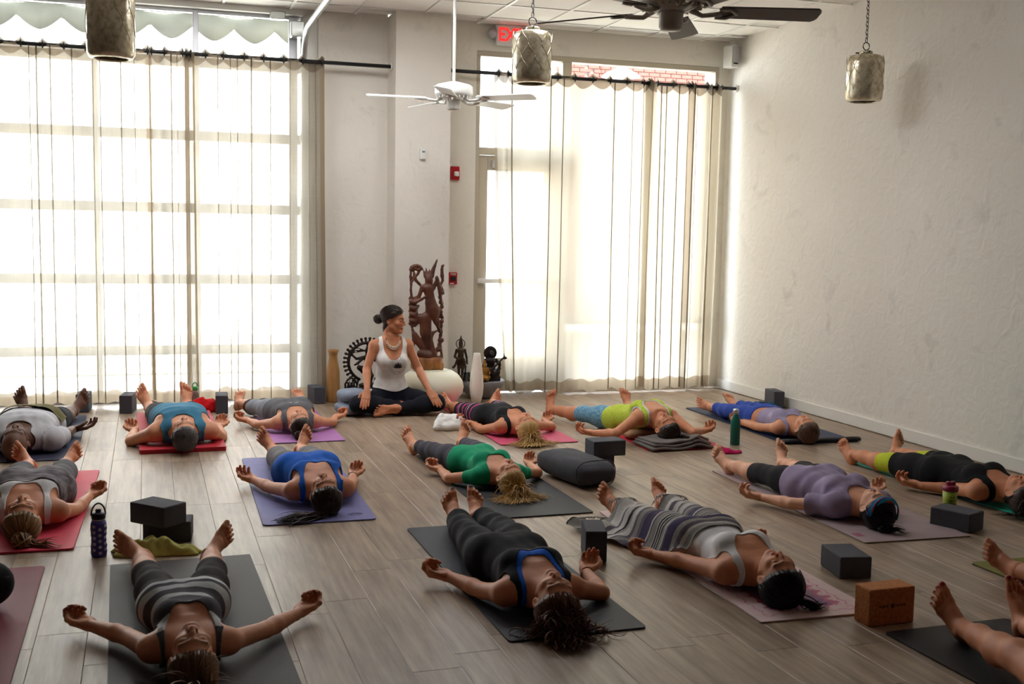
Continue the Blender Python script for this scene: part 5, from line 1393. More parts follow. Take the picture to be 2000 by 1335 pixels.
def foot_mesh():
    f = Field((-0.065, -0.085, -0.105), (0.07, 0.225, 0.09), 0.0040)
    f.cone((0, 0, 0.012), (0, 0, -0.012), 0.033, 0.033, 0.02)
    f.ell((0, -0.022, -0.048), (0.029, 0.033, 0.032), 0.035)
    f.cone((0, 0.0, -0.018), (0.004, 0.075, -0.045), 0.033, 0.024, 0.03)
    f.cone((0.0, 0.02, -0.045), (0.022, 0.118, -0.062), 0.026, 0.0185, 0.022).cone((-0.008, 0.0, -0.055), (-0.028, 0.095, -0.066), 0.022, 0.0155, 0.022)
    f.cone((0.020, 0.116, -0.062), (-0.030, 0.096, -0.066), 0.0175, 0.0150, 0.014)
    for s in (-1, 1): f.ell((s * 0.033, -0.002, -0.004), (0.010, 0.013, 0.013), 0.014)
    f.ell((0.030, 0.030, -0.085), (0.016, 0.045, 0.020), 0.02, 's')
    tt = [((0.026, 0.124, -0.062), (0.030, 0.158, -0.054), (0.029, 0.184, -0.060), 0.0142), ((0.006, 0.126, -0.062), (0.007, 0.160, -0.046), (0.006, 0.182, -0.060), 0.0088),
          ((-0.010, 0.120, -0.063), (-0.011, 0.151, -0.048), (-0.0125, 0.171, -0.062), 0.0084), ((-0.025, 0.109, -0.064), (-0.028, 0.138, -0.051), (-0.030, 0.156, -0.064), 0.0080), ((-0.038, 0.096, -0.066), (-0.043, 0.121, -0.056), (-0.045, 0.137, -0.067), 0.0076)]
    tp = []
    for a, b, c, r in tt:
        f.chain([a, b, c], [r * 1.02, r * 0.94, r], 0.0025); tp.append((np.array(c) + np.array([0, 0.004, r * 0.75]), r))
    V, Q = f.nets(1)
    tips_nails = np.max([np.clip(1.6 - np.linalg.norm(V - t, axis=1) / (r * 0.85), 0, 1) for t, r in tp], axis=0)
    return V, Q, tips_nails
HEADS = {False: head_mesh(False), True: head_mesh(True)}
HANDS = {c: hand_mesh(c) for c in (0.55, 0.95, 1.3, 0.12)}
FOOT = foot_mesh()
SKULL_C, SKULL_R = np.array([0, -0.012, 0.034]), np.array([0.073, 0.092, 0.082])

TAB_F = np.array([(.10, .140, .066, .080), (.05, .165, .088, .093), (.0, .172, .098, .100), (-.06, .164, .096, .100), (-.12, .146, .089, .098), (-.19, .127, .083, .098), (-.27, .132, .091, .104), (-.35, .146, .098, .109), (-.42, .148, .094, .106), (-.47, .138, .079, .097), (-.51, .095, .062, .092), (-.56, .055, .054, .092)])
TAB_M = np.array([(.10, .138, .070, .084), (.05, .160, .090, .095), (.0, .166, .100, .102), (-.06, .162, .102, .105), (-.12, .158, .104, .108), (-.19, .156, .106, .110), (-.27, .162, .112, .116), (-.35, .176, .116, .120), (-.42, .180, .106, .113), (-.47, .166, .086, .100), (-.51, .112, .070, .096), (-.56, .062, .062, .096)])
def torso_fn(tab, bw):
    ys, w, h, zc = tab[::-1].T
    def fn(x, y, z):
        yy = np.clip(y, ys[0], ys[-1])
        W = np.interp(yy, ys, w) * bw; Hh = np.interp(yy, ys, h) * (0.6 + 0.4 * bw); Z = np.interp(yy, ys, zc) * (0.6 + 0.4 * bw)
        q = (np.abs(x / W) ** 2.5 + np.abs((z - Z) / Hh) ** 2.3) ** 0.41
        d = (q - 1) * np.minimum(W, Hh)
        return np.maximum(d, np.maximum(y - ys[-1], ys[0] - y))
    return fn
def segd(P, a, b, ra, rb):
    a = np.asarray(a); ab = np.asarray(b) - a; t = np.clip(((P - a) @ ab) / (ab @ ab), 0, 1)
    return np.linalg.norm(P - a - t[:, None] * ab, axis=1) - (ra + (rb - ra) * t), t

def locks(P0, D0, gdir, L, steps, c, R, Rh, floor_z, stiff, seed, jit=0.1, curl=0.0):
    """grow hair strands from P0: stiffness against gravity, resting on the skull and the floor"""
    rg = np.random.RandomState(seed); n = len(P0); P = P0.copy(); D = D0.copy(); out = [P.copy()]
    ph = rg.rand(n) * 6.28
    for s in range(steps):
        ds = (L / steps)[:, None]
        D = D * stiff + gdir * (1 - stiff) + jit * rg.randn(n, 3) * 0.3
        D /= np.linalg.norm(D, axis=1, keepdims=True)
        Pn = P + D * ds
        q = (Pn - c) @ Rh; e = np.linalg.norm(q / R, axis=1); m_ = e < 1
        q[m_] /= e[m_][:, None]; Pn = q @ Rh.T + c
        lo = Pn[:, 2] < floor_z; Pn[lo, 2] = floor_z + rg.rand(lo.sum()) * 0.012
        D = Pn - P; D /= (np.linalg.norm(D, axis=1, keepdims=True) + 1e-9); P = Pn; out.append(P.copy())
    O_ = np.stack(out, 1)
    if curl:
        t = np.linspace(0, 1, steps + 1)[None, :, None]; a = t * 15 + ph[:, None, None]
        O_ = O_ + curl * np.concatenate([np.sin(a), np.cos(a * 1.1), np.sin(a * 0.9 + 1)], 2) * np.minimum(1, t * 4)
        O_[:, :, 2] = np.maximum(O_[:, :, 2], floor_z)
    return O_
def lock_mesh(paths, r, rcol, base, flat=0.45, seed=0):
    rg = np.random.RandomState(seed); n, mth, _ = paths.shape
    T = np.gradient(paths, axis=1); T /= np.linalg.norm(T, axis=2, keepdims=True) + 1e-9
    ref = np.array([0.3, 0.2, 1.0]); A = np.cross(T, ref); A /= np.linalg.norm(A, axis=2, keepdims=True) + 1e-9; B = np.cross(A, T)
    t = np.linspace(0, 1, mth)
    rad = (r * (0.7 + 0.6 * rg.rand(n)))[:, None, None] * np.interp(t, [0, 0.15, 0.7, 1], [0.6, 1, 0.9, 0.15])[None, :, None]
    V = np.stack([paths + A * rad, paths + B * rad * flat, paths - A * rad, paths - B * rad * flat], 2)
    idx = np.arange(n * mth * 4).reshape(n, mth, 4); Q = []
    for k in range(4):
        j = (k + 1) % 4; Q.append(np.stack([idx[:, :-1, k], idx[:, :-1, j], idx[:, 1:, j], idx[:, 1:, k]], -1).reshape(-1, 4))
    c = np.array(base)[None] * (1 + rcol * (rg.rand(n, 1) - 0.45)); C = np.repeat(c, mth * 4, 0)
    return V.reshape(-1, 3), np.concatenate(Q), np.clip(C, 0, 1)

def dirs(n, seed, az=(-2.0, 2.0), el=(0.35, 1.3)):
    """points on the skull in the head frame: azimuth 0 = forehead, elevation to the crown"""
    rg = np.random.RandomState(seed); a = rg.uniform(az[0], az[1], n); e = rg.uniform(el[0], el[1], n)
    return np.stack([np.sin(a) * np.cos(e), np.cos(a) * np.cos(e), np.sin(e)], 1)
def hairline_ok(q):  # q in head frame
    y, z = q[:, 1], q[:, 2]
    return z - np.where(y > 0, 0.80 * y + 0.004, 1.2 * y - 0.02)

SKIN = dict(fair=srgb(216, 160, 130), light=srgb(212, 148, 114), tan=srgb(202, 134, 98), olive=srgb(190, 124, 90), dark=srgb(100, 64, 48))
HAIR = dict(ltbrown=srgb(128, 96, 70), blonde=srgb(196, 158, 98), dkblonde=srgb(150, 116, 78), brown=srgb(98, 70, 52), dkbrown=srgb(54, 38, 31), black=srgb(24, 20, 21), grey=srgb(84, 80, 80), auburn=srgb(104, 62, 42))

def person(sp):
    k = sp.get('k', 1.0); male = sp.get('male', False); bw = sp.get('bw', 1.0) * (1.0 if male else 0.93); h = sp.get('h', 0.0085)
    z0 = sp.get('z0', 0.008)
    kh = 0.5 + 0.5 * k
    # torso frame
    tilt = math.radians(sp.get('tilt', 0)); ct, st = math.cos(tilt), math.sin(tilt)
    Rt = sp.get('Rt', np.array([[1, 0, 0], [0, ct, st], [0, -st, ct]])); ot = np.array(sp.get('ot', (0, 0, 0)), float)
    tp = lambda p: ot + Rt @ (np.asarray(p, float) * k)
    hp, hy, hr = [math.radians(q) for q in sp.get('head', (6, 0, 0))]
    base = sp.get('Rh0', Rt @ np.array([[1, 0, 0], [0, 0, -1], [0, 1, 0]]))    # columns X, face, crown
    cx_, sx_ = math.cos(hp), math.sin(hp); cz_, sz_ = math.cos(hy), math.sin(hy); cy_, sy_ = math.cos(hr), math.sin(hr)
    Rx = np.array([[1, 0, 0], [0, cx_, -sx_], [0, sx_, cx_]]); Rz = np.array([[cz_, -sz_, 0], [sz_, cz_, 0], [0, 0, 1]]); Ry = np.array([[cy_, 0, sy_], [0, 1, 0], [-sy_, 0, cy_]])
    Rh = base @ Ry @ Rz @ Rx
    ks = kh * (1.05 if male else 0.99)
    oh = np.array(sp['headpos'], float) if 'headpos' in sp else tp((0, -0.660, 0.098)) + np.array([0, 0, 0.004])
    ang = math.radians(sp.get('ang', 0))
    R = np.array([[math.cos(ang), math.sin(ang), 0], [-math.sin(ang), math.cos(ang), 0], [0, 0, 1]])   # columns: x, y(footward), z
    if 'O' in sp: O = np.array(sp['O'], float)
    else:
        nl = oh + ks * (Rh @ np.array([0, 0.115, -0.030])); O = gz(*sp['nose'], z0 + nl[2]) - R @ nl; O[2] = z0
    W2L = lambda p: R.T @ (np.asarray(p, float) - O)
    def cast(px, zl):   # pixel -> local point at height zl above the mat
        return W2L(gz(px[0], px[1], O[2] + zl))
    shw = (0.154 if not male else 0.182) * (0.5 + 0.5 * bw)
    J = {}
    for s, sg in (('L', -1), ('R', 1)):
        J['sh' + s] = tp((sg * shw, -0.462, 0.082)); J['hip' + s] = tp((sg * 0.088, 0.0, 0.098))
    # arms
    la1, la2 = 0.275 * k, 0.245 * k
    for i, (s, sg) in enumerate((('L', -1), ('R', 1))):
        S_ = J['sh' + s]
        if 'arm' + s in sp:
            e, w, tipd = sp['arm' + s]; E = np.array(e, float); Wr = np.array(w, float); Tp = np.array(tipd, float)
        else:
            a = sp['arms'][i]
            if a is None:
                b = sp['arms'][1 - i]; mir = True
            else: b = a; mir = False
            pe, pw, pt = [cast(q, zz) for q, zz in zip(b, sp.get('armz', (0.05, 0.036, 0.045)))]
            if mir: pe, pw, pt = [q * np.array([-1, 1, 1]) for q in (pe, pw, pt)]
            d = pe - S_; L = np.linalg.norm(d); E = S_ + d / L * np.clip(L, la1 * sp.get('elmin', 0.88), la1 * 1.12)
            d = pw - E; L = np.linalg.norm(d); Wr = E + d / L * np.clip(L, la2 * 0.85, la2 * 1.18); Tp = Wr + unit(pt - pw)
        J['el' + s], J['wr' + s], J['hd' + s] = E, Wr, unit(Tp - Wr) if 'arm' + s not in sp else unit(Tp)
    # legs
    for i, (s, sg) in enumerate((('L', -1), ('R', 1))):
        Hp = J['hip' + s]
        if 'leg' + s in sp: Kn, An = [np.array(q, float) for q in sp['leg' + s][:2]]
        else:
            a = cast(sp['ank'][i], 0.068); d = a - Hp; d[2] = 0; L = np.linalg.norm(d); LL = np.clip(L, 0.77 * k, 0.87 * k); d /= L
            An = Hp + d * LL; An[2] = 0.062
            Kn = Hp + d * LL * 0.515 + np.array([sg * 0.012, 0, 0]); Kn[2] = sp.get('kneez', 0.082)
            if 'knee' in sp and sp['knee'][i]: q = cast(sp['knee'][i], 0.09); Kn[0] = 0.5 * Kn[0] + 0.5 * q[0]
        J['kn' + s], J['an' + s] = Kn, An
        if 'toedir' + s in sp: td = unit(sp['toedir' + s])
        else:
            q = sp['toe'][i]; ro = R.T @ (CPOS - O); rd = unit(R.T @ ray(*q)); r = 0.178
            b = (ro - An) @ rd; c_ = (ro - An) @ (ro - An) - r * r; D = b * b - c_
            t = -b + (math.sqrt(D) * sp.get('toefar', 0.35) if D > 0 else 0); td = unit(ro + rd * t - An)
        J['td' + s] = td
    mrk = 1.14 if male else 1.0
    # ---------------- surface
    pts = np.array([v for q, v in J.items() if q[:2] != 'td' and q[:2] != 'hd'] + [tp((0, -0.62, 0.1)), tp((0, 0.1, 0.1)), tp((0.2, -0.3, 0.25)), tp((-0.2, -0.3, 0.0))])
    lo, hi = pts.min(0) - 0.13, pts.max(0) + 0.13
    if 'Rt' not in sp: lo[2], hi[2] = -0.03, max(0.30, hi[2] - 0.02)
    f = Field(lo, hi, h)
    tf = torso_fn(TAB_M if male else TAB_F, bw)
    def tloc(X, Y, Z):
        x, y, z = X - ot[0], Y - ot[1], Z - ot[2]
        return [(Rt[0, i] * x + Rt[1, i] * y + Rt[2, i] * z) / k for i in range(3)]
    cs = np.array([tp((a, b, c)) for a in (-.22, .22) for b in (.14, -.6) for c in (-.03, .26)])
    f.fn(lambda X, Y, Z: tf(*tloc(X, Y, Z)) * k, cs.min(0), cs.max(0), 0.0)
    Rtc = Rt
    if not male:
        for sg in (-1, 1): f.ell(tp((sg * 0.070 * bw, -0.345, 0.178)), (0.064 * k * bw, 0.062 * k * bw, 0.044 * k * sp.get('bust', 1.0)), 0.035, 'u', Rt)
    f.cone(tp((0, -0.49, 0.090)), oh + ks * (Rh @ np.array([0, -0.026, -0.075])), 0.056 * k * mrk, 0.050 * k * mrk, 0.04)
    BR = []   # (part, a, b, ra, rb, t0)
    for s, sg in (('L', -1), ('R', 1)):
        f.cone(tp((sg * 0.07, -0.485, 0.095)), J['sh' + s], 0.047 * k * mrk, 0.050 * k * mrk, 0.05)
        A = [(J['sh' + s], J['el' + s], 0.046 * k * mrk * (0.4 + 0.6 * bw), 0.034 * k * mrk, 0), (J['el' + s], J['wr' + s], 0.035 * k * mrk, 0.0225 * k * mrk, 1)]
        BR += [('a' + s,) + q for q in A]
        f.cone(*A[0][:4], 0.022); mid = J['el' + s] * 0.72 + J['wr' + s] * 0.28
        f.chain([J['el' + s], mid, J['wr' + s]], [0.034 * k * mrk, 0.036 * k * mrk, 0.0235 * k * mrk], 0.010)
        ex = J['wr' + s] + J['hd' + s] * 0.008; f.cone(J['wr' + s], ex, 0.0235 * k * mrk, 0.021 * k * mrk, 0.008)
        H_, K_, N_ = J['hip' + s], J['kn' + s], J['an' + s]
        tr = 0.088 * k * (0.35 + 0.65 * bw); G = [(H_, K_, tr, 0.058 * k, 0), (K_, N_, 0.056 * k, 0.036 * k, 1)]
        BR += [('l' + s,) + q for q in G]
        f.chain([H_, H_ * 0.55 + K_ * 0.45, K_], [tr, tr * 0.88, 0.058 * k], 0.05)
        dn = np.array([0, 0, -0.010]) if 'Rt' not in sp else np.zeros(3)
        f.chain([K_, K_ * 0.68 + N_ * 0.32 + dn, K_ * 0.3 + N_ * 0.7, N_], [0.055 * k, 0.058 * k, 0.043 * k, 0.036], 0.03)
        f.ell(tp((sg * 0.075, 0.035, 0.078)), (0.085 * k * bw, 0.09 * k, 0.078 * k), 0.04, 'u', Rt)
    V, Q = f.nets(2)
    T = tris(Q); N = normals(V, T)
    tx = np.stack(tloc(V[:, 0], V[:, 1], V[:, 2]), 1)
    dt = tf(tx[:, 0], tx[:, 1], tx[:, 2]) * k
    da = np.full(len(V), 9.0); ta = np.zeros(len(V)); dl = np.full(len(V), 9.0); tl = np.zeros(len(V))
    for part, a, b, ra, rb, t0 in BR:
        d, t = segd(V, a, b, ra, rb)
        if part[0] == 'a': m_ = d < da; da[m_] = d[m_]; ta[m_] = t0 + t[m_]
        else: m_ = d < dl; dl[m_] = d[m_]; tl[m_] = t0 + t[m_]
    A_t = np.minimum(dt, dl) - da
    # ---------------- assemble the skin
    skin = np.array(SKIN[sp.get('skin', 'light')]) * sp.get('skinv', 1.0)
    VV, QQ, CC = [V], [Q], [np.repeat(skin[None], len(V), 0)]
    n0 = len(V)
    def add(v, q, c, mirror=False):
        nonlocal n0
        if mirror: q = q[:, ::-1]
        VV.append(v); QQ.append(q + n0); CC.append(c); n0 += len(v)
    # head
    hv, hq, lips, brow, lash = HEADS[male]
    hc = np.repeat(skin[None], len(hv), 0)
    hair_c = np.array(HAIR[sp.get('hair', ('cap', 'brown'))[1]]) if sp.get('hair') else skin * 0.6
    hc = hc * (1 - lips[:, None]) + lips[:, None] * (skin * np.array([0.86, 0.52, 0.55]))
    hc = hc * (1 - 0.75 * brow[:, None]) + 0.75 * brow[:, None] * hair_c * 0.8
    hc = hc * (1 - 0.8 * lash[:, None]) + 0.8 * lash[:, None] * 0.03
    hw = oh + (hv * ks) @ Rh.T
    add(hw, hq, hc)
    # hands and feet
    tip_backlight, nailf = sp.get('tips_nails', (None, None)); cur = sp.get('curl', (0.95, 0.95))  # painted fingertip backlight, then toenail colour
    for i, (s, sg) in enumerate((('L', -1), ('R', 1))):
        v, q, nm = HANDS[cur[i]]; y = J['hd' + s]; up = np.array(sp.get('palm' + s, (sg * 0.25, 0, 1.0)))
        zz = unit(up - (up @ y) * y); x = np.cross(y, zz)
        thumb = sp.get('thumb' + s, sg)       # +1: thumb on +x side
        vv = v * np.array([thumb, 1, 1]) * (0.95 * kh * (1.08 if male else 1.0))
        c = np.repeat(skin[None], len(v), 0)
        rosy = np.clip(nm, 0, 1)[:, None] * 0.35; c = c * (1 - rosy) + rosy * skin * np.array([1.0, 0.72, 0.70])
        if tip_backlight is not None: c = c * (1 - 0.5 * nm[:, None]) + 0.5 * nm[:, None] * np.array(tip_backlight)
        add(J['wr' + s] + vv @ np.stack([x, y, zz], 1).T, q, c, thumb < 0)
        v, q, nm = FOOT; y = J['td' + s]; lg = unit(J['kn' + s] - J['an' + s])
        y = unit(y - max(0, (y @ lg)) * lg * 0.9)
        zz = unit(lg - (lg @ y) * y); x = np.cross(y, zz)
        vv = v * np.array([-sg, 1, 1]) * (0.98 * kh * (1.1 if male else 1.0))
        c = np.repeat(skin[None], len(v), 0)
        sole = np.clip((-0.060 - v[:, 2]) / 0.02, 0, 1)[:, None] * 0.3; c = c * (1 - sole) + sole * (skin * np.array([1.08, 0.92, 0.86]))
        if nailf is not None: c = c * (1 - nm[:, None]) + nm[:, None] * np.array(nailf)
        add(J['an' + s] + vv @ np.stack([x, y, zz], 1).T, q, np.clip(c, 0, 1), -sg < 0)
    V_all = np.concatenate(VV)
    me = np_mesh('person', V_all, QQ, True, np.concatenate(CC))
    root = link('person', me, M['skin'])
    root.location = O; root.rotation_euler = (0, 0, -ang)
    tag(root, sp['label'], 'person')
    # ---------------- clothes: offset copies of the body surface with cut hems
    x, y, z = tx.T
    seed = sp.get('seed', 1)
    def wrk(p, fq=1.0):
        return np.sin(34 * fq * p[:, 1] + 3.2 * np.sin(10 * p[:, 0] + seed) + seed) * 0.5 + 0.35 * np.sin(61 * fq * p[:, 1] - 23 * p[:, 0] + 2.5 * np.sin(17 * p[:, 2] + seed) + 2 * seed) + 0.25 * np.sin(90 * p[:, 0] + 31 * p[:, 1])
    parts = {}
    for gsp in sp.get('wear', []):
        nm, mt, kind = gsp[:3]; o = gsp[3] if len(gsp) > 3 else {}
        if kind == 'top':
            hem = o.get('hem', 0.03); xs, dp, yt = o.get('neck', (0.085, 0.10, -0.50))
            e = np.where(y > yt, np.sqrt((x / xs) ** 2 + (np.maximum(y - yt, 0) / dp) ** 2), np.abs(x) / xs)
            gn = (e - 1) * min(xs, dp)
            body = np.minimum(hem + 0.012 * np.sin(x * 22 + seed) - y, y + 0.545)
            if o.get('sleeve'):
                arm_ok = np.where(A_t > 0, (o['sleeve'] - ta) * 0.25, 0.05)
                ga = np.maximum(-A_t, (o['sleeve'] - ta) * 0.25)
                g = np.minimum(np.minimum(body + np.where(A_t > 0, 0.2, 0), gn), ga)
            else:
                rr = o.get('arm', 0.078); ax = np.sqrt((np.abs(x) - 0.198) ** 2 * 0.9 + (y + 0.445) ** 2 * 0.62) - rr
                g = np.minimum(np.minimum(body, gn), np.minimum(-A_t - 0.004, ax))
            if 'topy' in o: g = np.minimum(g, y - o['topy'])
        else:
            waist = o.get('waist', -0.10); hemt = o.get('hem', 1.9)
            g = np.minimum(np.minimum(y - waist, (hemt - tl) * 0.4), -A_t)
        off = np.full(len(V), o.get('off', 0.005))
        if o.get('loose'):
            lo_ = o['loose']; side = np.clip(np.abs(x) / 0.15, 0, 1.3)
            w_ = np.clip((y + 0.42) / 0.3, 0, 1) if kind == 'top' else np.clip(tl, 0.2, 1)
            off = off + lo_ * w_ * (0.35 + 0.65 * side)
            if kind == 'top': off = off + np.where(A_t > -0.01, lo_ * 0.8, 0)
        if kind == 'top': off = off + 0.0045 * np.clip((y + 0.20) / 0.08, 0, 1)
        off = off + o.get('wr', 0.0022) * wrk(tx if kind == 'top' else np.stack([x, y * 0.8, z], 1), o.get('fq', 1.0))
        if 'cuff' in o: off = off + o['cuff'] * np.clip(1 - np.abs(tl - hemt + 0.08) / 0.06, 0, 1)
        V2, T2, (N2, o2) = clip(V, T, g, [N, np.maximum(off, 0.0025)])
        if len(T2) == 0: print('empty', nm, sp['label']); continue
        Vs, Fs = shell(V2, T2, N2, o2)
        floor_ = sp.get('clothfloor', -0.004)
        Vs[:, 2] = np.maximum(Vs[:, 2], floor_)
        g_o = link(nm, np_mesh(nm, Vs, Fs), M[mt], root)
        if o.get('label'): g_o['label'] = o['label']
        parts[nm] = (V2, T2, g_o)
    # ---------------- hair
    hs = sp.get('hair')
    if hs:
        style, hcol = hs[0], np.array(HAIR[hs[1]]); opt = hs[2] if len(hs) > 2 else {}
        hT = tris(hq); hN = normals(hv, hT)
        gh = hairline_ok(hv) + 0.0035 * np.sin(hv[:, 0] * 90) - np.where((np.abs(hv[:, 0]) > 0.071) & (hv[:, 2] < 0.03) & (hv[:, 1] > -0.04), 0.05, 0)
        vol = opt.get('vol', 0.010)
        V2, T2, (N2, g2) = clip(hv, hT, gh, [hN, gh])
        off = vol * np.clip(g2 / 0.03, 0.15, 1) + 0.0016 * np.sin(np.arctan2(V2[:, 0], V2[:, 1] + 0.02) * 46 + 30 * V2[:, 2])
        Vs, Fs = shell(V2, T2, N2, off, 1.0)
        Vs = oh + (Vs * ks) @ Rh.T; Vs[:, 2] = np.maximum(Vs[:, 2], 0.0)
        hV, hF, hC = [Vs], list(Fs), [np.repeat((hcol * 0.8)[None], len(Vs), 0)]
        cnt = len(Vs)
        cW = oh + (SKULL_C * ks) @ Rh.T; RW = SKULL_R * ks * 1.0 + vol * 0.9
        gdir = np.array([0, 0, -1.0]); fz = 0.004
        def addl(paths, r, rc=0.7, flat=0.45):
            nonlocal cnt
            v, q, c = lock_mesh(paths, r, rc, hcol, flat, seed)
            hV.append(v); hF.append(q + cnt); hC.append(c); cnt += len(v)
        nl_ = opt.get('n', 130)
        def skull_pts(u): return cW + ((u * RW)) @ Rh.T
        if style in ('long', 'curly'):
            u = dirs(nl_ * 8, seed, (-2.3, 2.3), (0.20, 1.35)); u = u[hairline_ok(u * SKULL_R + SKULL_C) > 0.004][:nl_ * 3]
            p0 = skull_pts(u); crown = Rh[:, 2]; nrm = (u / RW) @ Rh.T; nrm /= np.linalg.norm(nrm, axis=1, keepdims=True)
            part = Rh[:, 0][None] * np.sign(u[:, :1]) * opt.get('spread', 0.22)
            d0 = crown[None] * 1.0 + part - Rh[:, 1][None] * 0.15; d0 -= (d0 * nrm).sum(1, keepdims=True) * nrm; d0 /= np.linalg.norm(d0, axis=1, keepdims=True)
            L = opt.get('len', 0.30) * (0.75 + 0.45 * np.random.RandomState(seed).rand(len(u)))
            addl(locks(p0, d0, gdir, L, opt.get('steps', 15), cW, RW, Rh, fz, opt.get('stiff', 0.72), seed, opt.get('jit', 0.014), opt.get('curl', 0.0)), opt.get('r', 0.0042), 0.6)
        if style in ('pony', 'bun', 'cap', 'short'):
            tie = unit(opt.get('tie', (0, -0.75, 0.65)))
            u = dirs(nl_, seed, (-2.6, 2.6), (-0.1, 1.2)); u = u[hairline_ok(u * SKULL_R + SKULL_C) > 0.003]
            ts = np.linspace(0, 1 if style != 'short' else 0.25, 9); pa = []
            for t in ts:
                w = u * (1 - t) + tie * t; w = w / np.linalg.norm(w, axis=1, keepdims=True); pa.append(skull_pts(w * (1.0 + 0.012 * math.sin(PI * t))))
            pa = np.stack(pa, 1); pa[:, :, 2] = np.maximum(pa[:, :, 2], 0.002)
            addl(pa, opt.get('r', 0.006))
            tp_ = skull_pts(tie[None] * 1.03)[0]
            if style == 'bun':
                rg = np.random.RandomState(seed); nb = 46; br = opt.get('br', 0.034)
                cb_ = tp_ + unit(tp_ - cW) * br * 0.7; cb_[2] = max(cb_[2], br * 0.7); pa = []
                for i in range(nb):
                    ax = unit(rg.randn(3)); e1 = unit(np.cross(ax, [0.3, 0.5, 0.8])); e2 = np.cross(ax, e1); a0 = rg.rand() * 6.28; rr = br * (0.75 + 0.35 * rg.rand())
                    pa.append([cb_ + rr * (e1 * math.cos(a0 + q * 0.32) + e2 * math.sin(a0 + q * 0.32)) for q in range(14)])
                pa = np.array(pa); pa[:, :, 2] = np.maximum(pa[:, :, 2], 0.003); addl(pa, opt.get('r', 0.006) * 1.3)
            if style in ('pony',) or opt.get('wisp'):
                nt_ = opt.get('nt', 60) if style == 'pony' else 14
                rg = np.random.RandomState(seed + 1)
                d = np.array(opt.get('dir', (0, -1, 0)), float); p0 = tp_ + rg.randn(nt_, 3) * 0.010; p0[:, 2] = np.maximum(p0[:, 2], 0.004)
                d0 = unit(d)[None] + 0.14 * rg.randn(nt_, 3); d0 /= np.linalg.norm(d0, axis=1, keepdims=True)
                addl(locks(p0, d0, gdir, opt.get('len', 0.24) * (0.7 + 0.5 * rg.rand(nt_)), 13, cW, RW, Rh, fz, 0.9, seed + 2, 0.02, opt.get('curl', 0.0)), opt.get('r', 0.006))
        ho = link('hair', np_mesh('hair', np.concatenate(hV), hF, True, np.concatenate(hC)), M['hair'], root)
        if opt.get('label'): ho['label'] = opt['label']
    return dict(root=root, V=V_all, J=J, O=O, R=R, ang=ang, oh=oh, Rh=Rh, ks=ks, k=k, tp=tp, parts=parts, tx=tx, bodyV=V)

def drape(name, label, cat, pr, x0, x1, y0, y1, mt, up=0.010, res=0.014, cut=None, wr=0.004, group=None, extra=None, parent=False, slope=1.3, xmax=9):
    """cloth lying over a person: height map of the body with limited slope, down to the floor at its edges"""
    nx, ny = int((x1 - x0) / res) + 1, int((y1 - y0) / res) + 1
    Hm = np.zeros((nx, ny)); pv = [pr['V']] + [p[0] for p in pr['parts'].values()]
    for P in pv:
        i = np.round((P[:, 0] - x0) / res).astype(int); j = np.round((P[:, 1] - y0) / res).astype(int)
        ok = (np.abs(P[:, 0]) < xmax) & (i >= 0) & (i < nx) & (j >= 0) & (j < ny); np.maximum.at(Hm, (i[ok], j[ok]), P[ok, 2])
    for it in range(24):
        for dx, dy in ((1, 0), (-1, 0), (0, 1), (0, -1)):
            Sx = np.roll(Hm, (dx, dy), (0, 1))
            if dx == 1: Sx[0] = 0
            if dx == -1: Sx[-1] = 0
            if dy == 1: Sx[:, 0] = 0
            if dy == -1: Sx[:, -1] = 0
            Hm = np.maximum(Hm, Sx - slope * res)
    for it in range(3):
        P = np.pad(Hm, 1, mode='edge'); Hm = np.maximum(Hm, 0.2 * (P[1:-1, 1:-1] + P[2:, 1:-1] + P[:-2, 1:-1] + P[1:-1, 2:] + P[1:-1, :-2]))
    gx_, gy_ = np.meshgrid(x0 + res * np.arange(nx), y0 + res * np.arange(ny), indexing='ij')
    wv = wr * (np.sin(gx_ * 38 + 4 * np.sin(gy_ * 9) + 1) + 0.7 * np.sin(gx_ * 17 - gy_ * 31) + 0.5 * np.sin(gx_ * 71 + gy_ * 23))
    wv = wv * (1 + 2.0 * np.clip((gy_ - 0.42) / 0.2, 0, 1))
    Zz = np.maximum(Hm + up + wv * np.clip(1.2 - Hm / 0.16, 0.25, 1), 0.004)
    V = np.stack([gx_.ravel(), gy_.ravel(), Zz.ravel()], 1)
    id_ = np.arange(nx * ny).reshape(nx, ny)
    Q = np.stack([id_[:-1, :-1], id_[1:, :-1], id_[1:, 1:], id_[:-1, 1:]], -1).reshape(-1, 4)
    T = tris(Q); g = np.full(len(V), 1.0) if cut is None else cut(V[:, 0], V[:, 1])
    V2, T2, _ = clip(V, T, g, []); N2 = normals(V2, T2)
    Vs, Fs = shell(V2, T2, N2, np.full(len(V2), 0.004), -0.2)
    o = link(name, np_mesh(name, Vs, Fs), M[mt], pr['root'] if parent else None)
    if not parent:
        o.location = pr['O']; o.rotation_euler = (0, 0, -pr['ang']); tag(o, label, cat, group)
    return o
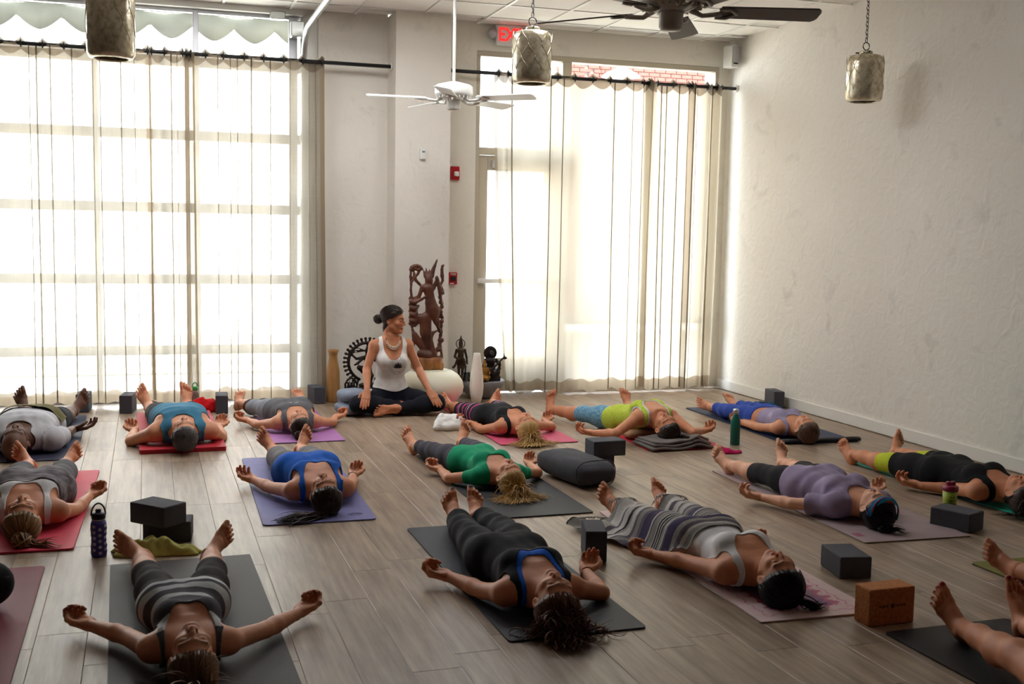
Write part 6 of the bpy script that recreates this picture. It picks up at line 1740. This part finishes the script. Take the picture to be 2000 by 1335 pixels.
# ------------------------------------------------------------------ clothes materials
def fab(n, r, g, b, **kw): M[n] = fabric(n, srgb(r, g, b), **kw)
for a in (('tee_grey', 188, 188, 194), ('shorts_black', 30, 32, 38), ('olive_drape', 92, 86, 46), ('tank_teal', 62, 120, 150), ('shorts_dark', 32, 34, 40),
          ('tank_heather', 98, 98, 102), ('leggings_heather', 132, 136, 148), ('leggings_charcoal', 52, 54, 62), ('tank_black', 26, 26, 30), ('tank_lavender', 158, 150, 182),
          ('leggings_royal', 46, 76, 168), ('waist_navy', 34, 44, 92), ('tank_blue', 24, 92, 190), ('leggings_grey', 120, 118, 122), ('tee_green', 22, 152, 108), ('leggings_slate', 66, 64, 74),
          ('tee_lilac', 152, 138, 168), ('capri_black', 34, 33, 36), ('leggings_lime', 190, 200, 50), ('dress_black', 18, 18, 21), ('bra_white', 216, 216, 220), ('capri_grey', 94, 94, 98),
          ('leggings_brown', 40, 33, 34), ('jumpsuit_black', 20, 21, 27), ('bra_blue', 20, 92, 200), ('tank_white', 226, 226, 230), ('teacher_white', 232, 230, 228), ('teacher_leggings', 22, 24, 34),
          ('edge_grey', 206, 210, 206), ('pants_black', 22, 22, 25)): fab(*a)
M['tiedye'] = fabric('tiedye_grey', srgb(150, 146, 150), col2=srgb(84, 76, 84), vscale=9, stretch=(1.5, 9, 3))
M['lime_melange'] = fabric('lime_melange', srgb(206, 220, 96), col2=srgb(168, 190, 40), vscale=10, stretch=(1.5, 16, 4))
M['blue_melange'] = fabric('blue_melange', srgb(150, 196, 216), col2=srgb(46, 110, 156), vscale=12, stretch=(1.5, 14, 5))
_p1, _p2, _p3 = srgb(46, 40, 54), srgb(196, 70, 120), srgb(220, 190, 205)
M['pattern_leggings'] = stripes('plum_pink_patterned_leggings', [(0.0, _p1), (0.10, _p2), (0.115, _p1), (0.16, _p3), (0.168, _p1), (0.21, _p2), (0.235, _p1), (0.30, _p2), (0.315, _p1), (0.36, _p3), (0.372, _p1), (0.42, _p2), (0.44, _p1), (0.50, _p3), (0.51, _p1), (0.56, _p2), (0.575, _p1)], lo=-0.2, hi=0.8, warp=0.03, wscale=9)
_w, _g = srgb(214, 220, 226), srgb(92, 92, 100)
M['striped_tank'] = stripes('white_grey_striped_knit', [(-0.60, _w), (-0.50, _g), (-0.445, _w), (-0.375, _g), (-0.30, _w), (-0.27, _g), (-0.245, _w), (-0.22, _g), (-0.15, _w), (-0.125, _g), (-0.085, _w), (-0.055, _g), (-0.03, _w), (0.0, _w)], lo=-0.6, hi=0.15, warp=0.012, wscale=7, noise2=0.15)
_c1, _c2_, _c3, _c4, _c5 = srgb(58, 48, 82), srgb(150, 146, 142), srgb(204, 198, 194), srgb(34, 32, 42), srgb(104, 96, 108)
M['serape'] = stripes('woven_serape', [(-0.30, _c4), (-0.20, _c1), (-0.155, _c4), (-0.135, _c2_), (-0.10, _c3), (-0.085, _c5), (-0.06, _c2_), (-0.03, _c1), (0.03, _c5), (0.045, _c3), (0.06, _c2_), (0.085, _c4), (0.095, _c3), (0.105, _c4), (0.115, _c3), (0.125, _c4), (0.135, _c3), (0.145, _c2_), (0.18, _c5), (0.20, _c3), (0.215, _c1), (0.31, _c5), (0.34, _c2_), (0.38, _c5), (0.40, _c3), (0.44, _c2_), (0.47, _c4), (0.49, _c3), (0.54, _c5), (0.57, _c3), (0.66, _c2_)], lo=-0.3, hi=0.75, warp=0.012, wscale=3, noise2=0.45)
M['bead_white'] = pbr('shell_bead', srgb(222, 206, 180), rough=0.4)
M['print_ink'] = pbr('print_ink', srgb(44, 52, 60), rough=0.8)
M['print_ink_pale'] = pbr('pale_print_ink', srgb(160, 162, 166), rough=0.8)
M['print_white'] = pbr('white_print', srgb(216, 216, 218), rough=0.8)
M['cord'] = pbr('dark_cord', (0.02, 0.016, 0.014), rough=0.7)
_r1, _r2, _r3, _r4 = srgb(190, 62, 40), srgb(40, 140, 186), srgb(30, 60, 110), srgb(150, 60, 50)
M['headband'] = stripes('striped_headband', [(0.072, _r3), (0.079, _r2), (0.087, _r1), (0.091, _r3), (0.096, _r2), (0.103, _r2), (0.107, _r4), (0.112, _r3), (0.116, _r1)], axis='Z', lo=0.072, hi=0.120, warp=0.0005)

HL, HN = 1.0, 0.9
# ------------------------------------------------------------------ the people, each placed on a mat
P = {}
P['bald'] = person(dict(label='bald man in a light grey tee and black shorts on the midnight blue mat', nose=(29, 827), ang=3, k=1.04, male=True, bw=1.12, skin='dark', h=0.010,
    ank=[(52, 792), (147, 797)], toe=[(36, 765), (166, 770)], arms=[None, ((131, 846), (154, 832), (172, 829))], head=(10, 0, 0), seed=2, curl=(0.55, 0.55),
    wear=[('tee', 'tee_grey', 'top', dict(hem=0.02, sleeve=0.72, neck=(0.075, 0.045, -0.50), loose=0.012, off=0.008, wr=0.004)), ('shorts', 'shorts_black', 'pants', dict(waist=-0.06, hem=0.95, loose=0.014, off=0.008, wr=0.004))]))
P['grey'] = person(dict(label='grey-haired man in a teal blue tank top and dark shorts on the thick red mat', nose=(360, 812), ang=-2, k=1.0, male=True, bw=1.08, skin='light', h=0.010, z0=0.030,
    ank=[(291, 792), (364, 780)], toe=[(274, 758), (363, 752.5)], arms=[((283, 852), (266, 832), (258, 816)), ((419, 846), (426, 826), (430, 813))], head=(8, 0, 0), seed=3,
    hair=('short', 'grey', dict(vol=0.009, n=160, r=0.005)),
    wear=[('tank_top', 'tank_teal', 'top', dict(hem=0.0, neck=(0.075, 0.05, -0.50), arm=0.066, loose=0.008, off=0.006, wr=0.003)), ('shorts', 'shorts_dark', 'pants', dict(waist=-0.06, hem=0.95, loose=0.012, off=0.008))]))
P['heather'] = person(dict(label='dark-haired woman in a heather grey tank and grey leggings on the lilac purple mat', nose=(583, 798), ang=-1, k=0.93, bw=1.12, skin='light', h=0.0095,
    ank=[(488, 792), (590, 776)], toe=[(475, 771), (579, 765)], arms=[((516, 828), (485, 821), (469, 817)), ((640, 824), (655, 815), (664, 811))], head=(10, 6, 0), seed=4, curl=(1.3, 1.3),
    hair=('bun', 'dkbrown', dict(vol=0.012, tie=(-0.25, -0.4, 0.85), br=0.038)),
    wear=[('leggings', 'leggings_heather', 'pants', dict(waist=-0.12, hem=1.25)), ('legging_cuff', 'leggings_charcoal', 'pants', dict(waist=0.47, hem=1.5, off=0.0045)), ('tank_top', 'tank_heather', 'top', dict(hem=0.02, neck=(0.085, 0.10, -0.50), arm=0.076, loose=0.008, wr=0.0035))]))
P['blonde_back'] = person(dict(label='blonde woman in a black tank and patterned plum leggings on the pink mat', nose=(1032, 805), ang=-6, k=0.93, bw=0.97, skin='tan', h=0.0095,
    ank=[(892, 795), (962, 787)], toe=[(868, 774), (975, 772)], arms=[((958, 836), (926, 829), (905, 826)), ((1066, 832), (1064, 822), (1070, 811))], head=(10, -8, 0), seed=5,
    hair=('long', 'blonde', dict(len=0.27, n=170)),
    wear=[('leggings', 'pattern_leggings', 'pants', dict(waist=-0.11, hem=1.35)), ('tank_top', 'tank_black', 'top', dict(hem=0.03, neck=(0.082, 0.14, -0.50), arm=0.080))]))
P['lime'] = person(dict(label='woman in a lime tank and blue marbled leggings arching back over a rolled blanket', nose=(1300, 806), ang=-2, k=0.97, bw=1.08, skin='tan', h=0.0095, tilt=12, z0=0.009, headpos=(0, -0.62, 0.125), armz=(0.09, 0.036, 0.045),
    ank=[(1100, 803), (1222, 781)], toe=[(1087, 764), (1220, 762)], arms=[((1200, 848), (1142, 845), (1112, 840)), ((1358, 848), (1386, 839), (1408, 832))], head=(30, 8, 0), seed=6,
    hair=('pony', 'dkbrown', dict(tie=(0.45, -0.1, 0.85), len=0.18, dir=(0.9, -0.5, 0.15), vol=0.010)),
    wear=[('leggings', 'blue_melange', 'pants', dict(waist=-0.10, hem=1.12, wr=0.003)), ('tank_edging', 'edge_grey', 'top', dict(hem=0.0, neck=(0.078, 0.135, -0.50), arm=0.070, off=0.0035)), ('tank_top', 'lime_melange', 'top', dict(hem=0.04, neck=(0.092, 0.15, -0.50), arm=0.078, off=0.006, wr=0.0035, loose=0.004))]))
P['lavender'] = person(dict(label='woman in a lavender tank and royal blue leggings on the navy mat', nose=(1574, 809), ang=2, k=0.93, bw=0.93, skin='light', h=0.0095,
    ank=[(1393, 794), (1427, 785)], toe=[(1366, 782), (1427, 771)], arms=[((1488, 834), (1452, 826), (1428, 818)), None], head=(2, -5, 0), seed=7,
    hair=('cap', 'brown', dict(vol=0.012, tie=(0, -0.8, 0.5), n=170)),
    wear=[('leggings', 'leggings_royal', 'pants', dict(waist=-0.045, hem=1.75)), ('waistband', 'waist_navy', 'pants', dict(waist=-0.125, hem=0.0, off=0.006)), ('tank_top', 'tank_lavender', 'top', dict(hem=-0.085, neck=(0.085, 0.07, -0.50), arm=0.082, wr=0.0035))]))
P['blue'] = person(dict(label='dark-haired woman in a bright blue tank and grey leggings on the periwinkle mat', nose=(632, 923), ang=-1, k=0.98, bw=1.06, skin='tan', h=0.008,
    ank=[(533, 876), (588, 876)], toe=[(507, 842), (606, 840)], arms=[((530, 952), (486, 933), (462, 922)), ((686, 946), (690, 924), (696, 909))], head=(12, 4, 0), seed=8, curl=(0.95, 0.95),
    hair=('pony', 'dkbrown', dict(tie=(-0.15, -0.35, 0.93), dir=(-1.0, -0.25, -0.35), len=0.26, nt=80, vol=0.013, n=170)),
    wear=[('leggings', 'leggings_grey', 'pants', dict(waist=-0.10, hem=1.5, loose=0.006, wr=0.003)), ('tank_top', 'tank_blue', 'top', dict(hem=0.06, neck=(0.090, 0.17, -0.50), arm=0.085, loose=0.012, wr=0.004))]))
P['green'] = person(dict(label='blonde woman in a green short-sleeved tee and slate leggings on the charcoal mat', nose=(999, 896), ang=-6, k=0.90, bw=0.98, skin='light', h=0.008,
    ank=[(833, 877), (905, 864)], toe=[(798, 836), (915, 826)], arms=[((900, 932), (860, 917), (836, 906)), ((1040, 923), (1032, 905), (1027, 894))], head=(10, -6, 0), seed=9, curl=(1.3, 0.95),
    hair=('long', 'blonde', dict(len=0.26, n=190)),
    wear=[('leggings', 'leggings_slate', 'pants', dict(waist=-0.10, hem=1.72)), ('tee', 'tee_green', 'top', dict(hem=0.02, sleeve=0.42, neck=(0.090, 0.12, -0.50), wr=0.002, off=0.006))]))
P['headband'] = person(dict(label='woman in a lilac tee and black capris wearing a striped headband on the mauve mat', nose=(1713, 952), ang=3, k=0.95, bw=1.0, skin='fair', h=0.008,
    ank=[(1434, 909), (1532, 903)], toe=[(1404, 872), (1534, 868)], arms=[((1548, 983), (1488, 971), (1456, 964)), None], head=(0, -10, 0), seed=10, curl=(0.95, 0.95),
    hair=('bun', 'black', dict(vol=0.013, tie=(0.1, -0.75, 0.6), br=0.036, wisp=True, dir=(0.6, -0.8, 0.0), len=0.12)),
    wear=[('capris', 'capri_black', 'pants', dict(waist=-0.10, hem=1.22, cuff=0.004)), ('tee', 'tee_lilac', 'top', dict(hem=0.06, sleeve=0.62, neck=(0.080, 0.06, -0.50), loose=0.014, off=0.009, wr=0.006))]))
P['black_right'] = person(dict(label='woman in a long black top over lime leggings on the teal mat', nose=(1999, 926), ang=1, k=0.98, bw=1.0, skin='tan', h=0.009,
    ank=[(1690, 892), (1757, 884)], toe=[(1659, 864), (1765, 857)], arms=[((1872, 956), (1800, 948), (1765, 939)), None], head=(6, -12, 0), seed=11,
    hair=('long', 'dkbrown', dict(len=0.26, n=110, spread=0.5)),
    wear=[('leggings', 'leggings_lime', 'pants', dict(waist=-0.08, hem=1.22)), ('long_top', 'dress_black', 'pants', dict(waist=-0.2, hem=0.82, loose=0.012, off=0.009)), ('tank_top', 'dress_black', 'top', dict(hem=0.0, neck=(0.080, 0.10, -0.50), arm=0.074, loose=0.006))]))
P['blonde_left'] = person(dict(label='dark blonde woman in a tie-dyed grey top and white bra, coral red mat', nose=(43, 967), ang=-1, k=1.0, bw=1.08, skin='tan', h=0.008,
    ank=[(55, 906), (130, 902)], toe=[(28, 878), (152, 877)], arms=[None, ((136, 996), (178, 966), (192, 956))], head=(12, 0, 0), seed=12, curl=(1.3, 1.3),
    hair=('bun', 'dkblonde', dict(vol=0.014, tie=(0.05, -0.3, 0.95), br=0.042, wisp=True, dir=(1, -0.5, -0.2), len=0.2, n=190)),
    wear=[('capris', 'capri_grey', 'pants', dict(waist=-0.10, hem=1.35, loose=0.012)), ('sports_bra', 'bra_white', 'top', dict(hem=-0.27, neck=(0.088, 0.14, -0.50), arm=0.084, off=0.006)), ('draped_top', 'tiedye', 'top', dict(hem=0.07, topy=-0.345, neck=(0.01, 0.01, -0.6), arm=0.08, loose=0.018, off=0.009, wr=0.005))]))
P['striped'] = person(dict(label='brown-haired woman in a white and grey striped tank on the dark grey mat', nose=(376, 1222), ang=-1, k=0.92, bw=0.92, skin='light', h=0.0075,
    ank=[(276, 1085), (413, 1080)], toe=[(224, 1054), (452, 1032)], arms=[((246, 1241), (178, 1221), (140, 1204)), ((510, 1232), (584, 1196), (608, 1176))], head=(12, 0, 0), seed=13, curl=(1.3, 1.3), kneez=0.088,
    tips_nails=(srgb(120, 30, 50), None), hair=('long', 'ltbrown', dict(len=0.32, n=200, stiff=0.80, vol=0.014, spread=0.04)),  # reddish fingertips: backlight through the skin put into its colour
    wear=[('leggings', 'leggings_brown', 'pants', dict(waist=-0.10, hem=1.2, wr=0.003, off=0.006)), ('tank_top', 'striped_tank', 'top', dict(hem=0.0, neck=(0.092, 0.15, -0.50), arm=0.082, loose=0.006, off=0.006, wr=0.004))]))
P['jumpsuit'] = person(dict(label='curly-haired woman in a black jumpsuit over a blue bra on the slate grey mat', nose=(1090, 1116), ang=1, k=1.0, bw=1.0, skin='tan', h=0.0075, elmin=0.6,
    ank=[(890, 1007), (934, 1004)], toe=[(879, 967), (934, 964)], arms=[((943, 1153), (878, 1126), (845, 1116)), ((1156, 1154), (1137, 1107), (1141, 1092))], head=(12, -6, 0), seed=14, curl=(1.3, 0.95),
    tips_nails=(None, srgb(46, 22, 34)), hair=('curly', 'auburn', dict(len=0.24, n=190, spread=0.45, curl=0.009, r=0.0042, stiff=0.78, vol=0.018, steps=34)),
    wear=[('trousers', 'jumpsuit_black', 'pants', dict(waist=-0.12, hem=1.82, loose=0.010, off=0.006, wr=0.005, cuff=0.008)), ('bra', 'bra_blue', 'top', dict(hem=-0.25, neck=(0.078, 0.125, -0.50), arm=0.074, off=0.0045)), ('bodice', 'jumpsuit_black', 'top', dict(hem=0.03, neck=(0.095, 0.175, -0.50), arm=0.070, off=0.0075, wr=0.003))]))
P['blanket'] = person(dict(label='black-haired woman in a white tank with a woven blanket over her legs', nose=(1524, 1076), ang=0, k=0.99, bw=1.0, skin='tan', h=0.0075,
    ank=[(1208, 990), (1297, 980)], toe=[(1178, 951), (1294, 949)], arms=[((1343, 1097), (1281, 1084), (1248, 1075)), None], head=(10, -6, 0), seed=15, curl=(1.3, 1.3),
    hair=('pony', 'black', dict(tie=(0.35, -0.2, 0.9), dir=(1.0, -0.1, 0.1), len=0.13, vol=0.022, n=190, nt=40)),
    wear=[('leggings', 'capri_black', 'pants', dict(waist=-0.08, hem=1.2)), ('tank_top', 'tank_white', 'top', dict(hem=0.0, neck=(0.088, 0.15, -0.50), arm=0.080, wr=0.002))]))
# legs and bodies that run out of the frame
P['corner'] = person(dict(label='barefoot person with bare calves on the black mat in the lower right corner', O=(2.83, 2.57, 0.008), ang=2, k=1.0, skin='tan', h=0.0085,
    ank=[(1870, 1215), (1986, 1205)], toe=[(1834, 1142), (1996, 1128)], armL=((-0.36, -0.26, 0.05), (-0.44, -0.02, 0.036), (-0.1, 1, 0.05)), armR=((0.36, -0.26, 0.05), (0.44, -0.02, 0.036), (0.1, 1, 0.05)), seed=16, kneez=0.12,
    tips_nails=(None, srgb(150, 24, 34)), hair=('long', 'brown', dict(len=0.26, n=90)),
    wear=[('shorts', 'shorts_black', 'pants', dict(waist=-0.10, hem=0.5)), ('tank_top', 'tank_heather', 'top', dict(hem=0.02))]))
P['edge'] = person(dict(label='person at the right edge with one bare foot in view on the olive mat', O=(3.87, 3.13, 0.008), ang=1, k=1.0, skin='olive', h=0.0095,
    ank=[(1985, 1108), (2075, 1095)], toe=[(1931, 1055), (2090, 1050)], armL=((-0.34, -0.28, 0.05), (-0.38, -0.04, 0.036), (-0.05, 1, 0.05)), armR=((0.34, -0.28, 0.05), (0.40, -0.03, 0.036), (0.1, 1, 0.05)), seed=17,
    hair=('cap', 'dkbrown', dict(n=80)), wear=[('leggings', 'capri_black', 'pants', dict(waist=-0.10, hem=1.2)), ('tank_top', 'tank_black', 'top', dict(hem=0.02))]))
_q = gz(2, 1140, 0.11)
P['left_edge'] = person(dict(label='person in black trousers on the maroon mat, only a bent knee in view at left', O=(float(_q[0]) - 0.40, float(_q[1]) - 0.22, 0.008), ang=0, k=1.0, skin='light', h=0.0095,
    legL=((-0.36, 0.24, 0.10), (-0.08, 0.42, 0.055)), legR=((0.36, 0.24, 0.10), (0.07, 0.44, 0.055)), toedirL=(0.5, 0.75, 0.1), toedirR=(-0.5, 0.75, 0.1),
    armL=((-0.36, -0.26, 0.05), (-0.42, -0.02, 0.036), (-0.1, 1, 0.05)), armR=((0.33, -0.28, 0.05), (0.30, -0.05, 0.036), (0.0, 1, 0.05)), seed=18,
    hair=('cap', 'brown', dict(n=80)), wear=[('trousers', 'pants_black', 'pants', dict(waist=-0.10, hem=1.9, loose=0.014, off=0.008)), ('tank_top', 'tank_heather', 'top', dict(hem=0.02))]))

# ------------------------------------------------------------------ the teacher, sitting cross-legged
TX, TY = 1.985, 9.36
RtT = np.array([[-1, 0, 0], [0, 0.10, -0.995], [0, -0.995, -0.10]], float)   # x lateral, y footward = down, z front = towards the camera
def face_frame(yaw):     # columns: X, face, crown; yaw 0 looks at the camera
    fc = np.array([math.sin(yaw), -math.cos(yaw), 0.0]); cr = np.array([0, 0, 1.0]); return np.stack([np.cross(fc, cr), fc, cr], 1)
teach = person(dict(label='teacher in a white logo tank and black leggings sitting cross-legged, looking right', O=(TX, TY, 0.0), ang=0, k=0.98, bw=0.96, skin='tan', skinv=0.95, h=0.0075,
    Rt=RtT, ot=(-0.02, 0.085, 0.135), Rh0=face_frame(1.0), headpos=(-0.010, -0.075, 0.795), head=(-4, 0, 0), seed=21, clothfloor=0.004,
    legL=((0.335, -0.25, 0.105), (-0.02, -0.235, 0.06)), legR=((-0.335, -0.22, 0.11), (0.06, -0.125, 0.065)), toedirL=(-0.92, 0.15, -0.15), toedirR=(0.9, 0.25, -0.1),
    armL=((0.215, -0.06, 0.375), (0.262, -0.255, 0.215), (0.32, -0.55, -0.62)), armR=((-0.235, -0.075, 0.38), (-0.262, -0.245, 0.23), (-0.22, -0.55, -0.75)),
    palmL=(0.1, 0.65, -0.75), palmR=(-0.1, 0.65, -0.75), thumbL=1, thumbR=-1, curl=(0.12, 0.12),
    hair=('bun', 'dkbrown', dict(vol=0.014, tie=(0, -0.95, -0.35), br=0.036, n=190)),
    wear=[('leggings', 'teacher_leggings', 'pants', dict(waist=-0.10, hem=1.93, off=0.006, wr=0.003, loose=0.004)), ('tank_top', 'teacher_white', 'top', dict(hem=-0.085, neck=(0.085, 0.145, -0.50), arm=0.078, loose=0.003, off=0.006, wr=0.002))]))
P['teach'] = teach
# necklace, and the round lotus print, laid on the surface of the tank
def surf_front(pr, x, z):
    """front-most body point near local x, z (towards the camera)"""
    Vb = pr['V']; m_ = (np.abs(Vb[:, 0] - x) < 0.02) & (np.abs(Vb[:, 2] - z) < 0.02)
    return Vb[m_][:, 1].min() if m_.any() else -0.1
nk = []
for i in range(15):
    t = i / 14; x = -0.02 + 0.062 * math.cos(PI * (1 - t) ) ; z = 0.655 - 0.085 * math.sin(PI * t)
    nk.append((x, surf_front(teach, x, z) - 0.014, z))
mb = MB()
for i, q in enumerate(nk[2:-2]): mb.sphere(q, 0.0085, 8, 6); mb.sphere((q[0] * 1.0, q[1] + 0.002, q[2] - 0.016), 0.0075, 8, 6)
ne = MB().tube(nk, 0.0022, 5).build('necklace', M['cord'], teach['root']); o = mb.build('beads', M['bead_white'], ne); o['kind'] = 'stuff'
def on_shirt(x, z, lift=0.016): return (x, surf_front(teach, x, z) - lift, z)
LX, LZ = 0.012, 0.415
fy = min(surf_front(teach, LX + a, LZ + b) for a in (-0.05, 0, 0.05) for b in (-0.05, 0, 0.05)) - 0.013
def pr_disc(r0, r1, n=40):
    vs = []; fs = []
    for i in range(n):
        a = 2 * PI * i / n
        for r in (r0, r1): x, z = LX + r * math.cos(a), LZ + r * math.sin(a); vs.append((x, surf_front(teach, x, z) - 0.0155, z))
    for i in range(n): j = (i + 1) % n; fs.append((2 * i, 2 * i + 1, 2 * j + 1, 2 * j))
    return vs, fs
mb = MB(); mb.add(*pr_disc(0.074, 0.077)); mb.add(*pr_disc(0.052, 0.054)); logo_r = mb.build('printed_ring', M['print_ink_pale'], teach['root'])
mb = MB()
for i in range(26):
    a = 2 * PI * i / 26
    if i in (6, 7, 19, 20): continue
    x, z = LX + 0.063 * math.cos(a), LZ + 0.063 * math.sin(a); mb.box(on_shirt(x, z, 0.0155), (0.006, 0.0015, 0.011), R=Matrix.Rotation(-a + PI / 2, 3, 'Y'))
o = mb.build('printed_letters', M['print_ink_pale'], teach['root']); o['kind'] = 'stuff'
mb = MB()
def petal(a, L, w, bz=-0.018):
    pts = []
    for s in (1, -1):
        rng_ = range(0, 9) if s == 1 else range(8, -1, -1)
        for i in rng_:
            t = i / 8; wd = w * math.sin(PI * t ** 0.8) * s; dx, dz = math.sin(a), math.cos(a)
            pts.append((LX + dx * L * t + dz * wd, LZ + bz + dz * L * t - dx * wd))
    vs = [(x, surf_front(teach, x, z) - 0.016, z) for x, z in pts]; mb.add(vs, [tuple(range(len(vs)))])
for a, L, w in ((0, 0.052, 0.009), (-0.5, 0.048, 0.008), (0.5, 0.048, 0.008), (-0.95, 0.044, 0.007), (0.95, 0.044, 0.007), (-1.35, 0.042, 0.006), (1.35, 0.042, 0.006)): petal(a, L, w)
o = mb.build('printed_lotus', M['print_ink'], teach['root']); o['kind'] = 'stuff'

# ------------------------------------------------------------------ cloths lying on people, headband, shirt print
pr = P['bald']
drape('cloth', 'dark olive cloth lying across the hips of the bald man', 'cloth', pr, -0.27, 0.25, -0.14, 0.12, 'olive_drape', up=0.034, cut=lambda x, y: np.minimum(np.minimum(y + 0.12 + 0.03 * np.sin(x * 12), 0.06 + 0.03 * np.sin(x * 9 + 1) - y), 0.24 - np.abs(x + 0.01)))
pr = P['blanket']
bl = drape('woven_blanket', 'purple and grey striped woven blanket with a fringed end over a woman\'s legs', 'blanket', pr, -0.44, 0.36, -0.16, 0.76, 'serape', up=0.014, wr=0.005, slope=3.2, xmax=0.20,
      cut=lambda x, y: np.minimum(np.minimum(y + 0.13 - 0.25 * (x + 0.2) * (x + 0.2), 0.735 + 0.035 * np.sin(x * 17) - 0.10 * x - y), np.minimum(x + 0.275 - 0.10 * np.clip((0.12 - y) / 0.2, 0, 1) + 0.15 * np.clip((y - 0.25) / 0.4, 0, 1) - 0.012 * np.sin(y * 13), 0.27 + 0.015 * np.sin(y * 15) - x)))
M['fringe'] = fabric('pale_fringe', srgb(196, 186, 184))
mb = MB(); rg = random.Random(3)
for i in range(120):
    x = -0.36 + 0.62 * i / 119; y = 0.725 + 0.035 * math.sin(x * 17) - 0.10 * x
    zc = 0.02
    m_ = (np.abs(pr['V'][:, 0] - x) < 0.03) & (np.abs(pr['V'][:, 1] - y) < 0.03)
    if m_.any(): zc = max(zc, float(pr['V'][m_][:, 2].max()) + 0.016)
    d = rg.uniform(-0.02, 0.02)
    mb.tube([(x, y - 0.01, zc + 0.006), (x + d * 0.5, y + 0.02, zc + 0.004), (x + d, y + 0.04, max(0.006, zc - 0.035))], [0.0034, 0.003, 0.0015], 4)
o = mb.build('fringe', M['fringe'], bl); o['kind'] = 'stuff'
pr = P['headband']
mb = MB(); n = 34; vs = []; fs = []
for i in range(n + 1):
    a = -1.75 + 3.5 * i / n
    for j in range(6):
        e = 0.46 + 0.46 * j / 5
        u = np.array([math.sin(a) * math.cos(e * (1 - 0.25 * abs(a))), math.cos(a) * math.cos(e * (1 - 0.25 * abs(a))), math.sin(e * (1 - 0.25 * abs(a)))])
        q = SKULL_C + u * (SKULL_R + 0.030 - 0.006 * ((j - 2.5) / 2.5) ** 2); vs.append(tuple(q * pr['ks']))
for i in range(n):
    for j in range(5): fs.append((i * 6 + j, i * 6 + j + 1, (i + 1) * 6 + j + 1, (i + 1) * 6 + j))
hb = mb.add(vs, fs, True).build('headband', M['headband'], pr['root'], tuple(pr['oh']))
hb.rotation_euler = Matrix(pr['Rh'].tolist()).to_euler()
# lettering on the heather tank
pr = P['heather']
def top_at(pr, x, y):
    Vb = pr['V']; m_ = (np.abs(Vb[:, 0] - x) < 0.02) & (np.abs(Vb[:, 1] - y) < 0.02); return float(Vb[m_][:, 2].max()) if m_.any() else 0.2
mb = MB()
for i in range(11):
    x = -0.085 + 0.017 * i; y = -0.235 + 0.01 * math.cos(i * 0.6)
    if i == 5: continue
    z = top_at(pr, x, y) + 0.0125
    mb.box((x - 0.004, y, z), (0.0035, 0.026, 0.001)); mb.box((x + 0.003, y + (0.010 if i % 2 else -0.010), z), (0.009, 0.0045, 0.001))
    if i % 3: mb.box((x + 0.005, y, z), (0.0035, 0.024, 0.001))
o = mb.build('printed_letters', M['print_white'], pr['root']); o['kind'] = 'stuff'
def bracelet(pr, side, mt):
    J = pr['J']; a = unit(J['el' + side] - J['wr' + side]); c = J['wr' + side] + a * 0.018
    e1 = unit(np.cross(a, [0.1, 0.2, 1.0])); e2 = np.cross(a, e1)
    MB().tube([tuple(c + 0.0275 * pr['k'] * (e1 * math.cos(q) + e2 * math.sin(q))) for q in [2 * PI * i / 20 for i in range(20)]], 0.0028, 6, closed=True).build('bracelet', M[mt], pr['root'])
bracelet(P['blue'], 'R', 'steel'); bracelet(P['jumpsuit'], 'R', 'carved_golden')
# rolled blanket under the arched back, mostly hidden
M['tan_wool'] = fabric('tan_wool', srgb(150, 112, 84))
pr = P['lime']; c = pr['O'] + pr['R'] @ np.array([0, -0.34 * pr['k'], 0])
tag(superbox(MB(), 0.20, 0.085, 0.035, 2.4, 4.0, wr=0.08, seed=4).build('rolled_blanket', M['tan_wool'], None, (c[0], c[1], 0.043), (0, 0, 0.03)), 'tan rolled blanket under the back of the woman in lime', 'blanket')
